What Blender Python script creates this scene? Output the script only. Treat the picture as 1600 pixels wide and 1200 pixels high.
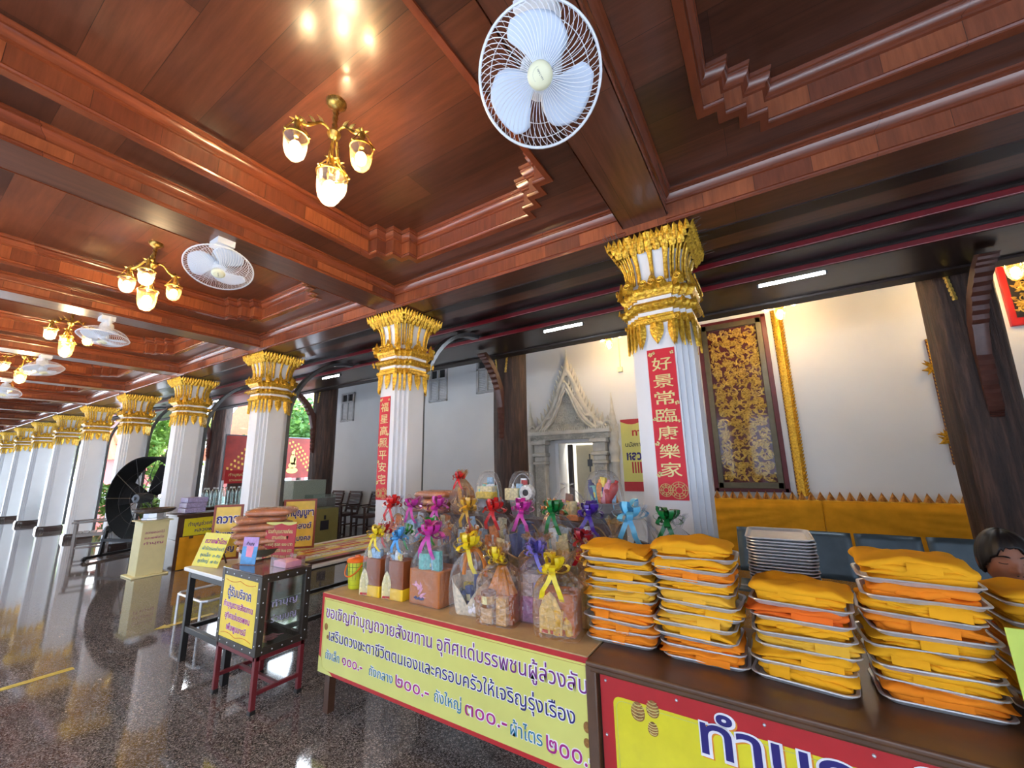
import bpy, bmesh, math, random
from math import sin, cos, pi, radians, sqrt, atan2, hypot
from mathutils import Vector, Matrix, noise

S = bpy.context.scene
COL = S.collection
for o in list(bpy.data.objects):
    bpy.data.objects.remove(o)

# ---------------------------------------------------------------- camera
cam_data = bpy.data.cameras.new('camera')
cam_data.sensor_width = 36.0
cam_data.lens = 629.92 / 1600 * 36
cam_data.clip_start = 0.02
cam_data.clip_end = 500
cam = bpy.data.objects.new('camera', cam_data)
COL.objects.link(cam)
_y, _p, _r = 0.559570, 0.198774, -0.018344
fw = Vector((-sin(_y) * cos(_p), cos(_y) * cos(_p), sin(_p)))
r0 = Vector((cos(_y), sin(_y), 0))
u0 = r0.cross(fw)
rt = r0 * cos(_r) + u0 * sin(_r)
up = u0 * cos(_r) - r0 * sin(_r)
M = Matrix((rt, up, -fw)).transposed().to_4x4()
M.translation = Vector((0, 0, 1.6))
cam.matrix_world = M
S.camera = cam

# ---------------------------------------------------------------- world, sun, exposure
S.view_settings.view_transform = 'Standard'
S.view_settings.look = 'None'
S.view_settings.gamma = 1
S.view_settings.use_curve_mapping = False
S.view_settings.exposure = 1.98
SKY = 2.4
world = bpy.data.worlds.new('sky')
S.world = world
world.use_nodes = True
wn = world.node_tree
wn.nodes.clear()
w_out = wn.nodes.new('ShaderNodeOutputWorld')
w_bg = wn.nodes.new('ShaderNodeBackground')
w_tc = wn.nodes.new('ShaderNodeTexCoord')
w_sep = wn.nodes.new('ShaderNodeSeparateXYZ')
w_ramp = wn.nodes.new('ShaderNodeValToRGB')
w_ramp.color_ramp.elements[0].position = 0.0
w_ramp.color_ramp.elements[0].color = (0.95, 0.98, 1.0, 1)
w_ramp.color_ramp.elements[1].position = 0.6
w_ramp.color_ramp.elements[1].color = (0.62, 0.80, 1.0, 1)
wn.links.new(w_tc.outputs['Generated'], w_sep.inputs[0])
wn.links.new(w_sep.outputs['Z'], w_ramp.inputs[0])
wn.links.new(w_ramp.outputs[0], w_bg.inputs[0])
w_bg.inputs[1].default_value = SKY
wn.links.new(w_bg.outputs[0], w_out.inputs[0])
sun_d = bpy.data.lights.new('sun', 'SUN')
sun_d.energy = 4.5
sun_d.angle = radians(1.0)
sun_d.color = (1.0, 0.97, 0.92)
sun = bpy.data.objects.new('sun', sun_d)
COL.objects.link(sun)
sun.location = (-20, 4, 30)
sun.rotation_euler = Vector((0.62, 0.28, -1.25)).to_track_quat('-Z', 'Y').to_euler()

# ---------------------------------------------------------------- materials
def lin(c):
    return tuple((x / 12.92 if x <= 0.04045 else ((x + 0.055) / 1.055) ** 2.4) for x in c)

def rgb(r, g, b):
    return lin((r / 255, g / 255, b / 255))

class N:
    def __init__(s, name):
        s.m = bpy.data.materials.new(name)
        s.m.use_nodes = True
        s.t = s.m.node_tree
        s.b = s.t.nodes['Principled BSDF']
    def n(s, typ, **kw):
        q = s.t.nodes.new('ShaderNode' + typ)
        for k, v in kw.items():
            setattr(q, k, v)
        return q
    def l(s, a, b):
        s.t.links.new(a, b)
    def noise(s, scale, detail=3, vec=None, rough=0.55):
        q = s.n('TexNoise')
        q.inputs['Scale'].default_value = scale
        q.inputs['Detail'].default_value = detail
        q.inputs['Roughness'].default_value = rough
        if vec is None:
            tc = s.n('TexCoord')
            vec = tc.outputs['Object']
        s.l(vec, q.inputs['Vector'])
        return q
    def ramp(s, fac, stops):
        q = s.n('ValToRGB')
        e = q.color_ramp.elements
        while len(e) < len(stops):
            e.new(0.5)
        for i, (p, c) in enumerate(stops):
            e[i].position = p
            e[i].color = (*c, 1)
        s.l(fac, q.inputs[0])
        return q
    def bump(s, h, strength=0.3, dist=0.01):
        q = s.n('Bump')
        q.inputs['Strength'].default_value = strength
        q.inputs['Distance'].default_value = dist
        s.l(h, q.inputs['Height'])
        s.l(q.outputs[0], s.b.inputs['Normal'])
        return q

MATS = {}
def mat(name, col, rough=0.5, metal=0.0, var=0.12, scale=12.0, bump=0.0, bscale=None, coat=0.0, spec=0.5, bdist=0.01, sheen=0.0, trans=0.0):
    if name in MATS:
        return MATS[name]
    a = N(name)
    nz = a.noise(scale)
    c0 = tuple(max(0, x * (1 - var)) for x in col)
    c1 = tuple(min(1, x * (1 + var)) for x in col)
    r = a.ramp(nz.outputs['Fac'], [(0.3, c0), (0.7, c1)])
    a.l(r.outputs[0], a.b.inputs['Base Color'])
    a.b.inputs['Roughness'].default_value = rough
    a.b.inputs['Metallic'].default_value = metal
    a.b.inputs['Specular IOR Level'].default_value = spec
    a.b.inputs['Coat Weight'].default_value = coat
    a.b.inputs['Coat Roughness'].default_value = 0.1
    a.b.inputs['Sheen Weight'].default_value = sheen
    a.b.inputs['Transmission Weight'].default_value = trans
    if bump:
        b = a.noise(bscale or scale * 4, 4)
        a.bump(b.outputs['Fac'], bump, bdist)
    MATS[name] = a.m
    return a.m

def emit(name, col, strength):
    a = N(name)
    a.b.inputs['Base Color'].default_value = (*col, 1)
    a.b.inputs['Emission Color'].default_value = (*col, 1)
    nz = a.noise(3.0)
    r = a.ramp(nz.outputs['Fac'], [(0.0, (strength * .97,) * 3), (1.0, (strength * 1.03,) * 3)])
    a.l(r.outputs[0], a.b.inputs['Emission Strength'])
    MATS[name] = a.m
    return a.m

def wood(name, ua, va, bw, bh, c1, c2, rough=0.22, grain=1.0, coat=0.25, mortar=0.0015):
    """varnished boards: ua / va pick the axes the boards run along and across ('x','y','z','s' = x+y)"""
    a = N(name)
    g = a.n('NewGeometry')
    sp = a.n('SeparateXYZ')
    a.l(g.outputs['Position'], sp.inputs[0])
    sm = a.n('Math', operation='ADD')
    a.l(sp.outputs[0], sm.inputs[0])
    a.l(sp.outputs[1], sm.inputs[1])
    pick = {'x': sp.outputs[0], 'y': sp.outputs[1], 'z': sp.outputs[2], 's': sm.outputs[0]}
    cb = a.n('CombineXYZ')
    a.l(pick[ua], cb.inputs[0])
    a.l(pick[va], cb.inputs[1])
    br = a.n('TexBrick')
    br.offset = 0.37
    br.inputs['Color1'].default_value = (*c1, 1)
    br.inputs['Color2'].default_value = (*c2, 1)
    br.inputs['Mortar'].default_value = (*[x * 0.45 for x in c1], 1)
    br.inputs['Scale'].default_value = 1.0
    br.inputs['Mortar Size'].default_value = mortar
    br.inputs['Brick Width'].default_value = bw
    br.inputs['Row Height'].default_value = bh
    a.l(cb.outputs[0], br.inputs['Vector'])
    mp = a.n('Mapping')
    mp.inputs['Scale'].default_value = (2.2, 26, 1) if ua != 's' or bw > 1 else (26, 2.2, 1)
    a.l(cb.outputs[0], mp.inputs['Vector'])
    gz = a.noise(grain, 5, mp.outputs[0], 0.65)
    rp = a.ramp(gz.outputs['Fac'], [(0.3, (0.62, 0.58, 0.55)), (0.7, (1.15, 1.12, 1.1))])
    mx = a.n('Mix', data_type='RGBA', blend_type='MULTIPLY')
    mx.inputs[0].default_value = 1
    a.l(br.outputs['Color'], mx.inputs[6])
    a.l(rp.outputs[0], mx.inputs[7])
    a.l(mx.outputs[2], a.b.inputs['Base Color'])
    a.b.inputs['Roughness'].default_value = rough
    a.b.inputs['Coat Weight'].default_value = coat
    a.b.inputs['Coat Roughness'].default_value = 0.12
    wv = a.noise(2.5, 2)
    a.bump(wv.outputs['Fac'], 0.12, 0.02)
    MATS[name] = a.m
    return a.m

W_PANEL = wood('teak_ceiling_boards', 'x', 'y', 2.1, 0.27, rgb(70, 42, 32), rgb(108, 63, 44), rough=0.3, coat=0.3)
W_FASC = wood('teak_fascia_boards', 's', 'z', 0.31, 6.0, rgb(108, 58, 42), rgb(166, 94, 58), rough=0.3, coat=0.3)
W_SOFX = wood('teak_soffit_boards', 'x', 'y', 2.6, 0.31, rgb(78, 46, 34), rgb(106, 62, 44), rough=0.28, coat=0.3)
W_SOFY = wood('teak_cross_soffit_boards', 'y', 'x', 2.6, 0.33, rgb(88, 52, 38), rgb(116, 68, 48), rough=0.28, coat=0.3)
W_MOULD = wood('teak_moulding', 's', 'z', 2.2, 6.0, rgb(118, 60, 38), rgb(146, 78, 48), rough=0.22, coat=0.5)
W_DARK = wood('dark_varnished_boards', 'x', 'y', 3.1, 0.42, rgb(32, 19, 17), rgb(44, 26, 22), rough=0.3, coat=0.1)
W_BRK = mat('dark_reddish_bracket_wood', rgb(86, 48, 38), 0.38, var=0.25, scale=8, coat=0.15)
W_MATT = wood('dark_matt_beam_boards', 'x', 'y', 3.1, 0.42, rgb(30, 18, 16), rgb(42, 25, 21), rough=0.55, coat=0.0)
W_RED = mat('dark_red_painted_strip', rgb(128, 26, 36), 0.3, coat=0.3)
W_EDGE = mat('dark_edge_moulding', rgb(66, 36, 28), 0.25, coat=0.4)

def floor_mat():
    a = N('polished_speckled_granite')
    g = a.n('NewGeometry')
    v = a.n('TexVoronoi')
    v.inputs['Scale'].default_value = 170
    a.l(g.outputs['Position'], v.inputs['Vector'])
    nz = a.noise(95, 3, g.outputs['Position'])
    cr = a.ramp(v.outputs['Color'], [(0.0, rgb(50, 45, 46)), (0.42, rgb(94, 86, 86)), (0.68, rgb(140, 131, 130)), (0.93, rgb(192, 184, 182))])
    cr2 = a.ramp(nz.outputs['Fac'], [(0.3, (0.55, 0.52, 0.5)), (0.7, (1.1, 1.06, 1.02))])
    big = a.noise(1.3, 2, g.outputs['Position'])
    cr3 = a.ramp(big.outputs['Fac'], [(0.3, (0.85, 0.84, 0.83)), (0.7, (1.1, 1.1, 1.1))])
    mx = a.n('Mix', data_type='RGBA', blend_type='MULTIPLY')
    mx.inputs[0].default_value = 1
    a.l(cr.outputs[0], mx.inputs[6])
    a.l(cr2.outputs[0], mx.inputs[7])
    m2 = a.n('Mix', data_type='RGBA', blend_type='MULTIPLY')
    m2.inputs[0].default_value = 1
    a.l(mx.outputs[2], m2.inputs[6])
    a.l(cr3.outputs[0], m2.inputs[7])
    a.l(m2.outputs[2], a.b.inputs['Base Color'])
    a.b.inputs['Roughness'].default_value = 0.07
    a.b.inputs['Specular IOR Level'].default_value = 0.9
    a.b.inputs['Coat Weight'].default_value = 0.35
    a.b.inputs['Coat Roughness'].default_value = 0.04
    wv = a.noise(3.0, 2, g.outputs['Position'])
    a.bump(wv.outputs['Fac'], 0.05, 0.01)
    MATS['floor'] = a.m
    return a.m

def old_teak():
    a = N('weathered_dark_teak_log')
    tc = a.n('TexCoord')
    mp = a.n('Mapping')
    mp.inputs['Scale'].default_value = (9, 9, 0.8)
    a.l(tc.outputs['Object'], mp.inputs['Vector'])
    nz = a.noise(2.2, 6, mp.outputs[0], 0.65)
    r = a.ramp(nz.outputs['Fac'], [(0.25, rgb(28, 18, 15)), (0.5, rgb(66, 44, 36)), (0.8, rgb(118, 84, 68))])
    a.l(r.outputs[0], a.b.inputs['Base Color'])
    a.b.inputs['Roughness'].default_value = 0.55
    a.bump(nz.outputs['Fac'], 0.9, 0.04)
    return a.m

def gold_mat(name, c, dark, scale, bump, metal=0.55, rough=0.32):
    a = N(name)
    v = a.n('TexVoronoi')
    v.inputs['Scale'].default_value = scale
    tc = a.n('TexCoord')
    a.l(tc.outputs['Object'], v.inputs['Vector'])
    nz = a.noise(scale * 0.7, 4)
    r = a.ramp(nz.outputs['Fac'], [(0.3, dark), (0.62, c)])
    a.l(r.outputs[0], a.b.inputs['Base Color'])
    a.b.inputs['Metallic'].default_value = metal
    a.b.inputs['Roughness'].default_value = rough
    if bump:
        ad = a.n('Math', operation='ADD')
        a.l(v.outputs['Distance'], ad.inputs[0])
        a.l(nz.outputs['Fac'], ad.inputs[1])
        a.bump(ad.outputs[0], bump, 0.012)
    MATS[name] = a.m
    return a.m

def film(name, col, alpha, rough=0.08, wrinkle=0.5, scale=22):
    """clear wrapping film: see-through with bright crinkled gloss"""
    a = N(name)
    tr = a.n('BsdfTransparent')
    tr.inputs[0].default_value = (*col, 1)
    a.b.inputs['Base Color'].default_value = (*col, 1)
    a.b.inputs['Roughness'].default_value = rough
    a.b.inputs['Specular IOR Level'].default_value = 0.9
    v = a.noise(scale, 3)
    a.bump(v.outputs['Fac'], wrinkle, 0.035)
    mx = a.n('MixShader')
    lw = a.n('LayerWeight')
    lw.inputs[0].default_value = 0.35
    rr = a.n('MapRange')
    rr.inputs['To Min'].default_value = alpha
    rr.inputs['To Max'].default_value = min(1, alpha + 0.33)
    a.l(lw.outputs['Facing'], rr.inputs['Value'])
    a.l(rr.outputs[0], mx.inputs[0])
    gl = a.n('BsdfGlossy')
    gl.inputs['Roughness'].default_value = rough
    bp = [q for q in a.t.nodes if q.bl_idname == 'ShaderNodeBump'][0]
    a.l(bp.outputs[0], gl.inputs['Normal'])
    m2 = a.n('MixShader')
    m2.inputs[0].default_value = 0.7
    a.l(a.b.outputs[0], m2.inputs[1])
    a.l(gl.outputs[0], m2.inputs[2])
    a.l(tr.outputs[0], mx.inputs[1])
    a.l(m2.outputs[0], mx.inputs[2])
    a.l(mx.outputs[0], a.t.nodes['Material Output'].inputs[0])
    MATS[name] = a.m
    return a.m

def glass(name, tint=(1, 1, 1), refl=0.06, rough=0.02):
    a = N(name)
    tr = a.n('BsdfTransparent')
    tr.inputs[0].default_value = (*tint, 1)
    gl = a.n('BsdfGlossy')
    gl.inputs['Roughness'].default_value = rough
    lw = a.n('LayerWeight')
    lw.inputs[0].default_value = 0.5
    pw = a.n('Math', operation='POWER')
    pw.inputs[1].default_value = 4.0
    a.l(lw.outputs['Facing'], pw.inputs[0])
    nz = a.noise(2.0)
    rp = a.n('MapRange')
    rp.inputs['To Min'].default_value = 0.04 + refl
    rp.inputs['To Max'].default_value = 0.05 + refl
    a.l(nz.outputs['Fac'], rp.inputs['Value'])
    ad = a.n('Math', operation='MULTIPLY_ADD')
    ad.use_clamp = True
    ad.inputs[1].default_value = 0.45
    a.l(pw.outputs[0], ad.inputs[0])
    a.l(rp.outputs[0], ad.inputs[2])
    mx = a.n('MixShader')
    a.l(ad.outputs[0], mx.inputs[0])
    a.l(tr.outputs[0], mx.inputs[1])
    a.l(gl.outputs[0], mx.inputs[2])
    a.l(mx.outputs[0], a.t.nodes['Material Output'].inputs[0])
    MATS[name] = a.m
    return a.m

def cloth_mat(name, c):
    a = N(name)
    tc = a.n('TexCoord')
    nz = a.noise(5, 3)
    r = a.ramp(nz.outputs['Fac'], [(0.3, tuple(x * 0.86 for x in c)), (0.7, tuple(min(1, x * 1.1) for x in c))])
    a.l(r.outputs[0], a.b.inputs['Base Color'])
    a.b.inputs['Roughness'].default_value = 0.8
    a.b.inputs['Specular IOR Level'].default_value = 0.04
    f = a.noise(420, 1)
    a.bump(f.outputs['Fac'], 0.12, 0.002)
    MATS[name] = a.m
    return a.m

WHITE = mat('white_painted_plaster', rgb(226, 228, 232), 0.45, var=0.03, scale=3, bump=0.05, bscale=30)
WALL = mat('cream_white_wall_paint', rgb(230, 231, 232), 0.7, var=0.03, scale=1.2, bump=0.05, bscale=40)
STUCCO = mat('grey_white_carved_stucco', rgb(208, 204, 194), 0.85, var=0.14, scale=6, bump=0.15, bscale=60)
GOLD = gold_mat('gilded_relief', rgb(236, 190, 62), rgb(176, 122, 30), 60, 0.3)
GOLD_S = gold_mat('gilded_moulding', rgb(234, 184, 58), rgb(176, 122, 30), 20, 0.25)
GOLD_W = gold_mat('gilded_window_carving', rgb(240, 208, 112), rgb(176, 130, 50), 40, 0.2, 0.35, 0.3)
BLACKST = mat('dark_brown_stone', rgb(64, 50, 46), 0.25, coat=0.3)
TEAK_OLD = old_teak()
STEEL = mat('stainless_steel', rgb(212, 214, 218), 0.36, 0.6, var=0.06, scale=30)
STEEL_D = mat('dull_grey_metal', rgb(104, 108, 112), 0.4, 0.6, var=0.08)
BLACKM = mat('black_painted_metal', rgb(34, 32, 32), 0.4)
DKBROWN = mat('dark_brown_metal_frame', rgb(58, 50, 44), 0.4, 0.2)
MAROON = mat('maroon_painted_metal', rgb(112, 34, 40), 0.4)
WPLAST = mat('white_plastic', rgb(224, 228, 234), 0.35, var=0.02)
CREAMP = mat('cream_plastic', rgb(232, 230, 196), 0.35, var=0.02)
FANB = mat('pale_blue_white_fan_blade', rgb(206, 218, 236), 0.4, var=0.02)
BRASS = gold_mat('aged_brass', rgb(196, 164, 86), rgb(110, 84, 40), 40, 0.2, 0.9, 0.3)
CLEARG = glass('clear_glass')
JARG = film('frosty_jar_glass', (1.0, 0.97, 0.9), 0.22, rough=0.1, wrinkle=0.15)
AMBERG = film('amber_jar_glass', (1.0, 0.80, 0.46), 0.3, rough=0.1, wrinkle=0.15)
BULB = emit('warm_glowing_bulb', (1.0, 0.74, 0.42), 60)
TUBE = emit('white_glowing_tube', (0.84, 0.92, 1.0), 45)
WOODBR = mat('brown_wood', rgb(74, 46, 32), 0.35, var=0.25, scale=8, coat=0.3)
WOODTOP = mat('dark_brown_counter_wood', rgb(88, 58, 38), 0.35, var=0.25, scale=7, coat=0.25)
TAN = mat('tan_board', rgb(186, 156, 112), 0.6, var=0.1)
Y1 = mat('poster_pale_yellow', rgb(214, 210, 112), 0.3, var=0.05, scale=4, coat=0.2)
Y2 = mat('poster_lemon_yellow', rgb(226, 212, 40), 0.28, var=0.07, scale=9, coat=0.2)
Y3 = mat('poster_golden_yellow', rgb(240, 206, 56), 0.35, var=0.12, scale=5)
LIME = mat('lime_yellow_card', rgb(196, 214, 84), 0.45, var=0.04)
PRED = mat('poster_red', rgb(186, 36, 40), 0.35, var=0.06)
CRED = mat('festival_red_paper', rgb(206, 22, 44), 0.5, var=0.04)
INKN = mat('navy_ink', rgb(40, 30, 110), 0.5)
INKP = mat('purple_ink', rgb(112, 30, 120), 0.5)
INKM = mat('magenta_ink', rgb(170, 34, 130), 0.5)
INKT = mat('teal_ink', rgb(40, 120, 150), 0.5)
INKW = mat('white_ink', rgb(238, 232, 236), 0.5)
INKK = mat('black_ink', rgb(30, 28, 40), 0.5)
INKG = mat('pale_gold_ink', rgb(222, 206, 140), 0.42, 0.15)
INKR = mat('red_ink', rgb(190, 30, 40), 0.5)
INKO = mat('orange_shadow_ink', rgb(226, 140, 40), 0.5)
BROWNSH = mat('brown_gold_shell_print', rgb(150, 104, 52), 0.5, var=0.5, scale=60)
R_SAF = cloth_mat('saffron_cloth', rgb(238, 168, 38))
R_ORG = cloth_mat('orange_cloth', rgb(242, 138, 40))
R_DEEP = cloth_mat('red_orange_cloth', rgb(236, 112, 42))
R_YEL = cloth_mat('golden_yellow_cloth', rgb(232, 174, 58))
DRAPE = cloth_mat('ochre_satin_drape', rgb(218, 152, 38))

# ---------------------------------------------------------------- mesh helpers
class MB:
    def __init__(s):
        s.v = []
        s.f = []
        s.mi = []
        s.cur = 0
    def add(s, vs, fs):
        o = len(s.v)
        s.v += [tuple(v) for v in vs]
        for f in fs:
            s.f.append(tuple(i + o for i in f))
            s.mi.append(s.cur)
        return s
    def box(s, c, d, R=None):
        x, y, z = d[0] / 2, d[1] / 2, d[2] / 2
        vs = [Vector((a * x, b * y, e * z)) for e in (-1, 1) for b in (-1, 1) for a in (-1, 1)]
        if R is not None:
            vs = [R @ v for v in vs]
        c = Vector(c)
        return s.add([v + c for v in vs], [(0, 2, 3, 1), (4, 5, 7, 6), (0, 1, 5, 4), (2, 6, 7, 3), (0, 4, 6, 2), (1, 3, 7, 5)])
    def bar(s, a, b, w, h=None):
        """square bar from a to b"""
        a, b = Vector(a), Vector(b)
        h = h or w
        d = (b - a)
        L = d.length
        d.normalize()
        ref = Vector((0, 0, 1)) if abs(d.z) < 0.9 else Vector((0, 1, 0))
        x = ref.cross(d).normalized()
        y = d.cross(x)
        R = Matrix((x, y, d)).transposed()
        return s.box((a + b) / 2, (w, h, L), R)
    def tube(s, pts, r, n=8, closed=False, caps=True):
        pts = [Vector(p) for p in pts]
        m = len(pts)
        rs = r if isinstance(r, (list, tuple)) else [r] * m
        vs, fs = [], []
        prev = None
        for i, p in enumerate(pts):
            if closed:
                t = pts[(i + 1) % m] - pts[i - 1]
            else:
                t = pts[min(i + 1, m - 1)] - pts[max(i - 1, 0)]
            if t.length < 1e-9:
                t = Vector((0, 0, 1))
            t.normalize()
            if prev is None:
                ref = Vector((0, 0, 1)) if abs(t.z) < 0.9 else Vector((1, 0, 0))
                x = ref.cross(t).normalized()
            else:
                x = (prev - t * prev.dot(t))
                x = x.normalized() if x.length > 1e-6 else Vector((1, 0, 0))
            prev = x
            y = t.cross(x)
            for k in range(n):
                a = 2 * pi * k / n
                vs.append(p + (x * cos(a) + y * sin(a)) * rs[i])
        for i in range(m if closed else m - 1):
            j = (i + 1) % m
            for k in range(n):
                l = (k + 1) % n
                fs.append((i * n + k, i * n + l, j * n + l, j * n + k))
        if caps and not closed:
            fs.append(tuple(range(n - 1, -1, -1)))
            fs.append(tuple((m - 1) * n + k for k in range(n)))
        return s.add(vs, fs)
    def lathe(s, prof, c=(0, 0, 0), n=20, R=None, caps=True):
        vs, fs = [], []
        c = Vector(c)
        for (r, z) in prof:
            for k in range(n):
                a = 2 * pi * k / n
                v = Vector((r * cos(a), r * sin(a), z))
                if R is not None:
                    v = R @ v
                vs.append(v + c)
        for i in range(len(prof) - 1):
            for k in range(n):
                l = (k + 1) % n
                fs.append((i * n + k, i * n + l, (i + 1) * n + l, (i + 1) * n + k))
        if caps:
            fs.append(tuple(range(n - 1, -1, -1)))
            fs.append(tuple((len(prof) - 1) * n + k for k in range(n)))
        return s.add(vs, fs)
    def loft(s, rings, caps=True, closed=True):
        n = len(rings[0])
        vs = [v for r in rings for v in r]
        fs = []
        for i in range(len(rings) - 1):
            for k in range(n if closed else n - 1):
                l = (k + 1) % n
                fs.append((i * n + k, i * n + l, (i + 1) * n + l, (i + 1) * n + k))
        if caps:
            fs.append(tuple(range(n - 1, -1, -1)))
            fs.append(tuple((len(rings) - 1) * n + k for k in range(n)))
        return s.add(vs, fs)
    def grid(s, fn, nu, nv, wrap_u=False):
        vs = [fn(i / nu, j / nv) for j in range(nv + 1) for i in range(nu if wrap_u else nu + 1)]
        w = nu if wrap_u else nu + 1
        fs = []
        for j in range(nv):
            for i in range(nu):
                k = (i + 1) % w if wrap_u else i + 1
                fs.append((j * w + i, j * w + k, (j + 1) * w + k, (j + 1) * w + i))
        return s.add(vs, fs)
    def prism(s, poly, z0, z1, T=None):
        """extrude a 2-D polygon (x,y) from z0 to z1; T maps local to world"""
        n = len(poly)
        vs = [Vector((p[0], p[1], z0)) for p in poly] + [Vector((p[0], p[1], z1)) for p in poly]
        if T is not None:
            vs = [T @ v for v in vs]
        fs = [tuple(range(n - 1, -1, -1)), tuple(range(n, 2 * n))]
        for k in range(n):
            l = (k + 1) % n
            fs.append((k, l, n + l, n + k))
        return s.add(vs, fs)
    def ball(s, c, r, n=12, m=8, sc=(1, 1, 1)):
        prof = [(max(1e-4, sin(pi * i / m)), -cos(pi * i / m)) for i in range(m + 1)]
        c = Vector(c)
        vs, fs = [], []
        for (a, z) in prof:
            for k in range(n):
                t = 2 * pi * k / n
                vs.append(Vector((a * cos(t) * r * sc[0], a * sin(t) * r * sc[1], z * r * sc[2])) + c)
        for i in range(m):
            for k in range(n):
                l = (k + 1) % n
                fs.append((i * n + k, i * n + l, (i + 1) * n + l, (i + 1) * n + k))
        return s.add(vs, fs)
    def mesh(s, name, mats, smooth=None, fix=True):
        me = bpy.data.meshes.new(name)
        me.from_pydata(s.v, [], s.f)
        if not isinstance(mats, (list, tuple)):
            mats = [mats]
        for q in mats:
            me.materials.append(q)
        if len(mats) > 1:
            me.polygons.foreach_set('material_index', s.mi)
        if fix:
            b = bmesh.new()
            b.from_mesh(me)
            bmesh.ops.recalc_face_normals(b, faces=b.faces)
            b.to_mesh(me)
            b.free()
        if smooth is not None:
            me.polygons.foreach_set('use_smooth', [True] * len(me.polygons))
            me.set_sharp_from_angle(angle=radians(smooth))
        me.update()
        return me

def link(name, me, parent=None, loc=None):
    o = bpy.data.objects.new(name, me)
    COL.objects.link(o)
    if parent is not None:
        o.parent = parent
    if loc is not None:
        o.location = loc
    return o

def part(name, mb, m, parent=None, label=None, smooth=40, bevel=0.0, loc=None, seg=2):
    o = link(name, mb.mesh(name, m, smooth), parent, loc)
    if label:
        o['label'] = label
    if bevel:
        q = o.modifiers.new('bevel', 'BEVEL')
        q.width = bevel
        q.segments = seg
        q.limit_method = 'ANGLE'
    return o

def tag(o, label, cat, group=None):
    o['label'] = label
    o['category'] = cat
    if group:
        o['group'] = group
    return o

def thing(name, label, cat, loc=(0, 0, 0), rz=0.0, group=None):
    o = bpy.data.objects.new(name, None)
    COL.objects.link(o)
    o.empty_display_size = 0.1
    o.location = loc
    o.rotation_euler = (0, 0, rz)
    return tag(o, label, cat, group)

def struct(name, mb, m, smooth=None, bevel=0.0, parent=None):
    o = part(name, mb, m, parent, None, smooth, bevel)
    if parent is None:
        o['kind'] = 'structure'
    return o

def dup(root, loc, rz=None, label=None, group=None, rot=None):
    r = root.copy()
    COL.objects.link(r)
    r.location = loc
    if rz is not None:
        r.rotation_euler = (0, 0, rz)
    if rot is not None:
        r.rotation_euler = rot
    if label:
        r['label'] = label
    if group:
        r['group'] = group
    for ch in list(root.children):
        c = ch.copy()
        COL.objects.link(c)
        c.parent = r
        for g in list(ch.children):
            d = g.copy()
            COL.objects.link(d)
            d.parent = c
    return r

def basis(o, r, u):
    """matrix: local x -> r, local y -> u, local z -> r x u, origin o"""
    r, u = Vector(r).normalized(), Vector(u)
    n = r.cross(u).normalized()
    u = n.cross(r)
    T = Matrix((r, u, n)).transposed().to_4x4()
    T.translation = Vector(o)
    return T

def lettering(s, m, parent, T, x, y, h, w=None, bold=0.0, lift=0.0015, name='lettering', align='LEFT', thick=0.0006):
    """one line of writing; T is the sign's face, x, y the line's place on it, h the letter height, w the width it is fitted to"""
    c = bpy.data.curves.new(name, 'FONT')
    c.body = s
    c.size = 1.0
    c.offset = bold
    c.extrude = 0.004
    c.resolution_u = 3
    o = bpy.data.objects.new(name, c)
    COL.objects.link(o)
    bpy.context.view_layer.update()
    dg = bpy.context.evaluated_depsgraph_get()
    me = bpy.data.meshes.new_from_object(o.evaluated_get(dg))
    bpy.data.objects.remove(o)
    bpy.data.curves.remove(c)
    xs = [v.co.x for v in me.vertices]
    x0, x1 = min(xs), max(xs)
    sx = (w / (x1 - x0)) if w else h
    off = {'LEFT': 0, 'CENTER': 0.5, 'RIGHT': 1}[align] * (x1 - x0)
    for v in me.vertices:
        q = v.co
        v.co = T @ Vector((x + (q.x - x0 - off) * sx, y + q.y * h, lift + q.z / 0.004 * thick))
    me.materials.clear()
    me.materials.append(m)
    ob = link(name, me, parent)
    return ob
# ================================================================ structure
SP, X0, YC = 2.867, -0.588, 3.168          # column spacing, nearest column, column row
KS = range(-1, 12)
XL = X0 - SP * 11.5
XR = 7.0
rng = random.Random(7)

mb = MB()
mb.box(((XL + XR) / 2, 3.0, -0.05), (XR - XL, 9.6, 0.1))
struct('floor', mb, floor_mat())
mb = MB()
mb.box((-30, 0, -0.3), (240, 240, 0.1))
GROUND = mat('pale_outdoor_paving', rgb(172, 176, 184), 0.85, var=0.15, scale=0.8)
o = struct('ground_outside', mb, GROUND)
mb = MB()
mb.box((-12, -8.2, 2.6), (58, 0.4, 5.7))  # unseen wall behind the camera, added to cut sky light on the front
struct('wall_added_for_shade', mb, mat('grey_light_blocker', rgb(150, 153, 160), 0.8, var=0.1, scale=1.0))

def stepped_outline(a, b, xc, yc, s=0.103, n=3):
    q = []
    for i in range(n + 1):
        xa, ya = a - s * i, b - s * (n - i)
        if i > 0:
            q.append((xa, b - s * (n - i + 1)))
        q.append((xa, ya))
    full = list(q)
    full += [(-x, y) for x, y in reversed(q)]
    full += [(-x, -y) for x, y in q]
    full += [(x, -y) for x, y in reversed(q)]
    out = []
    for p in full:
        p = (p[0] + xc, p[1] + yc)
        if not out or hypot(out[-1][0] - p[0], out[-1][1] - p[1]) > 1e-6:
            out.append(p)
    return out

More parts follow.
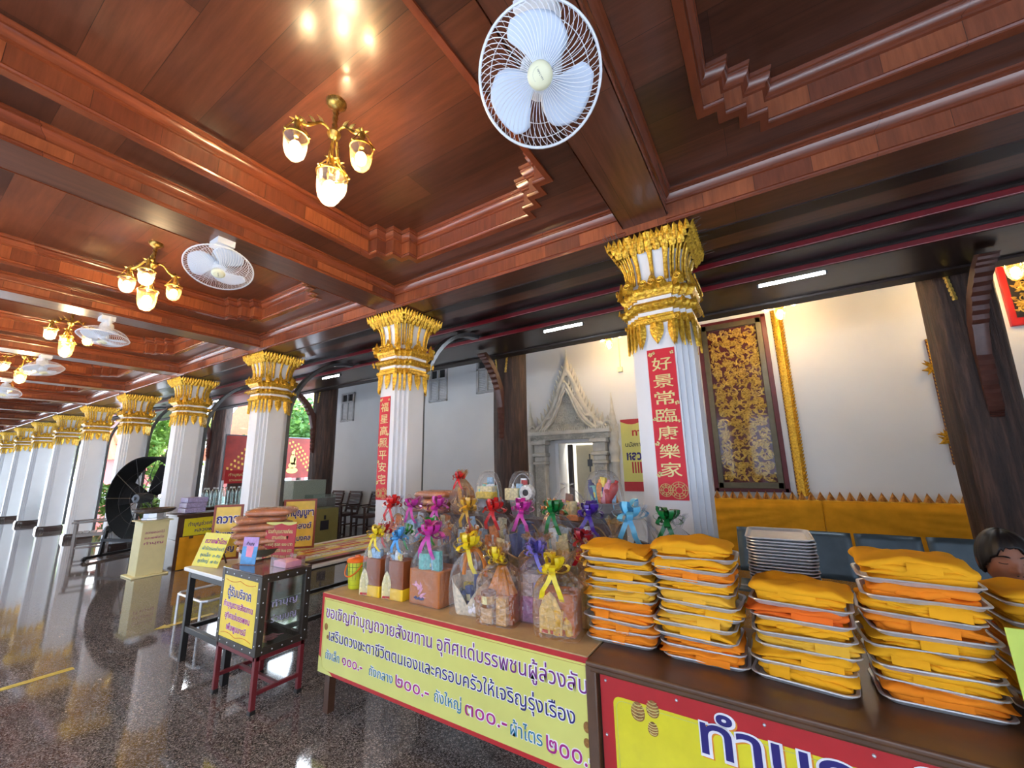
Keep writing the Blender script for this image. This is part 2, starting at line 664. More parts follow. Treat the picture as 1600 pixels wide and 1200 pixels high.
def inset(poly, d):
    """move the edges of a counter-clockwise polygon inwards by d"""
    n = len(poly)
    r = []
    for i in range(n):
        p0, p1, p2 = Vector(poly[i - 1]), Vector(poly[i]), Vector(poly[(i + 1) % n])
        d1, d2 = (p1 - p0).normalized(), (p2 - p1).normalized()
        n1, n2 = Vector((-d1.y, d1.x)), Vector((-d2.y, d2.x))
        m = n1 + n2
        m = m / max(1e-6, m.dot(n1)) if m.length > 1e-6 else n1
        q = p1 + m * d
        r.append((q.x, q.y))
    return r

ZB, ZT, ZBEAM, ZROW = 3.55, 3.80, 3.37, 3.31
YLO, YHI = -0.96, 2.86
YM = 0.95
HB = SP / 2

def coffer_meshes():
    """one ceiling bay around x = 0: border soffit with a stepped raised panel, and its mouldings"""
    a, b = 0.94, 1.60
    out = stepped_outline(a, b, 0, YM)
    mb = MB()
    xs = sorted({round(p[0], 5) for p in out})
    L = HB - 0.15
    xs = [-L] + xs + [L]
    for x1, x2 in zip(xs[:-1], xs[1:]):
        xm = abs((x1 + x2) / 2)
        if xm > a:
            hole = None
        else:
            k = 0
            while k < 3 and xm < a - 0.103 * (k + 1):
                k += 1
            hole = b - 0.103 * (3 - k)
        spans = [(YLO, YHI)] if hole is None else [(YLO, YM - hole), (YM + hole, YHI)]
        for y1, y2 in spans:
            mb.add([(x1, y1, ZB), (x2, y1, ZB), (x2, y2, ZB), (x1, y2, ZB)], [(0, 3, 2, 1)])
    n = len(out)
    mb.add([(p[0], p[1], ZT) for p in out], [tuple(range(n - 1, -1, -1))])
    panel = mb.mesh('ceiling_boards', W_PANEL, fix=False)
    mb = MB()
    for i in range(n):
        p, q = out[i], out[(i + 1) % n]
        mb.add([(p[0], p[1], ZB), (q[0], q[1], ZB), (q[0], q[1], ZT), (p[0], p[1], ZT)], [(0, 1, 2, 3)])
    face = mb.mesh('recess_sides', W_FASC, fix=False)
    mb = MB()
    def sweep(poly, prof):
        mb.loft([[Vector((p[0], p[1], z)) for p in inset(poly, d)] for d, z in prof], caps=False)
    sweep(out, [(0.0, 3.705), (0.016, 3.708), (0.016, 3.722), (0.024, 3.728), (0.04, 3.742), (0.047, 3.76), (0.042, 3.774), (0.05, 3.778), (0.055, 3.792), (0.055, 3.80)])
    sweep(out, [(0.0, 3.585), (0.009, 3.582), (0.013, 3.572), (0.008, 3.562), (0.012, 3.558), (0.012, 3.548), (-0.03, 3.540), (-0.034, 3.549)])
    # long mouldings at the head of the beam sides
    for sx in (-1, 1):
        x = sx * (HB - 0.16)
        pr = [(0.0, 3.47), (0.012, 3.474), (0.014, 3.486), (0.03, 3.5), (0.04, 3.52), (0.036, 3.535), (0.05, 3.54), (0.05, 3.55)]
        mb.loft([[Vector((x - sx * d, y, z)) for d, z in pr] for y in (YLO, YHI)], caps=False, closed=False)
        pr = [(0.0, 3.40), (0.008, 3.397), (0.012, 3.386), (0.006, 3.38), (0.006, 3.366)]
        mb.loft([[Vector((x - sx * d, y, z)) for d, z in pr] for y in (YLO, YHI)], caps=False, closed=False)
    for sy, y in ((1, YHI), (-1, YLO)):
        pr = [(0.0, 3.455), (0.012, 3.459), (0.014, 3.472), (0.03, 3.488), (0.042, 3.51), (0.038, 3.53), (0.052, 3.536), (0.052, 3.55)]
        mb.loft([[Vector((x, y - sy * d, z)) for d, z in pr] for x in (-L, L)], caps=False, closed=False)
        pr = [(0.0, 3.345), (0.008, 3.342), (0.012, 3.331), (0.006, 3.324), (0.006, 3.306)]
        mb.loft([[Vector((x, y - sy * d, z)) for d, z in pr] for x in (-L, L)], caps=False, closed=False)
    trim = mb.mesh('ceiling_mouldings', W_MOULD, smooth=35, fix=False)
    return panel, face, trim

pm_, fm_, tm_ = coffer_meshes()
for i, k in enumerate(range(-2, 11)):
    xc = X0 - SP * (k + 0.5)
    for nm, me in (('ceiling', pm_), ('ceiling_recess', fm_), ('trim_%d' % (i + 1), tm_)):
        o = link(nm, me, None, (xc, 0, 0))
        o['kind'] = 'structure'
# cross beams over each column, long beam over the row
for k in range(-2, 12):
    mb = MB()
    x = X0 - SP * k
    mb.box((x, (YLO + YHI) / 2, (ZBEAM + ZB) / 2 + 0.02), (0.32, YHI - YLO, ZB - ZBEAM + 0.04))
    mb.mi[0] = 1
    struct('ceiling_beam', mb, [W_FASC, W_SOFY])
mb = MB()
mb.box(((XL + XR) / 2, 3.16, 3.45), (XR - XL, 0.6, 0.28))
mb.mi[0] = 1
struct('ceiling_beam_along_row', mb, [W_FASC, W_SOFX])
mb = MB()
mb.box(((XL + XR) / 2, -1.26, 3.45), (XR - XL, 0.6, 0.28))
mb.mi[0] = 1
struct('ceiling_beam_open_side', mb, [W_FASC, W_SOFX])
mb = MB()
mb.box(((XL + XR) / 2, 3.3, 4.65), (XR - XL, 9.2, 0.1))
struct('roof_slab', mb, WOODBR)
mb = MB()
mb.box(((XL + XR) / 2, -2.1, 3.25), (XR - XL, 1.2, 0.08))  # unseen overhang, added to hold back light from the open side
struct('eave_added_for_shade', mb, WOODBR)

# aisle ceiling between the column row and the teak pillars
mb = MB()
mb.box(((XL + XR) / 2, 3.20, 3.315), (XR - XL, 0.14, 0.03))
mb.box(((XL + XR) / 2, 4.53, 3.53), (XR - XL, 2.66, 0.06))
struct('ceiling_of_side_aisle', mb, W_DARK)
mb = MB()
mb.box(((XL + XR) / 2, 3.29, 3.40), (XR - XL, 0.05, 0.17))
struct('trim_20', mb, W_MOULD, bevel=0.012)
for i, y in enumerate((4.08, 4.64)):
    mb = MB()
    mb.box(((XL + XR) / 2, y + 0.06, 3.465), (XR - XL, 0.12, 0.09))
    struct('ceiling_batten', mb, W_DARK, bevel=0.01)
    mb = MB()
    mb.box(((XL + XR) / 2, y - 0.006, 3.448), (XR - XL, 0.02, 0.055))
    struct('trim_%d' % (21 + i), mb, W_RED, bevel=0.006)
mb = MB()
mb.box(((XL + XR) / 2, 6.15, 3.85), (XR - XL, 0.64, 0.28))
mb.box(((XL + XR) / 2, 5.72, 3.52), (XR - XL, 0.2, 0.09))
mb.box(((XL + XR) / 2, 5.84, 3.74), (XR - XL, 0.06, 0.42))
struct('ceiling_beam_over_pillars', mb, W_MATT)
mb = MB()
mb.box((-2.0, 7.0, 4.33), (19.6, 1.2, 0.06))
struct('ceiling_by_shrine', mb, W_DARK)

# shrine wall with its doorway
XWL = -11.9
DX0, DX1, DZ = -3.63, -2.86, 2.02
YW = 7.6
mb = MB()
def wall_piece(x1, x2, z1, z2):
    mb.box(((x1 + x2) / 2, YW + 0.15, (z1 + z2) / 2), (x2 - x1, 0.3, z2 - z1))
wall_piece(XWL, DX0, 0, 4.6)
wall_piece(DX1, XR, 0, 4.6)
wall_piece(DX0, DX1, DZ, 4.6)
struct('wall_back', mb, WALL)
mb = MB()
mb.box((XR + 0.1, 3.3, 2.3), (0.2, 9.2, 4.6))
struct('wall_right', mb, WALL)
mb = MB()
mb.box((XWL + 0.1, 8.9, 2.1), (0.2, 2.3, 4.2))
struct('wall_left', mb, WALL)
# room behind the doorway
mb = MB()
mb.box((-3.2, 9.4, 1.6), (3.2, 0.1, 3.2))
mb.box((-4.8, 8.65, 1.6), (0.1, 1.5, 3.2))
mb.box((-1.6, 8.65, 1.6), (0.1, 1.5, 3.2))
mb.box((-3.2, 8.65, 3.2), (3.2, 1.5, 0.1))
struct('wall_inside_shrine', mb, WALL)
mb = MB()
mb.box((-3.2, 8.65, -0.02), (3.2, 1.5, 0.06))
struct('floor_inside_shrine', mb, TAN)

# ================================================================ columns
def redent(h, s=0.034, n=3):
    q = [(h, h - n * s)]
    for i in range(1, n + 1):
        q.append((h - s * i, h - s * (n - i + 1)))
        q.append((h - s * i, h - s * (n - i)))
    p = []
    for k in range(4):
        a = k * pi / 2
        c, sn = round(cos(a)), round(sin(a))
        p += [(x * c - y * sn, x * sn + y * c) for x, y in q]
    return p

def rings(prof, s=0.034):
    return [[Vector((x, y, z)) for x, y in redent(h, s * h / 0.215)] for h, z in prof]

def leaf(mb, T, w, h, th, up=1, n=6, tip=0.0, tri=False):
    """pointed temple leaf with a raised spine, in the local xy plane, thickness along z; up = -1 hangs down"""
    L, Rr, Mid = [], [], []
    for i in range(n + 1):
        t = i / n
        ww = w * (1 - t) if tri else (w * (0.62 + 0.9 * t - 1.0 * t * t) * (1 - t ** 3) if t < 1 else 0.0)
        y = up * h * t
        z = tip * t * t
        L.append(Vector((-ww / 2, y, z)))
        Rr.append(Vector((ww / 2, y, z)))
        Mid.append(Vector((0, y, z + th * (1 - 0.5 * t))))
    vs = [T @ v for v in L + Mid + Rr]
    m = n + 1
    fs = []
    for i in range(n):
        fs.append((i, m + i, m + i + 1, i + 1))
        fs.append((m + i, 2 * m + i, 2 * m + i + 1, m + i + 1))
    mb.add(vs, fs)

def side_T(k, u, d, z, tilt=0.0):
    """frame on side k of a column: u along the side, d out from the axis"""
    a = k * pi / 2 - pi / 2
    nrm = Vector((cos(a), sin(a), 0))
    tg = Vector((-sin(a), cos(a), 0))
    upv = Vector((0, 0, cos(tilt))) + nrm * sin(tilt)
    return basis(nrm * d + tg * u + Vector((0, 0, z)), tg, upv)

def make_column(name, label):
    t = thing(name, label, 'column', (X0, YC, 0))
    mb = MB()
    mb.loft(rings([(0.262, 0), (0.262, 0.10), (0.245, 0.12), (0.245, 0.14)]))
    part('plinth', mb, BLACKST, t, 'dark stone plinth', bevel=0.004)
    mb = MB()
    mb.loft(rings([(0.215, 0.12), (0.215, 2.66), (0.232, 2.66), (0.232, 2.80), (0.205, 2.84), (0.2, 2.95), (0.21, 3.08), (0.235, 3.16), (0.265, 3.21), (0.27, 3.27)]))
    part('shaft', mb, WHITE, t, smooth=20)
    # gilded collar with hanging leaves
    mb = MB()
    mb.loft(rings([(0.225, 2.60), (0.248, 2.605), (0.25, 2.635), (0.238, 2.645), (0.238, 2.665)]))
    for k in range(4):
        for u, w, h in ((-0.112, 0.085, 0.205), (0.0, 0.115, 0.18), (0.112, 0.085, 0.205)):
            leaf(mb, side_T(k, u, 0.224, 2.615, -0.06), w * 1.1, h, 0.026, -1, 8)
        for sg in (-1, 1):
            for j in range(3):
                leaf(mb, side_T(k, sg * (0.215 - 0.02 - 0.034 * j), 0.226 - 0.034 * (2 - j), 2.62, -0.06), 0.05, 0.21, 0.02, -1, 8)
        # little scrolls
        for u in (-0.05, 0.05, -0.145, 0.145):
            T = side_T(k, u, 0.242, 2.618)
            mb.tube([T @ Vector((cos(q) * 0.018 * (1 - q / 12), sin(q) * 0.018 * (1 - q / 12), 0.004)) for q in [i * 0.7 for i in range(11)]], 0.006, 5)
    part('hanging_leaf_collar', mb, GOLD, t, 'gilded collar of hanging leaves', smooth=50)
    mb = MB()
    mb.loft(rings([(0.236, 2.695), (0.255, 2.70), (0.272, 2.72), (0.282, 2.735), (0.272, 2.752), (0.252, 2.765), (0.236, 2.77)]))
    for k in range(4):
        for i in range(9):
            leaf(mb, side_T(k, -0.2 + 0.05 * i, 0.268, 2.718, 0.0), 0.045, 0.04, 0.014, 1, 3)
    part('capital_ring', mb, GOLD, t, 'gilded ring moulding', smooth=50)
    mb = MB()
    mb.loft(rings([(0.236, 2.80), (0.25, 2.803), (0.252, 2.815), (0.264, 2.825), (0.275, 2.845), (0.27, 2.87), (0.25, 2.885), (0.21, 2.89)]))
    for k in range(4):
        for u, w, h in ((-0.18, 0.11, 0.14), (-0.062, 0.11, 0.10), (0.062, 0.11, 0.10), (0.0, 0.09, 0.16), (0.18, 0.11, 0.14)):
            leaf(mb, side_T(k, u, 0.262, 2.845, -0.16), w, h, 0.028, 1, 8)
            T = side_T(k, u, 0.27, 2.90, -0.16)
            mb.tube([T @ Vector((cos(q) * 0.026 * (1 - q / 14), sin(q) * 0.026 * (1 - q / 14), 0.016)) for q in [i * 0.6 for i in range(16)]], 0.0055, 5)
    part('lotus_petals', mb, GOLD, t, 'gilded lotus petals', smooth=50)
    # flared gilded ribs ending in a pointed crown
    mb = MB()
    prof = [(0.212, 2.93), (0.213, 3.0), (0.222, 3.08), (0.247, 3.16), (0.278, 3.215), (0.302, 3.255), (0.312, 3.285)]
    for k in range(4):
        a = k * pi / 2 - pi / 2
        nrm = Vector((cos(a), sin(a), 0))
        tg = Vector((-sin(a), cos(a), 0))
        ribs = [(-0.098, 0.032), (0.0, 0.03), (0.098, 0.032)]
        for u, w in ribs:
            rg = []
            for (d, z) in prof:
                sc = d / 0.212
                ww = w * (1 + 0.8 * max(0, (z - 3.08)) / 0.2)
                c = nrm * d + tg * u * sc + Vector((0, 0, z))
                rg.append([c - tg * ww / 2, c - tg * ww / 4 + nrm * 0.012, c + tg * ww / 4 + nrm * 0.012, c + tg * ww / 2, c - nrm * 0.012])
            mb.loft(rg)
        for sg in (-1, 1):
            for j in range(3):
                rg = []
                for (d, z) in prof:
                    sc = d / 0.212
                    c = nrm * (d - 0.034 * sc * (2 - j)) + tg * sg * (0.2 - 0.034 * j) * sc + Vector((0, 0, z))
                    ww = 0.014
                    rg.append([c - tg * ww / 2, c - tg * ww / 4 + nrm * 0.01, c + tg * ww / 4 + nrm * 0.01, c + tg * ww / 2, c - nrm * 0.01])
                mb.loft(rg)
        mb.loft(rings([(0.248, 3.172), (0.262, 3.178), (0.280, 3.21), (0.300, 3.25), (0.308, 3.268), (0.29, 3.275), (0.2, 3.26)]))
    # upper gilded band with overlapping feather leaves and the pointed edge
        for row, (d, z, h, cnt, tl) in enumerate(((0.252, 3.16, 0.085, 9, 0.6), (0.272, 3.195, 0.08, 11, 0.62), (0.296, 3.228, 0.075, 15, 0.35))):
            for i in range(cnt):
                u = (-0.5 + (i + 0.5) / cnt) * 2 * d * 1.02
                leaf(mb, side_T(k, u, d, z, tl), 2.1 * d / cnt * 1.15, h, 0.016, 1, 4)
    part('crown_leaves', mb, GOLD, t, 'gilded flaring crown of pointed leaves', smooth=50)
    # grey metal arch from the back of the column up to the aisle ceiling
    mb = MB()
    pts = []
    for i in range(15):
        q = i / 14 * pi / 2
        pts.append((0, 0.25 + 1.12 * (1 - cos(q)), 2.30 + 1.17 * sin(q)))
    pts = [(0, 0.25, 0.14)] + pts
    rg = [[Vector((x - 0.05, y, z)), Vector((x + 0.05, y, z)), Vector((x + 0.05, y + 0.05, z - 0.0)), Vector((x - 0.05, y + 0.05, z))] for x, y, z in pts]
    rg2 = []
    for i, (x, y, z) in enumerate(pts):
        p, n_ = Vector(pts[max(0, i - 1)]), Vector(pts[min(len(pts) - 1, i + 1)])
        d = (n_ - p).normalized()
        nr = Vector((0, d.z, -d.y))
        c = Vector((x, y, z))
        rg2.append([c + Vector((-0.055, 0, 0)), c + Vector((0.055, 0, 0)), c + Vector((0.055, 0, 0)) + nr * 0.05, c + Vector((-0.055, 0, 0)) + nr * 0.05])
    mb.loft(rg2)
    part('arched_brace', mb, STEEL_D, t, 'grey metal arched brace behind the column', smooth=50)
    return t

ORD = ['first', 'second', 'third', 'fourth', 'fifth', 'sixth', 'seventh', 'eighth', 'ninth', 'tenth', 'eleventh']
col0 = make_column('square_column', 'nearest square white column with gilded capital, with the larger red Chinese banner')
# bird spikes on the nearest capital
def spikes(parent, sd, seed):
    r = random.Random(seed)
    mb = MB()
    for (u0_, u1_, k) in sd:
        for i in range(14):
            u = u0_ + (u1_ - u0_) * i / 13
            T = side_T(k, u, 0.30, 3.285)
            a = T @ Vector((0, 0, 0))
            b = T @ Vector((r.uniform(-0.03, 0.03), r.uniform(-0.01, 0.05), r.uniform(0.04, 0.10)))
            mb.tube([a, b], 0.0014, 3)
    part('bird_spikes', mb, STEEL_D, parent, 'thin wire bird spikes', smooth=None)
lab = {1: 'second white column from the front, with the narrower red Chinese banner',
       2: 'third white column from the front, behind the pile of plastic wrapped robes',
       3: 'fourth white column from the front, beside the big black drum fan',
       4: 'fifth white column from the front, just left of the big black drum fan'}
for k in range(1, 11):
    dup(col0, (X0 - SP * k, YC, 0), label=lab.get(k, '%s white column from the front in the row with gilded capitals' % ORD[k]), group='white columns with gilded capitals')
col0['group'] = 'white columns with gilded capitals'
spikes(col0, ((-0.3, -0.2, 0), (-0.3, 0.3, 1), (-0.3, -0.1, 3)), 3)

# red festival banners
def banner(name, label, x, z0, z1, w, s, spread):
    t = thing(name, label, 'banner', (x, YC - 0.218, z0))
    h = z1 - z0
    mb = MB()
    mb.box((0, 0, h / 2), (w, 0.004, h))
    part('banner_sheet', mb, CRED, t)
    T = basis((0, -0.0025, 0), (1, 0, 0), (0, 0, 1))
    n = len(s)
    top = h * 0.955
    bot = h * 0.135
    st = (top - bot) / n
    for i, ch in enumerate(s):
        ob = lettering(ch, INKG, t, T, 0, top - st * (i + 1) + st * 0.16, st * 0.84, w * 0.72, bold=0.006, align='CENTER')
        ob['label'] = 'pale gold brush character'
    mb = MB()
    r = random.Random(5)
    def flower(cx, cy, q):
        for j in range(5):
            a = j * 2 * pi / 5 + r.uniform(0, 1)
            mb.lathe([(q * 0.42, 0), (q * 0.42, 0.001)], T @ Vector((cx + q * 0.6 * cos(a), cy + q * 0.6 * sin(a), 0.002)), 8, Matrix.Rotation(pi / 2, 3, 'X'))
    for cx, cy, q in ((-0.38, 0.965, 0.016), (-0.26, 0.975, 0.012), (0.40, 0.965, 0.014), (0.42, 0.62, 0.016), (-0.42, 0.52, 0.014), (-0.4, 0.36, 0.017), (0.42, 0.5, 0.01), (-0.42, 0.16, 0.02)):
        flower(cx * w, cy * h, q)
    # round lucky emblems with rays at the foot
    for cx, q in ((-0.24, 0.042), (0.2, 0.055)):
        for rr_ in (1.0, 0.72, 0.42):
            mb.tube([T @ Vector((cx * w + q * rr_ * cos(i * pi / 10), h * 0.062 + q * rr_ * sin(i * pi / 10), 0.0015)) for i in range(20)], 0.0022, 4, True)
        for j in range(8):
            a = j * pi / 4
            mb.tube([T @ Vector((cx * w + q * u * cos(a), h * 0.062 + q * u * sin(a), 0.0015)) for u in (0.45, 0.95)], 0.0028, 4)
    part('blossom_print', mb, INKG, t, 'gold blossoms and round emblems', smooth=None)
    return t
banner('red_banner', 'larger red banner with seven gold Chinese characters on the nearest column', X0 + 0.008, 1.35, 2.405, 0.19, '好景常臨康樂家', 1)
banner('red_banner', 'narrower red banner with gold Chinese characters on the second column', X0 - SP - 0.03, 1.27, 2.36, 0.165, '福星高照平安宅', 1)

# ================================================================ teak pillars with carved brackets
def make_pillar(x, r0_, seed, label):
    t = thing('teak_pillar', label, 'pillar', (x, 6.16, 0), group='round teak pillars')
    rr_ = random.Random(seed)
    ph = [rr_.uniform(0, 6.28) for _ in range(6)]
    def fn(u, v):
        a = u * 2 * pi
        z = v * 3.72
        r = r0_ * (1 + 0.035 * sin(3 * a + ph[0] + z * 0.5) + 0.02 * sin(7 * a + ph[1] + z * 0.3) + 0.012 * sin(13 * a + ph[2]) + 0.03 * sin(z * 1.7 + ph[3] + a))
        return Vector((r * cos(a), r * sin(a), z))
    mb = MB()
    mb.grid(fn, 48, 24, True)
    part('log', mb, TEAK_OLD, t, smooth=60)
    mb = MB()
    pts = [(-0.27, 1.98), (-0.30, 2.05), (-0.31, 2.3), (-0.34, 2.6), (-0.42, 2.9), (-0.56, 3.15), (-0.78, 3.36), (-0.95, 3.46)]
    rg = []
    wid = [0.05, 0.055, 0.055, 0.055, 0.06, 0.065, 0.07, 0.075]
    # finer stations with carved ridges
    for i in range(len(pts) - 1):
        for s_ in range(6):
            q = s_ / 6
            y = pts[i][0] * (1 - q) + pts[i + 1][0] * q
            z = pts[i][1] * (1 - q) + pts[i + 1][1] * q
            w = wid[i]
            bul = 0.018 * (s_ % 2) * (0 if i in (3,) else 1)
            dep = 0.09 + 0.03 * sin(pi * i / 6)
            nr = Vector((0, -0.9, -0.35)).normalized()
            c = Vector((0, y, z))
            rg.append([c + Vector((-w, 0, 0)) - nr * dep, c + Vector((-w, 0, 0)) + nr * bul, c + Vector((-w * 0.4, 0, 0)) + nr * (bul + 0.012), c + Vector((w * 0.4, 0, 0)) + nr * (bul + 0.012), c + Vector((w, 0, 0)) + nr * bul, c + Vector((w, 0, 0)) - nr * dep])
    mb.loft(rg)
    part('carved_bracket', mb, W_BRK, t, 'carved reddish bracket curving up to the ceiling', smooth=25)
    mb = MB()
    for sg in (-1, 1):
        for i in range(9):
            a = -pi / 2 + sg * (0.3 + 0.02 * i)
            T = basis((r0_ * 1.02 * cos(a), r0_ * 1.02 * sin(a), 3.22 + i * 0.05), (-sin(a), cos(a), 0), (0, 0, 1))
            leaf(mb, T, 0.055, 0.07, 0.02, 1, 4)
    part('gilded_edging', mb, GOLD_W, t, 'worn gilt leaf edging', smooth=50)
    return t
make_pillar(1.93, 0.285, 1, 'dark weathered teak pillar at the right with a carved bracket facing us')
make_pillar(-3.9, 0.30, 2, 'dark teak pillar just left of the carved stucco doorway')
make_pillar(-9.53, 0.28, 3, 'dark teak pillar left of the row of wooden armchairs')
make_pillar(-15.25, 0.28, 4, 'dark brown teak pillar seen left of the third white column')
# ================================================================ gilded window, drape, doorway on the shrine wall
def scroll_field(mb, T, x0, x1, y0, y1, cell, seed, r=0.008):
    """dense leaf and scroll carving filling a rectangle of the face T"""
    q = random.Random(seed)
    nx, ny = max(1, round((x1 - x0) / cell)), max(1, round((y1 - y0) / cell))
    for j in range(ny):
        for i in range(nx):
            cx = x0 + (i + 0.5) * (x1 - x0) / nx + q.uniform(-0.1, 0.1) * cell
            cy = y0 + (j + 0.5) * (y1 - y0) / ny + q.uniform(-0.1, 0.1) * cell
            R = cell * 0.46
            if (i + j) % 2 == 0:
                # rosette
                for k in range(8):
                    a = k * pi / 4 + q.uniform(-0.15, 0.15)
                    d = Vector((cos(a), sin(a), 0))
                    L = T @ Matrix.Translation((cx + d.x * R * 0.18, cy + d.y * R * 0.18, 0)) @ Matrix.Rotation(a - pi / 2, 4, 'Z')
                    leaf(mb, L, R * 0.5, R * 0.62, 0.018, 1, 4, 0.008)
                mb.ball(T @ Vector((cx, cy, 0.006)), R * 0.2, 8, 5)
                mb.tube([T @ Vector((cx + cos(b) * R * 0.78, cy + sin(b) * R * 0.78, 0.003)) for b in [m * pi / 9 for m in range(18)]], r * 0.7, 4, True)
                n_ = 14
            else:
                sg = q.choice((-1, 1))
                a0 = q.uniform(0, 6.28)
                mb.tube([T @ Vector((cx + cos(a0 + sg * b) * R * (1.05 - b / 9), cy + sin(a0 + sg * b) * R * (1.05 - b / 9), 0.004)) for b in [m * 0.45 for m in range(18)]], [r * (1.15 - m / 24) for m in range(18)], 5)
                n_ = 20
            for k in range(n_):
                a = q.uniform(0, 6.28)
                rr_ = R * q.uniform(0.6, 1.15)
                px, py = cx + cos(a) * rr_, cy + sin(a) * rr_
                if not (x0 + 0.01 < px < x1 - 0.01 and y0 + 0.01 < py < y1 - 0.01):
                    continue
                L = T @ Matrix.Translation((px, py, 0)) @ Matrix.Rotation(q.uniform(0, 6.28), 4, 'Z')
                leaf(mb, L, cell * 0.24, cell * 0.36, 0.016, 1, 4, q.uniform(0, 0.02))

DKRED = mat('dark_red_lacquer', rgb(92, 24, 26), 0.4, var=0.15)
OLIVEM = mat('olive_grey_window_metal', rgb(98, 90, 70), 0.35, 0.3)
wt = thing('window_1', 'tall window with gilded floral carving behind glass', 'window', (-0.32, YW, 1.12))
wt['kind'] = 'structure'
W2, H2 = 0.505, 2.86
mb = MB()
for sx in (-1, 1):
    mb.box((sx * (W2 - 0.02), -0.02, H2 / 2), (0.07, 0.06, H2))
mb.box((0, -0.02, 0.03), (2 * W2, 0.06, 0.06))
mb.box((0, -0.02, H2 - 0.03), (2 * W2, 0.06, 0.06))
part('outer_frame', mb, DKRED, wt, 'dark red outer frame', bevel=0.006)
mb = MB()
for sx in (-1, 1):
    mb.box((sx * (W2 - 0.095), -0.035, H2 / 2), (0.08, 0.07, H2 - 0.1))
mb.box((0, -0.035, 0.10), (2 * W2 - 0.12, 0.07, 0.09))
mb.box((0, -0.035, H2 - 0.10), (2 * W2 - 0.12, 0.07, 0.09))
part('metal_frame', mb, OLIVEM, wt, 'olive grey metal frame', bevel=0.005)
mb = MB()
mb.box((0, -0.004, H2 / 2), (2 * W2 - 0.2, 0.008, H2 - 0.2))
part('lacquer_board', mb, DKRED, wt)
mb = MB()
T = basis((0, -0.009, 0), (1, 0, 0), (0, 0, 1))
scroll_field(mb, T, -W2 + 0.14, W2 - 0.14, 0.16, H2 - 0.16, 0.17, 11, 0.012)
part('gilded_carving', mb, GOLD_W, wt, 'gilded scroll and rosette carving', smooth=60)
mb = MB()
mb.box((0, -0.05, H2 / 2), (2 * W2 - 0.26, 0.004, H2 - 0.26))
part('pane', mb, glass('window_glass', (1, 1, 1), -0.005, 0.06), wt, 'glass pane', smooth=None)

def gilt_strip(name, label, x, z0, z1, w, seed):
    t = thing(name, label, 'moulding', (x, YW, z0))
    h = z1 - z0
    mb = MB()
    mb.box((0, -0.02, h / 2), (w, 0.04, h))
    part('backing', mb, DKRED, t, 'red edge')
    mb = MB()
    mb.loft([[Vector((-w * 0.42, -0.04, z)), Vector((-w * 0.2, -0.058, z)), Vector((w * 0.2, -0.07, z)), Vector((w * 0.42, -0.042, z)), Vector((0, -0.03, z))] for z in (0, h)])
    q = random.Random(seed)
    n_ = int(h / 0.05)
    for i in range(n_):
        z = (i + 0.2) * h / n_
        leaf(mb, basis((w * 0.3, -0.055, z), (1, 0, 0), (0, 0, 1)) @ Matrix.Rotation(-0.7, 4, 'Z'), 0.045, 0.075, 0.018, 1, 4, 0.02)
        leaf(mb, basis((-w * 0.34, -0.05, z), (1, 0, 0), (0, 0, 1)) @ Matrix.Rotation(0.6, 4, 'Z'), 0.03, 0.04, 0.012, 1, 3)
    part('gilded_leaves', mb, GOLD, t, smooth=50)
    return t
gilt_strip('gilded_vertical_moulding', 'gilded vertical moulding on the wall right of the gilded window', 0.345, 1.07, 4.0, 0.14, 3)
t = gilt_strip('gilded_vertical_moulding', 'gilded leafy edge just showing left of the right-hand teak pillar', 2.05, 1.5, 3.2, 0.10, 4)
q = random.Random(9)
mb = MB()
for z in (0.35, 1.3):
    for i in range(7):
        leaf(mb, basis((-0.04, -0.06, z + q.uniform(-0.05, 0.05)), (1, 0, 0), (0, 0, 1)) @ Matrix.Rotation(0.4 + i * 0.35, 4, 'Z'), 0.05, 0.13, 0.02, 1, 4, 0.03)
part('leaf_spray', mb, GOLD, t)
# second gilded window, mostly hidden by the pillar
t = thing('window_2', 'red framed gilded window showing right of the pillar', 'window', (3.05, YW, 3.22))
t['kind'] = 'structure'
mb = MB()
mb.box((0, -0.03, 0.5), (0.5, 0.06, 1.0))
part('red_frame', mb, PRED, t, bevel=0.01)
mb = MB()
mb.box((-0.02, -0.064, 0.5), (0.34, 0.01, 0.8))
part('dark_panel', mb, BLACKM, t)
mb = MB()
scroll_field(mb, basis((0, -0.07, 0), (1, 0, 0), (0, 0, 1)), -0.17, 0.13, 0.12, 0.88, 0.15, 5, 0.01)
part('gilded_carving', mb, GOLD_W, t, smooth=60)

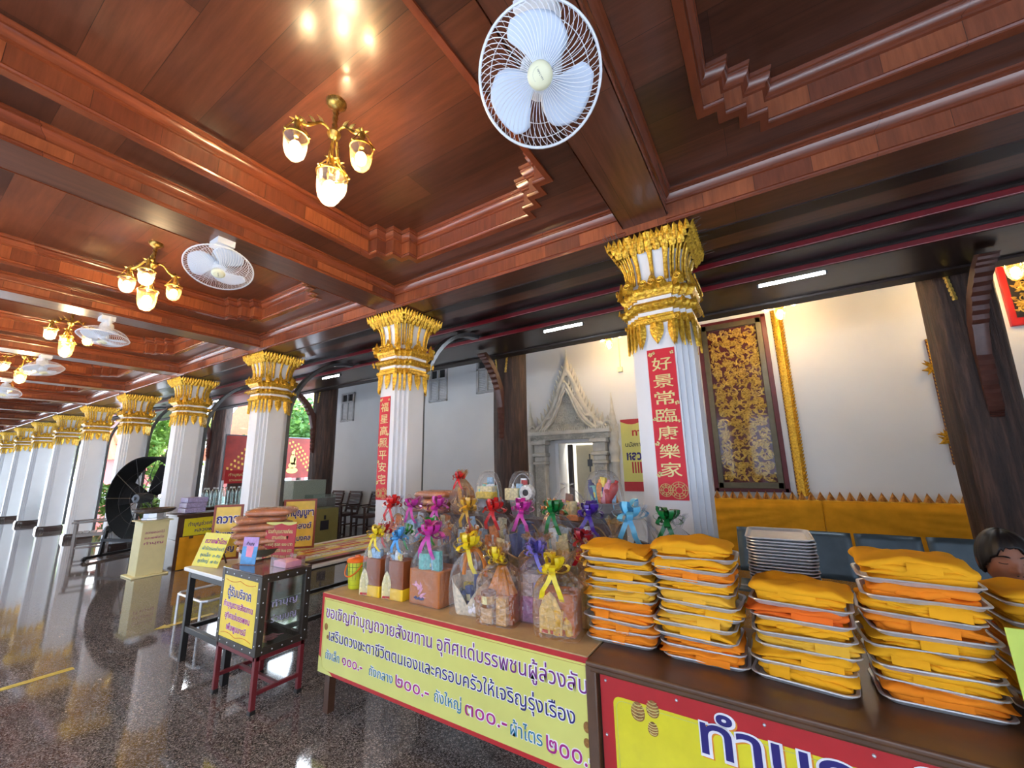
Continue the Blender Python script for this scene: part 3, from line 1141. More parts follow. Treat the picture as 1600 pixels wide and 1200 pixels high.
# lotus-tooth cornice and satin drape along the wall
t = thing('lotus_cornice', 'gilded sawtooth lotus band running along the top of the ochre drape', 'cornice', (0, YW, 0.99))
mb = MB()
mb.box((1.0, -0.045, 0.015), (3.9, 0.09, 0.035))
part('ledge', mb, GOLD_S, t, bevel=0.006)
mb = MB()
for i in range(34):
    x = -0.92 + i * 0.113
    T = basis((x, -0.07, 0.03), (1, 0, 0), (0, 0.08, 1))
    leaf(mb, T, 0.112, 0.125, 0.02, 1, 4, 0, True)
    leaf(mb, basis((x, -0.084, 0.03), (1, 0, 0), (0, 0.08, 1)), 0.06, 0.08, 0.02, 1, 4, 0, True)
part('lotus_teeth', mb, gold_mat('dull_gilt', rgb(206, 140, 60), rgb(130, 72, 26), 30, 0.3), t, smooth=50)
def drape_fn(xa, xb, sag):
    def fn(u, v):
        x = xa + (xb - xa) * u
        z = 0.99 * (1 - v) + 0.02
        y = YW - 0.10 - 0.03 * sin(v * 3)
        e = 1 - u if sag > 0 else u
        # swag folds fanning out from the pinned seam
        for k in range(4):
            vf = 0.05 + (0.10 + 0.17 * k) * e ** 0.8
            wd = 0.02 + 0.05 * e
            y -= 0.045 * (1 - 0.12 * k) * min(1, e * 3) * math.exp(-((v - vf) / wd) ** 2)
        y -= 0.02 * sin(u * 17 + v * 3) * (0.2 + v)
        return Vector((x, y, z))
    return fn
t = thing('satin_drape', 'ochre satin drape hanging below the lotus band on the shrine wall', 'drape', (0, 0, 0))
for xa, xb, sg in ((-0.92, 0.55, 1), (0.55, 2.95, -1)):
    mb = MB()
    mb.grid(drape_fn(xa, xb, sg), 60, 30)
    o = part('drape_panel', mb, DRAPE, t, smooth=80)
    q_ = o.modifiers.new('cloth_thickness', 'SOLIDIFY')
    q_.thickness = 0.004

# carved stucco doorway
t = thing('carved_doorway', 'grey white carved stucco doorway with a pointed flame-edged gable', 'doorway', (-3.37, YW, 0))
TD = basis((0, 0, 0), (1, 0, 0), (0, 0, 1))
mb = MB()
for sx in (-1, 1):
    x = sx * 0.64
    for w, z0, z1, d in ((0.34, 0, 0.35, 0.24), (0.28, 0.35, 0.45, 0.2), (0.24, 0.45, 1.6, 0.16), (0.29, 1.6, 1.66, 0.2), (0.25, 1.66, 1.76, 0.17), (0.31, 1.76, 1.83, 0.22), (0.25, 1.83, 2.0, 0.18), (0.34, 2.0, 2.08, 0.25)):
        mb.box((x, -d / 2, (z0 + z1) / 2), (w, d, z1 - z0))
part('pilasters', mb, STUCCO, t, 'stepped carved door pilasters', bevel=0.012)
mb = MB()
for sx in (-1, 1):
    scroll_field(mb, basis((sx * 0.64, -0.162, 0), (1, 0, 0), (0, 0, 1)), -0.1, 0.1, 0.5, 1.58, 0.12, 21 + sx, 0.014)
part('pilaster_carving', mb, STUCCO, t, smooth=60)
mb = MB()
mb.box((0, -0.12, 2.13), (1.72, 0.24, 0.10))
mb.box((0, -0.14, 2.22), (1.80, 0.28, 0.07))
for i in range(40):
    leaf(mb, basis((-0.84 + i * 0.043, -0.27, 2.25), (1, 0, 0), (0, 0, 1)), 0.042, 0.055, 0.015, 1, 3)
scroll_field(mb, basis((0, -0.242, 0), (1, 0, 0), (0, 0, 1)), -0.82, 0.82, 2.085, 2.18, 0.1, 31, 0.008)
part('lintel', mb, STUCCO, t, 'carved lintel', smooth=40)
def gable(q):
    """right half of the pointed gable edge, q 0 at the eave to 1 at the tip"""
    x = 0.84 * (1 - q) ** 1.0 * (1 - 0.28 * sin(pi * q))
    z = 2.26 + 1.28 * (q ** 1.12)
    return x, z
mb = MB()
L = [gable(i / 20) for i in range(21)]
poly = [(-x, z) for x, z in L] + [(x, z) for x, z in reversed(L[:-1])]
mb.prism([(x, z) for x, z in reversed(poly)], 0.0, 0.06, TD)
sm = lambda k: [(x * k, 2.26 + (z - 2.26) * k) for x, z in poly]
part('gable_back', mb, STUCCO, t)
mb = MB()
for k, rr_, dz in ((0.98, 0.05, 0.10), (0.76, 0.035, 0.16), (0.67, 0.022, 0.18)):
    pl = sm(k)
    mb.tube([TD @ Vector((x, z, dz)) for x, z in pl], rr_, 8)
# lobed inner arch
lob = []
for i in range(31):
    u = -1 + i / 15
    a = abs(u)
    z = 2.28 + (0.62 * (1 - a / 0.62) ** 0.85 + 0.24 if a < 0.62 else 0.26 * sqrt(max(0, 1 - ((a - 0.72) / 0.28) ** 2)))
    lob.append((u * 0.60, z))
mb.tube([TD @ Vector((x, z, 0.14)) for x, z in lob], 0.028, 8)
for sg in (-1, 1):
    mb.tube([TD @ Vector((sg * (0.80 + 0.07 * cos(b) * (1 - b / 8)), 2.34 + 0.07 * sin(b) * (1 - b / 8), 0.13)) for b in [k * 0.5 for k in range(13)]], 0.028, 6)
part('gable_mouldings', mb, STUCCO, t, 'layered gable mouldings', smooth=60)
mb = MB()
for sg in (-1, 1):
    for k, (sc, w, h, dz) in enumerate(((0.985, 0.115, 0.23, 0.06), (0.80, 0.10, 0.19, 0.10))):
        for i in range(13):
            q_ = (i + 0.5) / 13.5
            x, z = gable(q_)
            x, z = x * sc, 2.26 + (z - 2.26) * sc
            T = TD @ Matrix.Translation((sg * x, z, dz)) @ Matrix.Rotation(-sg * 0.25, 4, 'Z')
            leaf(mb, T, w, h, 0.05, 1, 5, 0.03)
part('flame_edge', mb, STUCCO, t, 'flame-shaped gable edging', smooth=50)
mb = MB()
scroll_field(mb, basis((0, -0.085, 0), (1, 0, 0), (0, 0, 1)), -0.42, 0.42, 2.28, 2.58, 0.14, 41, 0.02)
scroll_field(mb, basis((0, -0.085, 0), (1, 0, 0), (0, 0, 1)), -0.24, 0.24, 2.58, 2.82, 0.13, 42, 0.02)
scroll_field(mb, basis((0, -0.085, 0), (1, 0, 0), (0, 0, 1)), -0.1, 0.1, 2.82, 3.08, 0.12, 43, 0.02)
part('tympanum_carving', mb, STUCCO, t, 'scroll carving inside the gable', smooth=60)
mb = MB()
spire = [(0.075, 0), (0.085, 0.04), (0.06, 0.09), (0.075, 0.13), (0.05, 0.2), (0.055, 0.24), (0.03, 0.32), (0.018, 0.42), (0.006, 0.6)]
mb.lathe([(r, z) for r, z in spire], (0, -0.08, 3.38), 10)
part('finial', mb, STUCCO, t, 'spire at the gable tip')
for sx in (-1, 1):
    mb = MB()
    mb.lathe([(r * 0.72, z) for r, z in ((0.11, 0), (0.11, 0.5), (0.14, 0.52), (0.14, 0.58), (0.1, 0.62), (0.1, 1.6), (0.13, 1.63), (0.1, 1.7), (0.14, 1.8), (0.15, 1.9), (0.1, 2.0), (0.14, 2.08), (0.14, 2.2), (0.09, 2.26), (0.12, 2.34), (0.08, 2.45), (0.085, 2.5), (0.045, 2.62), (0.03, 2.74), (0.008, 2.95))], (sx * 0.90, -0.06, 0), 10)
    for i in range(8):
        a = -pi / 2 + (i - 3.5) * 0.4
        leaf(mb, basis((sx * 0.90 + 0.09 * cos(a), -0.06 + 0.09 * sin(a), 2.2), (-sin(a), cos(a), 0), (0, 0, 1)), 0.07, 0.14, 0.02, 1, 4, 0.02)
    part('side_spire', mb, STUCCO, t, smooth=50)
# inner jamb and leaf of the door
mb = MB()
for sx in (-1, 1):
    mb.box((0.125 + sx * 0.41, 0.05, 1.01), (0.08, 0.3, 2.02))
mb.box((0.125, 0.05, 2.05), (0.9, 0.3, 0.07))
part('door_jamb', mb, WHITE, t, 'plain white door jamb', bevel=0.008)
dt = thing('door_1', 'cream door leaf standing inside the carved doorway', 'door', (-2.88, 7.95, 0.0))
dt['kind'] = 'structure'
mb = MB()
mb.box((-0.27, 0.0, 1.0), (0.54, 0.05, 1.98))
part('door_leaf', mb, mat('cream_paint', rgb(232, 224, 196), 0.4, var=0.03), dt, bevel=0.006)
mb = MB()
mb.box((-0.24, -0.03, 1.62), (0.10, 0.02, 0.14))
mb.box((-0.24, -0.03, 1.62), (0.025, 0.025, 0.36))
part('door_bolt_plate', mb, STEEL_D, dt)
ld = bpy.data.lights.new('added_shrine_fill', 'POINT')  # added light without a fixture, brightens the door leaf and room
ld.energy = 22
ld.color = (1.0, 0.93, 0.8)
ld.shadow_soft_size = 0.15
lo = bpy.data.objects.new('added_shrine_fill', ld)
COL.objects.link(lo)
lo.location = (-3.25, 8.3, 2.6)
mb = MB()
mb.box((-3.48, 7.78, 1.0), (0.11, 0.07, 2.0), Matrix.Rotation(0.0, 3, 'Y'))
tag(part('door_edge_post', mb, BLACKST, None, bevel=0.02), 'dark brown post standing just inside the left of the carved doorway', 'post')

# yellow notice beside the doorway
def sign(name, label, T, w, h, face, frame=None, fw_=0.012, th=0.008, lines=(), cat='sign', group=None, top=None, bottom=None):
    """board in the xy plane of T, origin at its lower left; lines = (text, ink, x, y, height, width, bold, align)"""
    t = thing(name, label, cat, T.translation, group=group)
    Ti = Matrix.Translation(-T.translation) @ T
    mb = MB()
    mb.prism([(0, 0), (w, 0), (w, h), (0, h)], -th, 0, Ti)
    part('board', mb, face, t, bevel=0.0015)
    if frame:
        mb = MB()
        for x0_, y0_, x1_, y1_ in ((0, 0, w, fw_), (0, h - fw_, w, h), (0, fw_, fw_, h - fw_), (w - fw_, fw_, w, h - fw_)):
            mb.prism([(x0_, y0_), (x1_, y0_), (x1_, y1_), (x0_, y1_)], -th * 1.2, 0.003, Ti)
        part('border', mb, frame, t)
    def swag(m, y, s):
        mb = MB()
        n_ = 12
        P = [(w * i / n_, y + s * 0.045 * h * abs(sin(pi * i / n_ * 2))) for i in range(n_ + 1)]
        e = h if s < 0 else 0.0
        vs = [Vector((x, yy, 0.0012)) for x, yy in P] + [Vector((w * i / n_, e, 0.0012)) for i in range(n_ + 1)]
        mb.add([Ti @ v for v in vs], [(i, i + 1, n_ + 2 + i, n_ + 1 + i) for i in range(n_)])
        part('ornament_band', mb, m, t, smooth=None)
    if top:
        swag(top, h * 0.97, -1)
    if bottom:
        swag(bottom, h * 0.03, 1)
    for ln in lines:
        s, ink, x, y, hh, ww, bold = ln[:7]
        al = ln[7] if len(ln) > 7 else 'CENTER'
        if len(ln) > 8 and ln[8]:
            lettering(s, ln[8], t, Ti, x, y, hh, ww, bold + 0.035, 0.0010, 'lettering_halo', al)
        lettering(s, ink, t, Ti, x, y, hh, ww, bold, 0.0022, 'lettering', al)
    return t
sign('wall_notice', 'tall yellow notice with red and black Thai writing right of the carved doorway', basis((-2.34, YW - 0.012, 1.10), (1, 0, 0), (0, 0, 1)), 0.86, 1.31, Y1, None, lines=(
    ('ทางเข้า', INKR, 0.46, 1.00, 0.17, 0.5, 0.03), ('นมัสการ หลวงพ่อ', INKK, 0.43, 0.80, 0.11, 0.72, 0.01), ('หลวงพ่อโต', INKN, 0.45, 0.56, 0.22, 0.74, 0.04)), top=PRED)
mb = MB()
for i in range(3):
    mb.box((-2.16 + i * 0.05, YW - 0.014, 1.52), (0.025, 0.004, 0.2))
mb.box((-1.93, YW - 0.014, 1.52), (0.2, 0.004, 0.2))
mb.box((-1.91, YW - 0.014, 1.18), (0.86, 0.004, 0.17))
tag(part('notice_emblem', mb, PRED, None), 'red bars and red foot strip printed on the yellow wall notice', 'emblem')

# louvred windows high on the wall at the left
for i, (x, z0, nm) in enumerate(((-10.62, 3.0, 3), (-6.98, 3.24, 4), (-5.45, 3.3, 5))):
    t = thing('window_%d' % nm, 'louvred wall window', 'window', (x, YW, z0))
    t['kind'] = 'structure'
    mb = MB()
    for sx in (-1, 0, 1):
        mb.box((sx * 0.27, -0.02, 0.4), (0.06, 0.05, 0.86))
    for z in (0.0, 0.56, 0.82):
        mb.box((0, -0.02, z), (0.6, 0.05, 0.05))
    part('window_frame', mb, mat('pale_grey_paint', rgb(196, 196, 198), 0.6), t, bevel=0.004)
    mb = MB()
    for sx in (-1, 1):
        for k in range(12):
            mb.box((sx * 0.135, -0.008, 0.05 + k * 0.042), (0.2, 0.012, 0.03), Matrix.Rotation(0.6, 3, 'X'))
    part('louvres', mb, MATS['pale_grey_paint'], t)
    mb = MB()
    for sx in (-1, 1):
        mb.box((sx * 0.135, -0.006, 0.69), (0.18, 0.01, 0.2))
    part('dark_opening', mb, BLACKM, t)
t = thing('wall_switch', 'small grey switch box with a thin conduit, above the yellow wall notice', 'switch', (-2.26, YW, 3.33))
mb = MB()
mb.box((0, -0.03, 0.05), (0.09, 0.06, 0.10))
part('switch_box', mb, CREAMP, t, bevel=0.006)
mb = MB()
mb.tube([(0, -0.012, 0.1), (0, -0.012, 0.68)], 0.01, 6)
part('conduit', mb, CREAMP, t)

# ================================================================ fans
def make_fan(name, label):
    """the fan looks along +z of its head; the head hangs on a bracket"""
    t = thing(name, label, 'fan')
    head = part('motor', MB().lathe([(0.03, -0.17), (0.055, -0.165), (0.062, -0.14), (0.062, -0.07), (0.045, -0.045), (0.02, -0.04), (0.02, 0.0)], n=20), WPLAST, t, smooth=40)
    R_ = 0.225
    mb = MB()
    mb.tube([(R_ * cos(a), R_ * sin(a), 0.005) for a in [i * 2 * pi / 64 for i in range(64)]], 0.0055, 6, True)
    for rr_, z in ((0.12, 0.046), (0.2, 0.028)):
        pass
    n_ = 64
    for i in range(n_):
        a = i * 2 * pi / n_
        pts = []
        for j in range(9):
            q = j / 8
            r = 0.045 + (R_ - 0.045) * q
            z = 0.062 * (1 - q ** 4) + 0.004
            b = a + 0.30 * q ** 2.5
            pts.append((r * cos(b), r * sin(b), z))
        mb.tube(pts, 0.0015, 3, caps=False)
    part('front_guard', mb, WPLAST, t, 'white wire guard', smooth=None)
    mb = MB()
    for i in range(48):
        a = i * 2 * pi / 48
        pts = []
        for j in range(8):
            q = j / 7
            r = 0.06 + (R_ - 0.06) * q
            z = -0.085 + 0.085 * q ** 3.5
            b = a
            pts.append((r * cos(b), r * sin(b), z))
        mb.tube(pts, 0.0011, 3, caps=False)
    for rr_, z in ((0.14, -0.076), (0.19, -0.045)):
        mb.tube([(rr_ * cos(a), rr_ * sin(a), z) for a in [i * 2 * pi / 40 for i in range(40)]], 0.0016, 4, True)
    part('rear_guard', mb, WPLAST, t, 'white wire rear guard', smooth=None)
    for k in range(3):
        mb = MB()
        a0 = k * 2 * pi / 3 + 0.35
        def fn(u, v):
            r = 0.035 + 0.165 * v
            half = 0.80 - 0.12 * abs(v - 0.45) - 0.42 * max(0, v - 0.72) ** 1.5 / 0.148 * 0.8
            a = a0 + (u - 0.5) * 2 * half + 0.45 * v
            z = -0.012 + (u - 0.5) * 0.05 * (1 - 0.4 * v)
            return Vector((r * cos(a), r * sin(a), z))
        mb.grid(fn, 10, 12)
        o = part('blade', mb, FANB, t, smooth=80)
        q_ = o.modifiers.new('blade_thickness', 'SOLIDIFY')
        q_.thickness = 0.003
    mb = MB()
    mb.lathe([(0.001, 0.078), (0.03, 0.076), (0.043, 0.07), (0.047, 0.06), (0.046, 0.05)], n=28)
    o = part('hub_cap', mb, CREAMP, t, 'cream round cap', smooth=50)
    mb = MB()
    T = basis((0, 0, 0.0785), (1, 0, 0), (0, 1, 0))
    mb.tube([Vector((0.026 * cos(b), 0.026 * sin(b), 0.076)) for b in [0.9 + k * 0.2 for k in range(12)]], 0.0006, 3)
    part('emblem_ring', mb, STEEL_D, o)
    lettering('HATARI', STEEL_D, o, basis((0, 0, 0.0775), (0.35, 0.93, 0), (-0.93, 0.35, 0)), 0, -0.004, 0.009, 0.036, align='CENTER', lift=0.0006, thick=0.0003)
    mb = MB()
    mb.lathe([(0.042, -0.03), (0.046, -0.02), (0.044, 0.012), (0.03, 0.025), (0.005, 0.03)], n=20)
    part('blade_hub', mb, FANB, t)
    return t

def fan_at(first, loc, n, spin, label, mount_z):
    """first: the fan itself or None to copy; mount: a bracket from the motor to the beam above"""
    n = Vector(n).normalized()
    ref = Vector((0, 0, 1)) if abs(n.z) < 0.95 else Vector((1, 0, 0))
    x = ref.cross(n).normalized()
    y = n.cross(x)
    Mx = Matrix((x, y, n)).transposed().to_4x4() @ Matrix.Rotation(spin, 4, 'Z')
    eu = Mx.to_euler()
    if first is None:
        t = dup(FAN0, loc, rot=eu, label=label)
        for ch in [c for c in t.children if c.name.startswith('mount')]:
            bpy.data.objects.remove(ch)
    else:
        t = first
        t.location = loc
        t.rotation_euler = eu
        t['label'] = label
    t['group'] = 'white orbit fans under the beams'
    inv = Mx.to_3x3().transposed()
    mb = MB()
    back = Vector((0, 0, -0.13))
    topw = inv @ (Vector((loc[0], loc[1], mount_z)) - Vector(loc))
    dz = inv @ Vector((0, 0, 1))
    sx = inv @ Vector((1, 0, 0))
    neck = back + dz * 0.10
    mb.tube([back, neck, neck * 0.5 + topw * 0.5, topw], [0.03, 0.026, 0.024, 0.04], 10)
    # yoke with two cheeks and round base plate
    for sg in (-1, 1):
        mb.tube([back + sx * sg * 0.08 - dz * 0.01, back + sx * sg * 0.085 + dz * 0.05, neck + sx * sg * 0.06 + dz * 0.04, neck + dz * 0.07], [0.016, 0.018, 0.018, 0.016], 8)
    mb.box(topw - dz * 0.025, (0.001, 0.001, 0.001))
    A = Matrix((inv @ Vector((1, 0, 0)), inv @ Vector((0, 1, 0)), dz)).transposed()
    mb.box(topw - dz * 0.025, (0.15, 0.12, 0.05), A)
    part('mount', mb, WPLAST, t, bevel=0.006)
    return t
FAN0 = make_fan('orbit_fan', 'fan')
fan_list = [((-0.56, 1.13, 3.02), (0.33, -0.62, -0.62), 0.9, 'nearest white orbit fan at the top of the picture, facing us', 3.37),
            ((X0 - SP, 1.25, 3.15), (0.36, -0.16, -0.92), 0.4, 'second white orbit fan, tilted down, right of the second chandelier', 3.37),
            ((X0 - 2 * SP, 1.26, 3.13), (0.08, -0.1, -1.0), 1.0, 'third white orbit fan, seen nearly edge on', 3.37),
            ((X0 - 3 * SP, 1.25, 3.16), (0.22, 0.16, -0.95), 0.2, 'fourth white orbit fan, tilted to the left', 3.37),
            ((X0 - 4 * SP, 1.22, 3.12), (0.3, -0.1, -0.9), 0.5, 'fifth white orbit fan at the left edge of the picture', 3.37)]
for i, f_ in enumerate(fan_list):
    fan_at(FAN0 if i == 0 else None, *f_)

# ================================================================ chandeliers
def jar_prof(r, h):
    return [(r, 0), (r * 0.99, -h * 0.3), (r * 0.94, -h * 0.55), (r * 0.8, -h * 0.78), (r * 0.5, -h * 0.94), (0.004, -h)]

def lamp_unit(t, c, r, h, glassm, arm=None):
    c = Vector(c)
    mb = MB()
    mb.lathe(jar_prof(r, h), c, 20, caps=False)
    o = part('lamp_shade', mb, glassm, t, 'clear glass jar shade' if glassm is JARG else 'amber glass jar shade', smooth=60)
    mb = MB()
    mb.lathe([(r * 0.99, -0.008), (r * 1.07, -0.006), (r * 1.1, 0.0), (r * 1.07, 0.007), (r * 0.99, 0.008), (r * 0.98, 0.0)], c, 20, caps=False)
    for k in range(3):
        a = k * 2 * pi / 3 + 0.4
        mb.tube([c + Vector((r * 1.1 * cos(a), r * 1.1 * sin(a), 0.005)), c + Vector((r * 0.4 * cos(a), r * 0.4 * sin(a), 0.085)), c + Vector((0, 0, 0.11))], 0.0035, 5)
        mb.ball(c + Vector((r * 1.16 * cos(a), r * 1.16 * sin(a), 0.0)), 0.008, 6, 4)
    mb.lathe([(0.012, 0.0), (0.022, 0.03), (0.014, 0.06), (0.02, 0.1), (0.008, 0.115)], c, 10)
    for k in range(6):
        a = k * pi / 3
        leaf(mb, basis(c + Vector((0.015 * cos(a), 0.015 * sin(a), 0.10)), (-sin(a), cos(a), 0), (cos(a), sin(a), 0.35)), 0.02, 0.028, 0.006, 1, 4, 0.006)
    part('lamp_collar', mb, BRASS, t, 'brass ring and leaf collar', smooth=50)
    mb = MB()
    mb.ball(c + Vector((0, 0, -h * 0.48)), r * 0.5, 12, 8, (1, 1, 1.35))
    b = part('bulb', mb, BULB, t, 'glowing bulb', smooth=80)
    return o

def make_chandelier(loc, th, label, power=7, hang=True):
    t = thing('brass_chandelier', label, 'chandelier', loc, th, 'brass chandeliers with glass jars')
    mb = MB()
    mb.lathe([(0.06, 0), (0.058, -0.012), (0.04, -0.03), (0.022, -0.045), (0.014, -0.06), (0.02, -0.075), (0.013, -0.09), (0.017, -0.12), (0.012, -0.15), (0.018, -0.165), (0.012, -0.18), (0.026, -0.2), (0.04, -0.225), (0.03, -0.25), (0.012, -0.265), (0.004, -0.29)], n=16)
    part('stem', mb, BRASS, t, smooth=50)
    for k in range(3):
        a = k * 2 * pi / 3
        d = Vector((cos(a), sin(a), 0))
        mb = MB()
        pts = []
        for i in range(13):
            q = i / 12
            pts.append(d * (0.02 + 0.18 * q) + Vector((0, 0, -0.215 + 0.03 * sin(q * 6.0) - 0.02 * q)))
        mb.tube(pts, 0.009, 7)
        for i in (3, 6, 9):
            leaf(mb, basis(pts[i], (-d.y, d.x, 0), d * 0.5 + Vector((0, 0, 0.8))), 0.035, 0.05, 0.01, 1, 4, 0.012)
            leaf(mb, basis(pts[i], (d.y, -d.x, 0), d * 0.7 + Vector((0, 0, -0.6))), 0.03, 0.04, 0.01, 1, 4, 0.012)
        mb.tube([pts[-1], d * 0.2 + Vector((0, 0, -0.275))], 0.006, 6)
        part('arm', mb, BRASS, t, smooth=50)
        lamp_unit(t, d * 0.2 + Vector((0, 0, -0.37)), 0.062, 0.15, AMBERG if k == 0 else JARG)
    mb = MB()
    for k in range(3):
        a = k * 2 * pi / 3 + 0.6
        mb.tube([(0.012 * cos(a), 0.012 * sin(a), -0.27), (0.045 * cos(a), 0.045 * sin(a), -0.48)], 0.003, 5)
    mb.tube([(0, 0, -0.28), (0, 0, -0.4)], 0.004, 5)
    part('hanging_rods', mb, BRASS, t)
    lamp_unit(t, (0, 0, -0.50), 0.075, 0.20, AMBERG if power < 7 else JARG)
    ld = bpy.data.lights.new('chandelier_light', 'POINT')
    ld.energy = power
    ld.color = (1.0, 0.74, 0.42)
    ld.shadow_soft_size = 0.08
    lo = bpy.data.objects.new('chandelier_light', ld)
    COL.objects.link(lo)
    lo.parent = t
    lo.location = (0, 0, -0.79)
    return t
for i, (th, lb) in enumerate(((0.3, 'nearest brass chandelier with glass jars, left of the big fan'), (1.7, 'second brass chandelier from the front, left of the second fan'), (1.0, 'third brass chandelier from the front, beside the third fan'), (0.6, 'fourth brass chandelier from the front, near the left edge'), (1.4, 'fifth and farthest brass chandelier at the left edge'))):
    make_chandelier((X0 - SP * (i + 0.5) + 0.03, 1.21, ZT), th, lb, 7 if i == 0 else 5)
for x, lb in ((-2.2, 'warm brass chandelier hanging behind the beam above the carved doorway'), (0.37, 'warm brass chandelier hanging behind the beam above the gilded window'), (2.66, 'warm brass chandelier behind the beam right of the teak pillar')):
    make_chandelier((x, 6.80, 4.30), 0.4, lb, 2)

# ================================================================ fluorescent tubes
for i, x in enumerate((0.40, -2.2, -7.4, -12.4)):
    lb = ('lit white tube light under the aisle ceiling right of the nearest column', 'lit white tube light between the first and second columns', 'lit white tube light behind the third column', 'farthest lit white tube light under the aisle ceiling')[i]
    t = thing('tube_light', lb, 'tube light', (x, 4.86, 3.5), group='tube lights under the aisle ceiling')
    mb = MB()
    mb.box((0.0, 0, -0.02), (0.62, 0.05, 0.04))
    for sx in (-1, 1):
        mb.box((sx * 0.295, 0, -0.055), (0.02, 0.04, 0.05))
    part('tube_fitting', mb, STEEL_D, t, bevel=0.003)
    mb = MB()
    mb.tube([(-0.285, 0, -0.06), (0.285, 0, -0.06)], 0.014, 10)
    part('tube', mb, TUBE, t, 'glowing tube')
# ================================================================ counters
TOPZ = 0.75
BX0, BX1, BY = -2.78, -0.80, 1.89
t = thing('gift_counter', 'long low table with the pale yellow Thai price banner on its front', 'counter', (-1.79, BY, 0))
mb = MB()
mb.box((0, 0.50, 0.735), (1.97, 1.02, 0.03))
part('table_top', mb, TAN, t, bevel=0.004)
mb = MB()
for x in (-0.93, 0.93):
    for y in (0.05, 0.95):
        mb = MB()
        mb.box((x, y, 0.36), (0.05, 0.05, 0.72))
        part('leg', mb, WOODBR, t)
mb = MB()
mb.box((0, 0.09, 0.48), (1.9, 0.02, 0.4))
part('backing_board', mb, WOODBR, t)
TF = basis((-0.985, -0.012, 0.255), (1, 0, 0), (0, 0, 1))
PW, PH = 1.975, 0.49
mb = MB()
mb.prism([(0, 0), (PW, 0), (PW, PH), (0, PH)], -0.006, 0, TF)
bp = part('price_banner', mb, PRED, t, 'pale yellow printed banner with a red edge')
mb = MB()
mb.prism([(0.025, 0.022), (PW, 0.022), (PW, PH - 0.024), (0.025, PH - 0.024)], 0.0, 0.0008, TF)
part('banner_ground', mb, Y1, bp, 'pale yellow ground')
mb = MB()
for a, b in (((0.034, PH - 0.034), (PW, PH - 0.034)), ((0.034, PH - 0.034), (0.034, 0.03))):
    mb.tube([TF @ Vector((*a, 0.001)), TF @ Vector((*b, 0.001))], 0.0012, 4)
part('thin_rule', mb, mat('ochre_ink', rgb(180, 140, 60), 0.5), bp)
def line(s, ink, x, y, h, w, halo=INKW, bold=0.0):
    if halo:
        lettering(s, halo, bp, TF, x, y, h, w, bold + 0.04, 0.0014, 'lettering_halo')
    lettering(s, ink, bp, TF, x, y, h, w, bold, 0.0026)
line('ขอเชิญทำบุญถวายสังฆทาน อุทิศแด่บรรพชนผู้ล่วงลับ', INKP, 0.055, 0.345, 0.098, 1.91)
line('เสริมดวงชะตาชีวิตตนเองและครอบครัวให้เจริญรุ่งเรือง', INKN, 0.10, 0.21, 0.09, 1.80)
line('ถังเล็ก', INKT, 0.075, 0.095, 0.07, 0.15)
line('๑๐๐.-', INKM, 0.255, 0.095, 0.09, 0.20)
line('ถังกลาง', INKT, 0.52, 0.095, 0.07, 0.21)
line('๒๐๐.-', INKM, 0.755, 0.09, 0.10, 0.265)
line('ถังใหญ่', INKT, 1.06, 0.09, 0.075, 0.19)
line('๓๐๐.-', INKM, 1.275, 0.085, 0.10, 0.26)
line('ผ้าไตร', INKT, 1.555, 0.075, 0.08, 0.175)
line('๒๐๐.-', INKM, 1.75, 0.065, 0.11, 0.235)
mb = MB()
for x, y, r in ((0.062, 0.285, 0.022), (0.085, 0.225, 0.013), (1.955, 0.215, 0.022), (1.95, 0.155, 0.018)):
    mb.prism([(x + r * cos(a) * 0.8, y + r * sin(a)) for a in [k * pi / 10 for k in range(20)]], 0.001, 0.002, TF)
part('shell_print', mb, BROWNSH, bp)
mb = MB()
mb.prism([(0, 0), (0.16, 0), (0.13, 0.018), (0.05, 0.03), (0.03, 0.085), (0, 0.10)], 0.001, 0.0022, TF)
part('torn_corner', mb, Y1, bp, 'torn peeling lower corner')

# stepped shelves under the back rows of gifts
mb = MB()
mb.box((-1.93, 2.57, 0.825), (1.95, 0.34, 0.149))
tag(part('display_step', mb, WOODBR, None, bevel=0.004), 'brown display step under the middle row of gift baskets', 'display step')
mb = MB()
mb.box((-1.9, 2.83, 0.975), (2.0, 0.14, 0.45))
tag(part('display_step', mb, WOODBR, None, bevel=0.004), 'tall brown display step under the back row of gift pails', 'display step')

t = thing('robe_counter', 'dark wooden counter with the big lemon yellow and red Thai poster', 'counter', (-0.79, 1.88, 0), radians(-1.0))
mb = MB()
mb.box((1.1, 0.345, 0.738), (2.22, 0.77, 0.024))
mb.box((1.1, 0.355, 0.715), (2.20, 0.75, 0.03))
part('counter_top', mb, WOODTOP, t, bevel=0.009, seg=3)
mb = MB()
mb.box((1.1, 0.22, 0.35), (2.16, 0.38, 0.70))
part('counter_body', mb, WOODBR, t)
TF = basis((0.0, 0.0, 0.0), (1, 0, 0), (0, 0, 1)) @ Matrix.Translation((0.035, 0, 0.02 - 0.0))
TF.translation = Vector((0.035, 0.015, 0.06))
PW, PH = 2.1, 0.628
mb = MB()
mb.prism([(0, 0), (PW, 0), (PW, PH), (0, PH)], -0.006, 0, TF)
bp = part('poster', mb, PRED, t, 'red poster with a lemon yellow field')
def notched(m_, r):
    x0_, x1_, y0_, y1_ = m_, PW - m_, m_, PH - m_ - 0.015
    P = []
    for cx, cy, a0 in ((x1_, y1_, 0), (x0_, y1_, 1), (x0_, y0_, 2), (x1_, y0_, 3)):
        for k in range(7):
            a = a0 * pi / 2 + k / 6 * pi / 2
            ux, uy = (1 if a0 in (0, 3) else -1), (1 if a0 in (0, 1) else -1)
            P.append((cx - ux * r + r * cos(a), cy - uy * r + r * sin(a)))
    return P
mb = MB()
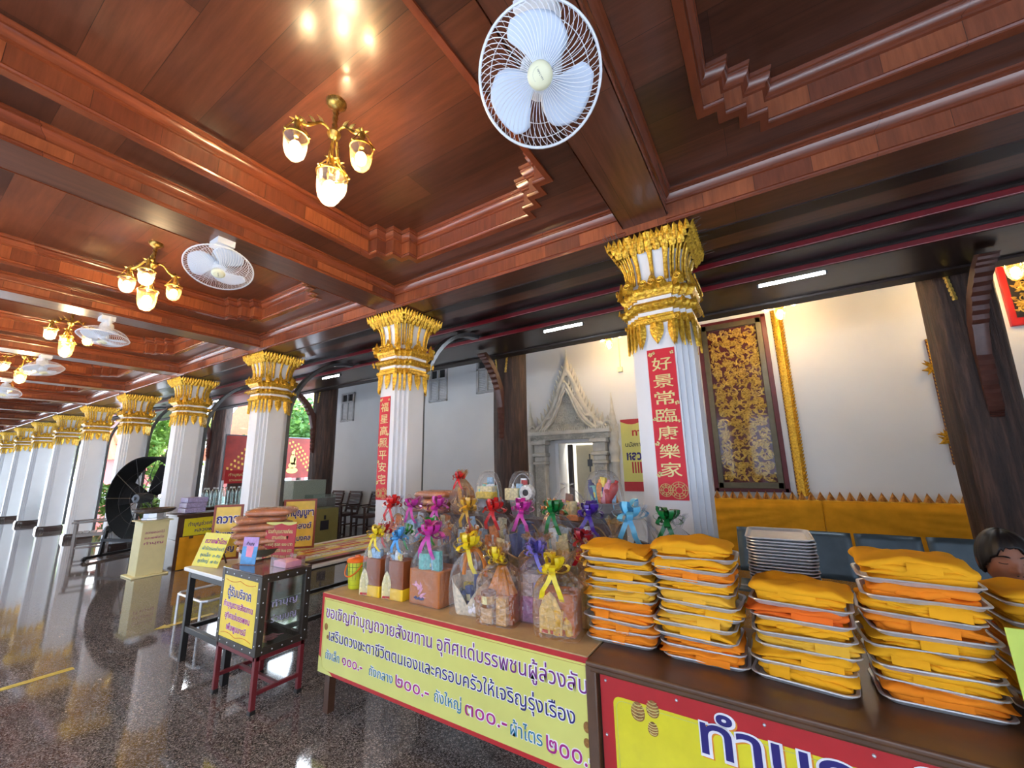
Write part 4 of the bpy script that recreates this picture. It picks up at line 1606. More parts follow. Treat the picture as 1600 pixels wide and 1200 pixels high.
mb.prism(notched(0.055, 0.03), 0.0, 0.0008, TF)
part('poster_ground', mb, Y2, bp, 'lemon yellow field')
mb = MB()
mb.tube([TF @ Vector((x, y, 0.0012)) for x, y in notched(0.068, 0.03)], 0.0016, 4, True)
part('thin_rule', mb, Y1, bp)
lettering('ทำบุญผ้า', INKO, bp, TF, 0.402, 0.448, 0.185, 0.80, 0.045, 0.0010, 'lettering_shadow')
lettering('ทำบุญผ้า', INKW, bp, TF, 0.395, 0.453, 0.185, 0.80, 0.05, 0.0022, 'lettering_halo')
lettering('ทำบุญผ้า', INKN, bp, TF, 0.40, 0.457, 0.18, 0.79, 0.012, 0.0034)
lettering('ถวายสังฆทาน ผ้าไตร', INKW, bp, TF, 0.275, 0.245, 0.16, 1.5, 0.05, 0.0022, 'lettering_halo')
lettering('ถวายสังฆทาน ผ้าไตร', INKN, bp, TF, 0.28, 0.248, 0.155, 1.49, 0.018, 0.0034)
mb = MB()
for x, y, r, rot_ in ((0.160, 0.525, 0.036, 0.3), (0.222, 0.55, 0.032, -0.3), (0.218, 0.478, 0.026, 0.1)):
    mb.prism([(x + r * 0.8 * cos(a) * (1 - 0.15 * sin(a)), y + r * sin(a)) for a in [k * pi / 12 for k in range(24)]], 0.001, 0.002, TF)
part('shell_print', mb, BROWNSH, bp, 'brown shell prints')
mb = MB()
for x, y, r, rot_ in ((0.160, 0.525, 0.036, 0.3), (0.222, 0.55, 0.032, -0.3), (0.218, 0.478, 0.026, 0.1)):
    for k in range(5):
        yy = y - r * 0.7 + k * r * 0.35
        hw = 0.8 * r * sqrt(max(0.05, 1 - ((yy - y) / r) ** 2))
        mb.tube([TF @ Vector((x + hw * q, yy + 0.25 * r * q * q - r * 0.1, 0.0024)) for q in (-0.95, -0.5, 0, 0.5, 0.95)], 0.0016, 4)
part('shell_lines', mb, INKG, bp)
mb = MB()
for x in (0.025, 0.32, 0.62, 0.92, 1.22, 1.6, 2.0):
    mb.ball(TF @ Vector((x, PH - 0.02, 0.001)), 0.006, 8, 5)
for y in (0.12, 0.4):
    mb.ball(TF @ Vector((0.018, y, 0.001)), 0.006, 8, 5)
part('screw', mb, STEEL, bp, 'small round screw heads')
mb = MB()
mb.box((0.0, 0.02, 0.37), (0.05, 0.06, 0.70))
part('corner_post', mb, WOODTOP, t, 'dark wooden corner post', bevel=0.006)

# ================================================================ trays and folded robes
def rrect(hx, hy, r, n=5):
    P = []
    for cx, cy, a0 in ((hx - r, hy - r, 0), (-hx + r, hy - r, 1), (-hx + r, -hy + r, 2), (hx - r, -hy + r, 3)):
        for k in range(n + 1):
            a = (a0 + k / n) * pi / 2
            P.append((cx + r * cos(a), cy + r * sin(a)))
    return P

def tray_mesh(hx, hy, hgt, rim):
    mb = MB()
    rg = []
    for d, z, r in ((-0.018, 0.0, 0.03), (-0.012, 0.0, 0.034), (-0.004, hgt * 0.6, 0.038), (0.0, hgt, 0.04), (rim, hgt + 0.001, 0.045), (rim + 0.002, hgt - 0.003, 0.046), (rim - 0.001, hgt - 0.004, 0.045), (0.002, hgt - 0.0015, 0.04), (-0.002, hgt * 0.55, 0.037), (-0.010, 0.0015, 0.033), (-0.018, 0.0015, 0.03)):
        rg.append([Vector((x, y, z)) for x, y in rrect(hx + d, hy + d, r)])
    mb.loft(rg)
    return mb.mesh('tray', STEEL, smooth=40)
TRAY_M = tray_mesh(0.160, 0.120, 0.021, 0.010)

def robe_mesh(seed, m, layers, W_=0.306, D_=0.222, H_=0.05):
    """folded cloth: overlapping soft layers with wandering edges, rolled folds, creases and loose corners"""
    q = random.Random(seed)
    mb = MB()
    per = rrect(1, 1, 0.2, 6)
    per2 = []
    for i in range(len(per)):
        a, b = per[i], per[(i + 1) % len(per)]
        n_ = max(1, int(hypot(b[0] - a[0], b[1] - a[1]) / 0.12))
        for k in range(n_):
            per2.append((a[0] + (b[0] - a[0]) * k / n_, a[1] + (b[1] - a[1]) * k / n_))
    H_PR = [(0.0, 0.0), (0.6, 0.0), (0.86, 0.02), (0.95, 0.14), (0.99, 0.35), (1.0, 0.55), (0.985, 0.76), (0.94, 0.92), (0.86, 0.99), (0.7, 1.0), (0.5, 1.0), (0.3, 1.0), (0.0, 1.0)]
    z = 0.0
    sl = q.uniform(-0.06, 0.06)
    for li in range(layers):
        last = li == layers - 1
        t_ = H_ / layers * 1.2
        w, d = W_ * q.uniform(0.95, 1.06), D_ * q.uniform(0.95, 1.05)
        if last and layers > 2:
            w, d = W_ * q.uniform(1.04, 1.12), D_ * q.uniform(1.03, 1.08)
        elif li == 0:
            w, d = W_ * 0.93, D_ * 0.92
        ox, oy = q.uniform(-0.010, 0.010), q.uniform(-0.008, 0.006)
        ph = [q.uniform(0, 6.28) for _ in range(9)]
        sk, am = q.uniform(-0.06, 0.06), q.uniform(0.7, 1.4)
        rg = []
        for s_, hz in H_PR:
            ring = []
            for (px, py) in per2:
                x, y = px * s_ * w / 2, py * s_ * d / 2
                edge = 0.010 * sin(x * 31 + ph[0] + py) + 0.007 * sin(y * 43 + ph[1] + px) + 0.006 * sin(x * 73 + ph[6])
                wob = am * (0.0042 * sin(x * 24 + ph[2] + y * 16) + 0.003 * sin(x * 52 - y * 44 + ph[3]) + 0.0036 * sin(y * 34 + ph[4] + x * 9))
                zz = z + hz * t_ * (1 + 0.25 * sin(x * 12 + ph[7]) * (s_ > 0.8)) + hz * wob + sl * x * hz
                zz += (1 - hz) * 0.003 * sin(x * 22 + ph[5]) * (s_ > 0.5)
                if last:
                    # soft dome with the corners sinking
                    zz += hz * 0.010 * (1 - (px * s_) ** 2) * (1 - 0.5 * (py * s_) ** 2)
                    zz -= hz * 0.016 * max(0, abs(px * s_) - 0.65) * max(0, -py * s_) * 3
                fr = 1 + edge * 2.4 * s_
                ring.append(Vector((x * fr + ox + sk * y, y * fr + oy, max(z if li else 0, zz))))
            rg.append(ring)
        mb.loft(rg)
        z += t_ * 0.74
    # rolled fold along the front edge
    for k in range(q.choice((1, 2, 2))):
        x0_, x1_ = sorted((q.uniform(-0.5, -0.1), q.uniform(0.15, 0.5)))
        r_ = H_ / layers * q.uniform(0.34, 0.5)
        zf = q.uniform(0.35, 0.75) * H_
        yb = -D_ * 0.475
        P = [(W_ * (x0_ + (x1_ - x0_) * i / 14), yb + 0.004 * sin(i * 0.9 + seed), zf + 0.003 * sin(i * 0.7 + k) + sl * W_ * (x0_ + (x1_ - x0_) * i / 14)) for i in range(15)]
        mb.tube(P, [r_ * (0.5 + 0.5 * min(1, i / 3, (14 - i) / 3)) * (1 + 0.15 * sin(i * 1.7)) for i in range(15)], 8)
    # a loose flap over the front edge
    if q.random() < 0.6:
        x0_ = q.uniform(-0.13, 0.05)
        w = q.uniform(0.06, 0.13)
        zt = z + H_ / layers * 0.25
        pts = [(-D_ * 0.25, zt + 0.006), (-D_ * 0.46, zt + 0.003), (-D_ * 0.535, zt - 0.008), (-D_ * 0.55, zt - 0.024), (-D_ * 0.552, zt - 0.036)]
        rg = []
        for y, zz in pts:
            rg.append([Vector((x0_ + w * k / 6 + 0.25 * (y + 0.05), y, max(0.002, zz + 0.0016 * sin(k * 1.7 + y * 90)))) for k in range(7)])
        mb.loft(rg, caps=False, closed=False)
    return mb.mesh('robe', m, smooth=80)

ROBES = {}
def robe(mk, v, layers, H_):
    k = (mk, v, layers, round(H_, 3))
    if k not in ROBES:
        ROBES[k] = robe_mesh(hash((v, layers)) % 1000 + v * 17, {'s': R_SAF, 'o': R_ORG, 'd': R_DEEP, 'y': R_YEL}[mk], layers, H_=H_)
    return ROBES[k]

CN = {'s': 'saffron', 'o': 'orange', 'd': 'reddish', 'y': 'golden'}
ORDT = ['topmost', 'second', 'third', 'fourth', 'fifth', 'sixth', 'seventh', 'eighth', 'ninth', 'tenth']
qs = random.Random(21)
def tray_stack(x, y, cols, pitch, where, grp, top_h, yaw, seed):
    n = len(cols)
    qq = random.Random(seed)
    z = TOPZ + 0.001
    for i in range(n):
        c = cols[n - 1 - i]
        k = n - 1 - i
        od = ORDT[k] if k < n - 1 else 'bottom'
        pl = '%s from the top' % od if 0 < k < n - 1 else od
        dx, dy = qq.uniform(-0.017, 0.017), qq.uniform(-0.014, 0.014)
        tx, ty, tz = qq.uniform(-0.018, 0.018), qq.uniform(-0.016, 0.016), yaw + qq.uniform(-0.09, 0.09)
        if i == 0:
            tx = ty = 0
            z0 = z
        o = link('steel_tray', TRAY_M, None, (x + dx, y + dy, z))
        o.rotation_euler = (tx, ty, tz)
        tag(o, 'steel tray, %s in the %s' % (pl, where), 'tray', 'trays of the ' + grp)
        hh = top_h if k == 0 else pitch * 0.98 + 0.002
        v = qq.randrange(9)
        r = link('folded_robe', robe(c, v, 3 if k == 0 or qq.random() < 0.5 else 2, hh), None, (x + dx * 0.6 + qq.uniform(-0.006, 0.006), y + dy * 0.6 - 0.004, z + 0.004))
        r.rotation_euler = (tx, ty, tz + qq.uniform(-0.05, 0.05))
        tag(r, 'folded %s robe, %s in the %s' % (CN[c], pl, where), 'folded robe', 'robes of the ' + grp)
        z += pitch
tray_stack(-0.705, 2.165, 'ssssyoood'.replace('d', 'o')[:9], 0.0465, 'robe stack nearest the gift baskets', 'first robe stack', 0.062, 0.03, 1)
tray_stack(-0.36, 2.15, 'ssosysysoo', 0.0455, 'second robe stack from the gifts', 'second robe stack', 0.07, -0.03, 2)
tray_stack(0.02, 2.16, 'sdsyss', 0.055, 'lowest robe stack, third from the gifts', 'third robe stack', 0.075, -0.05, 4)
tray_stack(0.395, 2.19, 'sosossso', 0.0565, 'widest robe stack, fourth from the gifts', 'fourth robe stack', 0.085, -0.02, 5)
tray_stack(0.775, 2.30, 'sssosso', 0.0560, 'robe stack cut by the right edge', 'fifth robe stack', 0.045, -0.02, 6)

# pile of empty trays
ET = tray_mesh(0.128, 0.17, 0.014, 0.008)
for i in range(36):
    o = link('empty_tray', ET, None, (-0.015 + qs.uniform(-0.003, 0.003), 2.475 + qs.uniform(-0.003, 0.003), TOPZ + 0.001 + i * 0.0138))
    o.rotation_euler = (0, 0, 0.02 + qs.uniform(-0.012, 0.012))
    if i == 35:
        tag(o, 'top steel tray of the tall pile of empty trays', 'tray', 'empty trays in the pile')
    else:
        tag(o, 'empty steel tray in the tall pile behind the robes, below the top one', 'tray', 'empty trays in the pile')

# lime card at the right edge
t = sign('lime_card', 'lime yellow card standing at the right edge of the robe counter', basis((0.565, 2.0, TOPZ + 0.002), (1, 0.05, 0), (-0.04, 0.08, 1)), 0.30, 0.315, LIME, None, th=0.004, lines=(('ทำบุญ', INKN, 0.16, 0.12, 0.07, 0.18, 0.02, 'CENTER', INKW),))
# ================================================================ wrapped gift bundles
F_CLEAR = film('clear_cellophane', (0.97, 0.98, 1.0), 0.06, wrinkle=0.8, scale=34)
F_GOLD = film('gold_tinted_cellophane', (0.95, 0.78, 0.50), 0.14, wrinkle=0.8, scale=34)
F_BROWN = film('brown_tinted_cellophane', (0.88, 0.66, 0.44), 0.18, wrinkle=0.8, scale=34)
F_PURP = film('lilac_tinted_cellophane', (0.74, 0.70, 0.95), 0.2, wrinkle=0.8, scale=34)
F_ORG = film('orange_net_wrap', (0.98, 0.62, 0.22), 0.5)
RB = {}
def ribbon(nm, c):
    RB[nm] = mat(nm + '_ribbon', c, 0.28, 0.0, var=0.1, scale=40, coat=0.4)
ribbon('yellow', rgb(244, 214, 30)); ribbon('magenta', rgb(206, 52, 160)); ribbon('red', rgb(214, 34, 34))
ribbon('blue', rgb(72, 160, 222)); ribbon('green', rgb(40, 160, 46)); ribbon('purple', rgb(74, 36, 150))
ribbon('orange', rgb(226, 130, 20)); ribbon('gold', rgb(222, 170, 50)); ribbon('lilac', rgb(128, 116, 210))
ribbon('dark red', rgb(150, 16, 30)); ribbon('dark green', rgb(16, 120, 54)); ribbon('light blue', rgb(110, 196, 236))
ITEM = [mat('packet_%s' % nm, c, 0.35, var=0.3, scale=55) for nm, c in (('white', rgb(226, 226, 224)), ('pale_blue', rgb(150, 186, 214)), ('teal', rgb(110, 178, 170)), ('cream', rgb(230, 214, 160)),
        ('brown', rgb(126, 78, 48)), ('yellow', rgb(230, 200, 60)), ('red', rgb(178, 44, 40)), ('navy', rgb(50, 60, 120)), ('orange', rgb(222, 130, 50)), ('pink', rgb(222, 150, 170)), ('dark', rgb(60, 52, 50)), ('lavender', rgb(170, 160, 200)))]
KRAFT = mat('brown_kraft_cloth', rgb(186, 106, 40), 0.6, var=0.14, scale=14, bump=0.3, bscale=30)
BROWNBOX = mat('rust_brown_card', rgb(146, 76, 36), 0.5, var=0.1)
WICKER = mat('woven_palm_leaf', rgb(150, 116, 62), 0.6, var=0.45, scale=70, bump=0.8, bscale=90)
WICKRIM = mat('pale_palm_rim', rgb(190, 146, 84), 0.5, var=0.2, scale=50)
YCARD = mat('bright_yellow_card', rgb(246, 200, 30), 0.45, var=0.05)
PAILST = mat('silver_pail', rgb(196, 198, 204), 0.3, 0.6, var=0.08, scale=20)

def bow(t, c, r, m, seed, tails=2, pom=False, nm='bow'):
    """gathered ribbon bow around point c"""
    q = random.Random(seed)
    c = Vector(c)
    r *= 1.08
    mb = MB()
    n = 22 if pom else 15
    for i in range(n):
        if pom:
            a, e = q.uniform(0, 6.28), q.uniform(-0.5, 1.3)
        else:
            a, e = i * 2 * pi / n * 2 + q.uniform(-0.2, 0.2), (0.0 if i < n // 2 else 0.75) + q.uniform(-0.25, 0.35)
        d = Vector((cos(a) * cos(e), sin(a) * cos(e), sin(e)))
        sd = d.cross(Vector((0, 0, 1)))
        sd = sd.normalized() if sd.length > 0.01 else Vector((1, 0, 0))
        nr = sd.cross(d)
        w = r * (0.22 if pom else 0.34)
        L = r * q.uniform(0.85, 1.1)
        rg = []
        for k in range(9):
            u = k / 8 * 2 * pi
            p = c + d * (L * 0.5 * (1 - cos(u))) + nr * (r * 0.22 * sin(u))
            ww = w * (0.35 + 0.65 * sin(u / 2))
            rg.append([p - sd * ww / 2, p + sd * ww / 2])
        mb.loft(rg, caps=False, closed=False)
    for k in range(tails):
        sx = -1 if k % 2 else 1
        P = [c + Vector((sx * r * u * q.uniform(0.5, 0.8), -r * (0.3 + 0.25 * sin(u * 3)), -r * 1.5 * u)) for u in (0, 0.33, 0.66, 1)]
        rg = [[p + Vector((-r * 0.14, 0, 0)), p + Vector((r * 0.14, 0.004, 0))] for p in P]
        mb.loft(rg, caps=False, closed=False)
    return part(nm, mb, RB[m], t, '%s ribbon bow' % m, smooth=60)

def contents(t, w, d, z0, z1, n, seed, pal=None):
    q = random.Random(seed)
    pal = pal or list(range(12))
    for i in range(n):
        kind = q.choice(('carton', 'carton', 'packet', 'can', 'bottle'))
        m = ITEM[q.choice(pal)]
        fx = ((i % 3) - 1) * w * 0.28 + q.uniform(-0.02, 0.02) * w * 3
        fy = (-0.24 if i < (n + 1) // 2 else 0.16) * d + q.uniform(-0.05, 0.05) * d
        h = (z1 - z0) * q.uniform(0.45, 0.9) * (0.75 if abs(fx) > 0.2 * w else 1)
        R = Matrix.Rotation(q.uniform(-0.25, 0.25), 3, 'Y') @ Matrix.Rotation(q.uniform(-0.6, 0.6), 3, 'Z')
        mb = MB()
        c = Vector((fx, fy, z0 + h / 2))
        if kind == 'carton':
            mb.box(c, (w * q.uniform(0.22, 0.36), d * q.uniform(0.14, 0.26), h), R)
        elif kind == 'packet':
            ww = w * q.uniform(0.28, 0.4)
            rg = []
            for u in (-1, -0.9, -0.5, 0, 0.5, 0.9, 1):
                th = d * 0.10 * (1 - abs(u) ** 3) + 0.002
                rg.append([R @ Vector((ww / 2 * cos(a), th * sin(a), h / 2 * u)) + c for a in [k * pi / 5 for k in range(10)]])
            mb.loft(rg)
        elif kind == 'can':
            r = w * q.uniform(0.11, 0.15)
            mb.lathe([(r * 0.9, -h / 2), (r, -h / 2 + 0.004), (r, h / 2 - 0.006), (r * 0.88, h / 2)], c, 14, R)
        else:
            r = w * q.uniform(0.09, 0.12)
            mb.lathe([(r, -h / 2), (r, h * 0.15), (r * 0.8, h * 0.28), (r * 0.35, h * 0.38), (r * 0.35, h / 2)], c, 12, R)
        o = part(kind, mb, m, t, smooth=40, bevel=0.002 if kind == 'carton' else 0)
        if q.random() < 0.6 and kind != 'packet':
            mb = MB()
            mb.box(c + Vector((0, -d * 0.01, 0)), (w * 0.2, d * 0.2, h * 0.28), R)
            part('printed_label', mb, ITEM[q.choice((0, 3, 5, 6, 7))], o)

def wrap(t, w, d, z0, zs, zn, zt, m, seed, lean=0.0, pleats=17, flare=0.35):
    """cellophane from the base up to a gathered neck at zn, opening in a ruffle to zt"""
    q = random.Random(seed)
    ph = [q.uniform(0, 6.28) for _ in range(6)]
    base = rrect(1, 1, 0.35, 5)
    N_ = 60
    # resample evenly by angle
    def shape(a, sq):
        c, s_ = cos(a), sin(a)
        k = 1 / max(abs(c), abs(s_)) if sq > 0 else 1
        k = min(k, 1.25)
        f = 1 + (k - 1) * sq
        return c * f, s_ * f
    mb = MB()
    st = [(z0, 1.0, 1.0, 0.0), (z0 + (zs - z0) * 0.5, 1.03, 0.95, 0.004), (zs, 1.04, 0.8, 0.01)]
    for k in range(1, 9):
        u = k / 8
        st.append((zs + (zn - zs) * u, 1.04 * (1 - u ** 1.7) ** 0.9 + 0.10 * u, 0.8 * (1 - u), 0.02 + 0.05 * u * (1 - u) * 2))
    for k in range(1, 5):
        u = k / 4
        st.append((zn + (zt - zn) * u, 0.10 + flare * u ** 0.8, 0, 0.14 * u))
    rg = []
    for z, sc, sq, am in st:
        ring = []
        for i in range(N_):
            a = i * 2 * pi / N_
            x, y = shape(a, sq)
            f = sc * (1 + am * 2.2 * sin(pleats * a + ph[0]) + am * 1.3 * sin(7 * a + ph[1] + z * 30) + 0.010 * sin(5 * a + ph[2] + z * 40))
            zz = z + (0.02 * sin(5 * a + ph[3]) + 0.015 * sin(9 * a + ph[4])) * (1 if z > zn + 0.01 else 0) * (zt - zn) * 8
            ring.append(Vector((x * f * w / 2 + lean * (z - z0), y * f * d / 2, zz)))
        rg.append(ring)
    mb.loft(rg, caps=False)
    return part('cellophane_wrap', mb, m, t, 'crinkled see-through wrapping', smooth=70)

def basket(t, w, d, h, seed, point=True):
    """palm basket whose rim rises at the back and dips in front in a V"""
    mb = MB()
    N_ = 40
    def ring(f, z0, amp, off):
        R_ = []
        for i in range(N_):
            a = i * 2 * pi / N_
            c, s_ = cos(a), sin(a)
            k = min(1.22, 1 / max(abs(c), abs(s_)))
            z = z0 + amp * (0.5 + 0.5 * s_ + (0.35 * abs(c) if point else 0.1 * abs(c)))
            R_.append(Vector(((w / 2 * f + off) * c * k, (d / 2 * f + off) * s_ * k, z)))
        return R_
    mb.loft([ring(0.78, 0, 0, 0), ring(0.88, h * 0.3, h * 0.15, 0), ring(1.0, h * 0.5, h * 0.6, 0), ring(1.0, h * 0.5, h * 0.6, -0.006), ring(0.86, h * 0.3, h * 0.1, -0.006), ring(0.78, 0.006, 0, -0.006)])
    part('palm_basket', mb, WICKER, t, 'woven palm leaf basket', smooth=50)
    mb = MB()
    mb.tube(ring(1.0, h * 0.5 + 0.002, h * 0.6, 0.0), 0.006, 6, True)
    part('basket_rim', mb, WICKRIM, t, 'pale bound rim', smooth=60)
    mb = MB()
    mb.tube([(w * 0.46 * cos(a), d * 0.1, h * 0.75 + h * 1.15 * sin(a)) for a in [k * pi / 16 for k in range(17)]], 0.005, 6)
    part('basket_handle', mb, WICKRIM, t, 'arched handle', smooth=60)

def pail(t, r, h):
    mb = MB()
    mb.lathe([(r * 0.74, 0), (r * 0.76, 0.003), (r * 0.86, h * 0.5), (r * 0.88, h * 0.52), (r * 0.88, h * 0.56), (r * 0.97, h * 0.95), (r * 1.0, h), (r * 0.97, h * 1.02), (r * 0.94, h), (r * 0.74, 0.006)], n=28)
    part('silver_pail', mb, PAILST, t, 'shiny silver pail', smooth=40)

def card_figure(t, T, w, h):
    """printed card with a small golden seated figure"""
    mb = MB()
    P = [(-w / 2, 0), (w / 2, 0), (w / 2, h * 0.55), (w * 0.28, h * 0.85), (0, h), (-w * 0.28, h * 0.85), (-w / 2, h * 0.55)]
    mb.prism(P, 0, 0.003, T)
    o = part('picture_card', mb, ITEM[3], t, 'pale card with a small golden seated figure', smooth=None)
    mb = MB()
    mb.prism([(w * 0.36 * cos(a), h * 0.18 + h * 0.13 * sin(a)) for a in [k * pi / 8 for k in range(16)]], 0.003, 0.005, T)
    mb.prism([(w * 0.2 * cos(a), h * 0.42 + h * 0.22 * sin(a)) for a in [k * pi / 8 for k in range(16)]], 0.004, 0.006, T)
    mb.prism([(w * 0.12 * cos(a), h * 0.72 + h * 0.10 * sin(a)) for a in [k * pi / 8 for k in range(16)]], 0.004, 0.006, T)
    part('golden_figure', mb, INKG, o, smooth=None)
    mb = MB()
    mb.prism([(-w * 0.42, h * 0.02), (w * 0.42, h * 0.02), (w * 0.36, h * 0.1), (-w * 0.36, h * 0.1)], 0.0035, 0.006, T)
    part('red_lotus_base', mb, PRED, o, smooth=None)

def gift(name, label, cat, x, y, z, rz=0):
    return thing(name, label, cat, (x, y, z), rz, 'wrapped gift offerings')

TZ = TOPZ + 0.001
FR = basis((0, 0, 0), (1, 0, 0), (0, 0, 1))
# front row -------------------------------------------------------------
t = thing('checked_plastic_pail', 'yellow-green checked plastic pail with an orange lid at the left end of the gift table', 'pail', (-2.655, 2.06, TZ))
mb = MB()
mb.lathe([(0.052, 0), (0.056, 0.004), (0.064, 0.1), (0.068, 0.185)], n=28)
part('pail_body', mb, mat('yellow_green_check', rgb(196, 202, 40), 0.3, var=0.1), t, smooth=40)
mb = MB()
for k in range(16):
    a = k * pi / 8
    mb.tube([(0.0535 * cos(a), 0.0535 * sin(a), 0.012), (0.0655 * cos(a), 0.0655 * sin(a), 0.12), (0.0688 * cos(a), 0.0688 * sin(a), 0.18)], 0.0018, 4)
for z in (0.03, 0.06, 0.09, 0.12, 0.15):
    r = 0.0545 + 0.0145 * z / 0.185
    mb.tube([(r * cos(a), r * sin(a), z) for a in [k * pi / 16 for k in range(32)]], 0.0018, 4, True)
part('check_lines', mb, mat('dark_green_lines', rgb(96, 130, 40), 0.4), t, smooth=None)
mb = MB()
mb.lathe([(0.074, 0.18), (0.076, 0.19), (0.07, 0.2), (0.05, 0.207), (0.02, 0.21), (0.018, 0.222), (0.001, 0.223)], n=28)
ORP = mat('orange_plastic', rgb(238, 112, 30), 0.3, var=0.04)
part('lid', mb, ORP, t, 'orange lid', smooth=40)
mb = MB()
mb.tube([(0.076 * cos(a), -0.02 - 0.062 * sin(a), 0.165 - 0.075 * sin(a)) for a in [k * pi / 14 for k in range(15)]], 0.005, 6)
part('handle', mb, ORP, t, 'orange handle', smooth=60)

for x, y, bw, lb, s in ((-2.40, 2.03, 'yellow', 'small rust-brown gift bag with a yellow foot and yellow bow, next to the checked pail', 1), (-2.20, 2.05, 'blue', 'small rust-brown gift bag with a yellow foot and sky-blue bow', 2)):
    t = gift('gift_bag', lb, 'gift bag', x, y, TZ, 0.06)
    mb = MB()
    mb.box((0.02, 0, 0.12), (0.13, 0.12, 0.24))
    part('brown_box', mb, BROWNBOX, t, bevel=0.004)
    mb = MB()
    mb.box((0.02, 0, 0.035), (0.136, 0.126, 0.07))
    part('yellow_foot', mb, YCARD, t, bevel=0.003)
    card_figure(t, basis((-0.05, -0.068, 0.005), (1, 0.3, 0), (0, 0, 1)), 0.065, 0.17)
    contents(t, 0.13, 0.12, 0.22, 0.34, 5, 30 + s, [0, 1, 0, 3])
    wrap(t, 0.16, 0.15, 0.0, 0.24, 0.38, 0.46, F_CLEAR, 40 + s)
    bow(t, (0, -0.02, 0.39), 0.065, bw, 50 + s)
t = gift('gift_box', 'large square orange-brown gift box with a mint tin and magenta bow in the front row', 'gift box', -1.93, 2.11, TZ, -0.02)
mb = MB()
mb.box((0, 0, 0.105), (0.26, 0.22, 0.21))
part('cloth_box', mb, KRAFT, t, 'orange-brown cloth box', bevel=0.008)
mb = MB()
F2 = basis((-0.035, -0.112, 0.03), (1, 0, 0), (0, 0, 1))
for k in range(9):
    leaf(mb, F2 @ Matrix.Translation((0.0 + 0.01 * sin(k * 2.1), 0.02 + 0.008 * k, 0)) @ Matrix.Rotation((k - 4) * 0.38, 4, 'Z'), 0.02, 0.06, 0.002, 1, 4)
part('lotus_print', mb, ITEM[9], t, 'pink and lilac lotus print', smooth=None)
mb = MB()
mb.tube([F2 @ Vector((-0.04 + 0.08 * k / 8, 0.012 + 0.006 * sin(k * 2), 0.002)) for k in range(9)], 0.007, 5)
part('water_print', mb, ITEM[7], t, smooth=None)
mb = MB()
mb.lathe([(0.062, 0.2), (0.064, 0.205), (0.064, 0.30), (0.06, 0.305)], (-0.03, -0.04, 0.0), 24)
o = part('mint_tin', mb, ITEM[2], t, 'mint green tin')
mb = MB()
mb.box((0.075, -0.07, 0.26), (0.06, 0.03, 0.13))
part('mint_carton', mb, ITEM[2], t, bevel=0.002)
contents(t, 0.22, 0.2, 0.2, 0.36, 5, 61, [0, 0, 4, 1])
wrap(t, 0.28, 0.24, 0.0, 0.22, 0.42, 0.47, F_CLEAR, 62)
bow(t, (0.0, -0.05, 0.42), 0.095, 'magenta', 63, 2)

t = gift('gift_bag', 'orange net wrapped gift with a yellow card bearing a white oval, in the front row', 'gift bag', -1.76, 2.27, TZ, 0.5)
mb = MB()
mb.prism([(-0.07, 0), (0.07, 0), (0.07, 0.10), (0.0, 0.14), (-0.07, 0.17)], -0.01, 0.05, FR)
o = part('yellow_card', mb, YCARD, t, 'yellow card box', bevel=0.003)
mb = MB()
mb.prism([(-0.005 + 0.034 * cos(a), 0.06 + 0.045 * sin(a)) for a in [k * pi / 12 for k in range(24)]], 0.0502, 0.0512, FR)
part('white_oval', mb, INKW, o, smooth=None)
mb = MB()
mb.prism([(-0.005 + 0.029 * cos(a), 0.06 + 0.039 * sin(a)) for a in [k * pi / 12 for k in range(24)]], 0.0513, 0.052, FR)
part('dark_oval', mb, INKK, o, smooth=None)
contents(t, 0.14, 0.14, 0.1, 0.3, 5, 71, [5, 0, 8])
wrap(t, 0.17, 0.16, 0.0, 0.14, 0.36, 0.44, F_ORG, 72)
bow(t, (0, -0.02, 0.36), 0.08, 'orange', 73)
mb = MB()
mb.tube([(0, 0, 0.40), (-0.03, 0, 0.51)], [0.014, 0.003], 8)
part('red_foil_tip', mb, RB['dark red'], t, 'dark red pointed tip')

t = gift('gift_basket', 'front gift basket with a white animal print collar, orange handle and lemon bow', 'gift basket', -1.60, 2.09, TZ, 0.15)
mb = MB()
w_, d_ = 0.23, 0.18
N_ = 40
def vr(f, z0, dip):
    R_ = []
    for i in range(N_):
        a = i * 2 * pi / N_
        k = min(1.25, 1 / max(abs(cos(a)), abs(sin(a))))
        front = max(0, -sin(a))
        R_.append(Vector((w_ / 2 * f * cos(a) * k, d_ / 2 * f * sin(a) * k, z0 - dip * front * max(0, 1 - abs(cos(a)) * 1.2))))
    return R_
mb.loft([vr(0.85, 0, 0), vr(0.95, 0.08, 0.03), vr(1.05, 0.20, 0.14), vr(1.02, 0.20, 0.14), vr(0.92, 0.08, 0.03), vr(0.82, 0.004, 0)])
part('cloth_collar', mb, mat('cream_print_cloth', rgb(222, 204, 176), 0.7, var=0.35, scale=36), t, 'cream printed cloth collar', smooth=50)
mb = MB()
for x, z, r in ((0.05, 0.04, 0.018), (0.075, 0.055, 0.014), (0.02, 0.03, 0.014)):
    mb.ball((x, -0.092, z), r, 10, 6, (1, 0.25, 1))
    mb.ball((x - 0.008, -0.092, z + r * 1.3), r * 0.4, 8, 5, (0.7, 0.3, 1.8))
    mb.ball((x + 0.008, -0.092, z + r * 1.3), r * 0.4, 8, 5, (0.7, 0.3, 1.8))
part('bunny_print', mb, INKW, t, 'small white animal print')
mb = MB()
for k in range(6):
    a = k * pi / 3
    mb.ball((0.07 + 0.014 * cos(a), -0.09, 0.10 + 0.014 * sin(a)), 0.011, 8, 5, (1, 0.3, 1))
part('flower_print', mb, ITEM[6], t)
mb = MB()
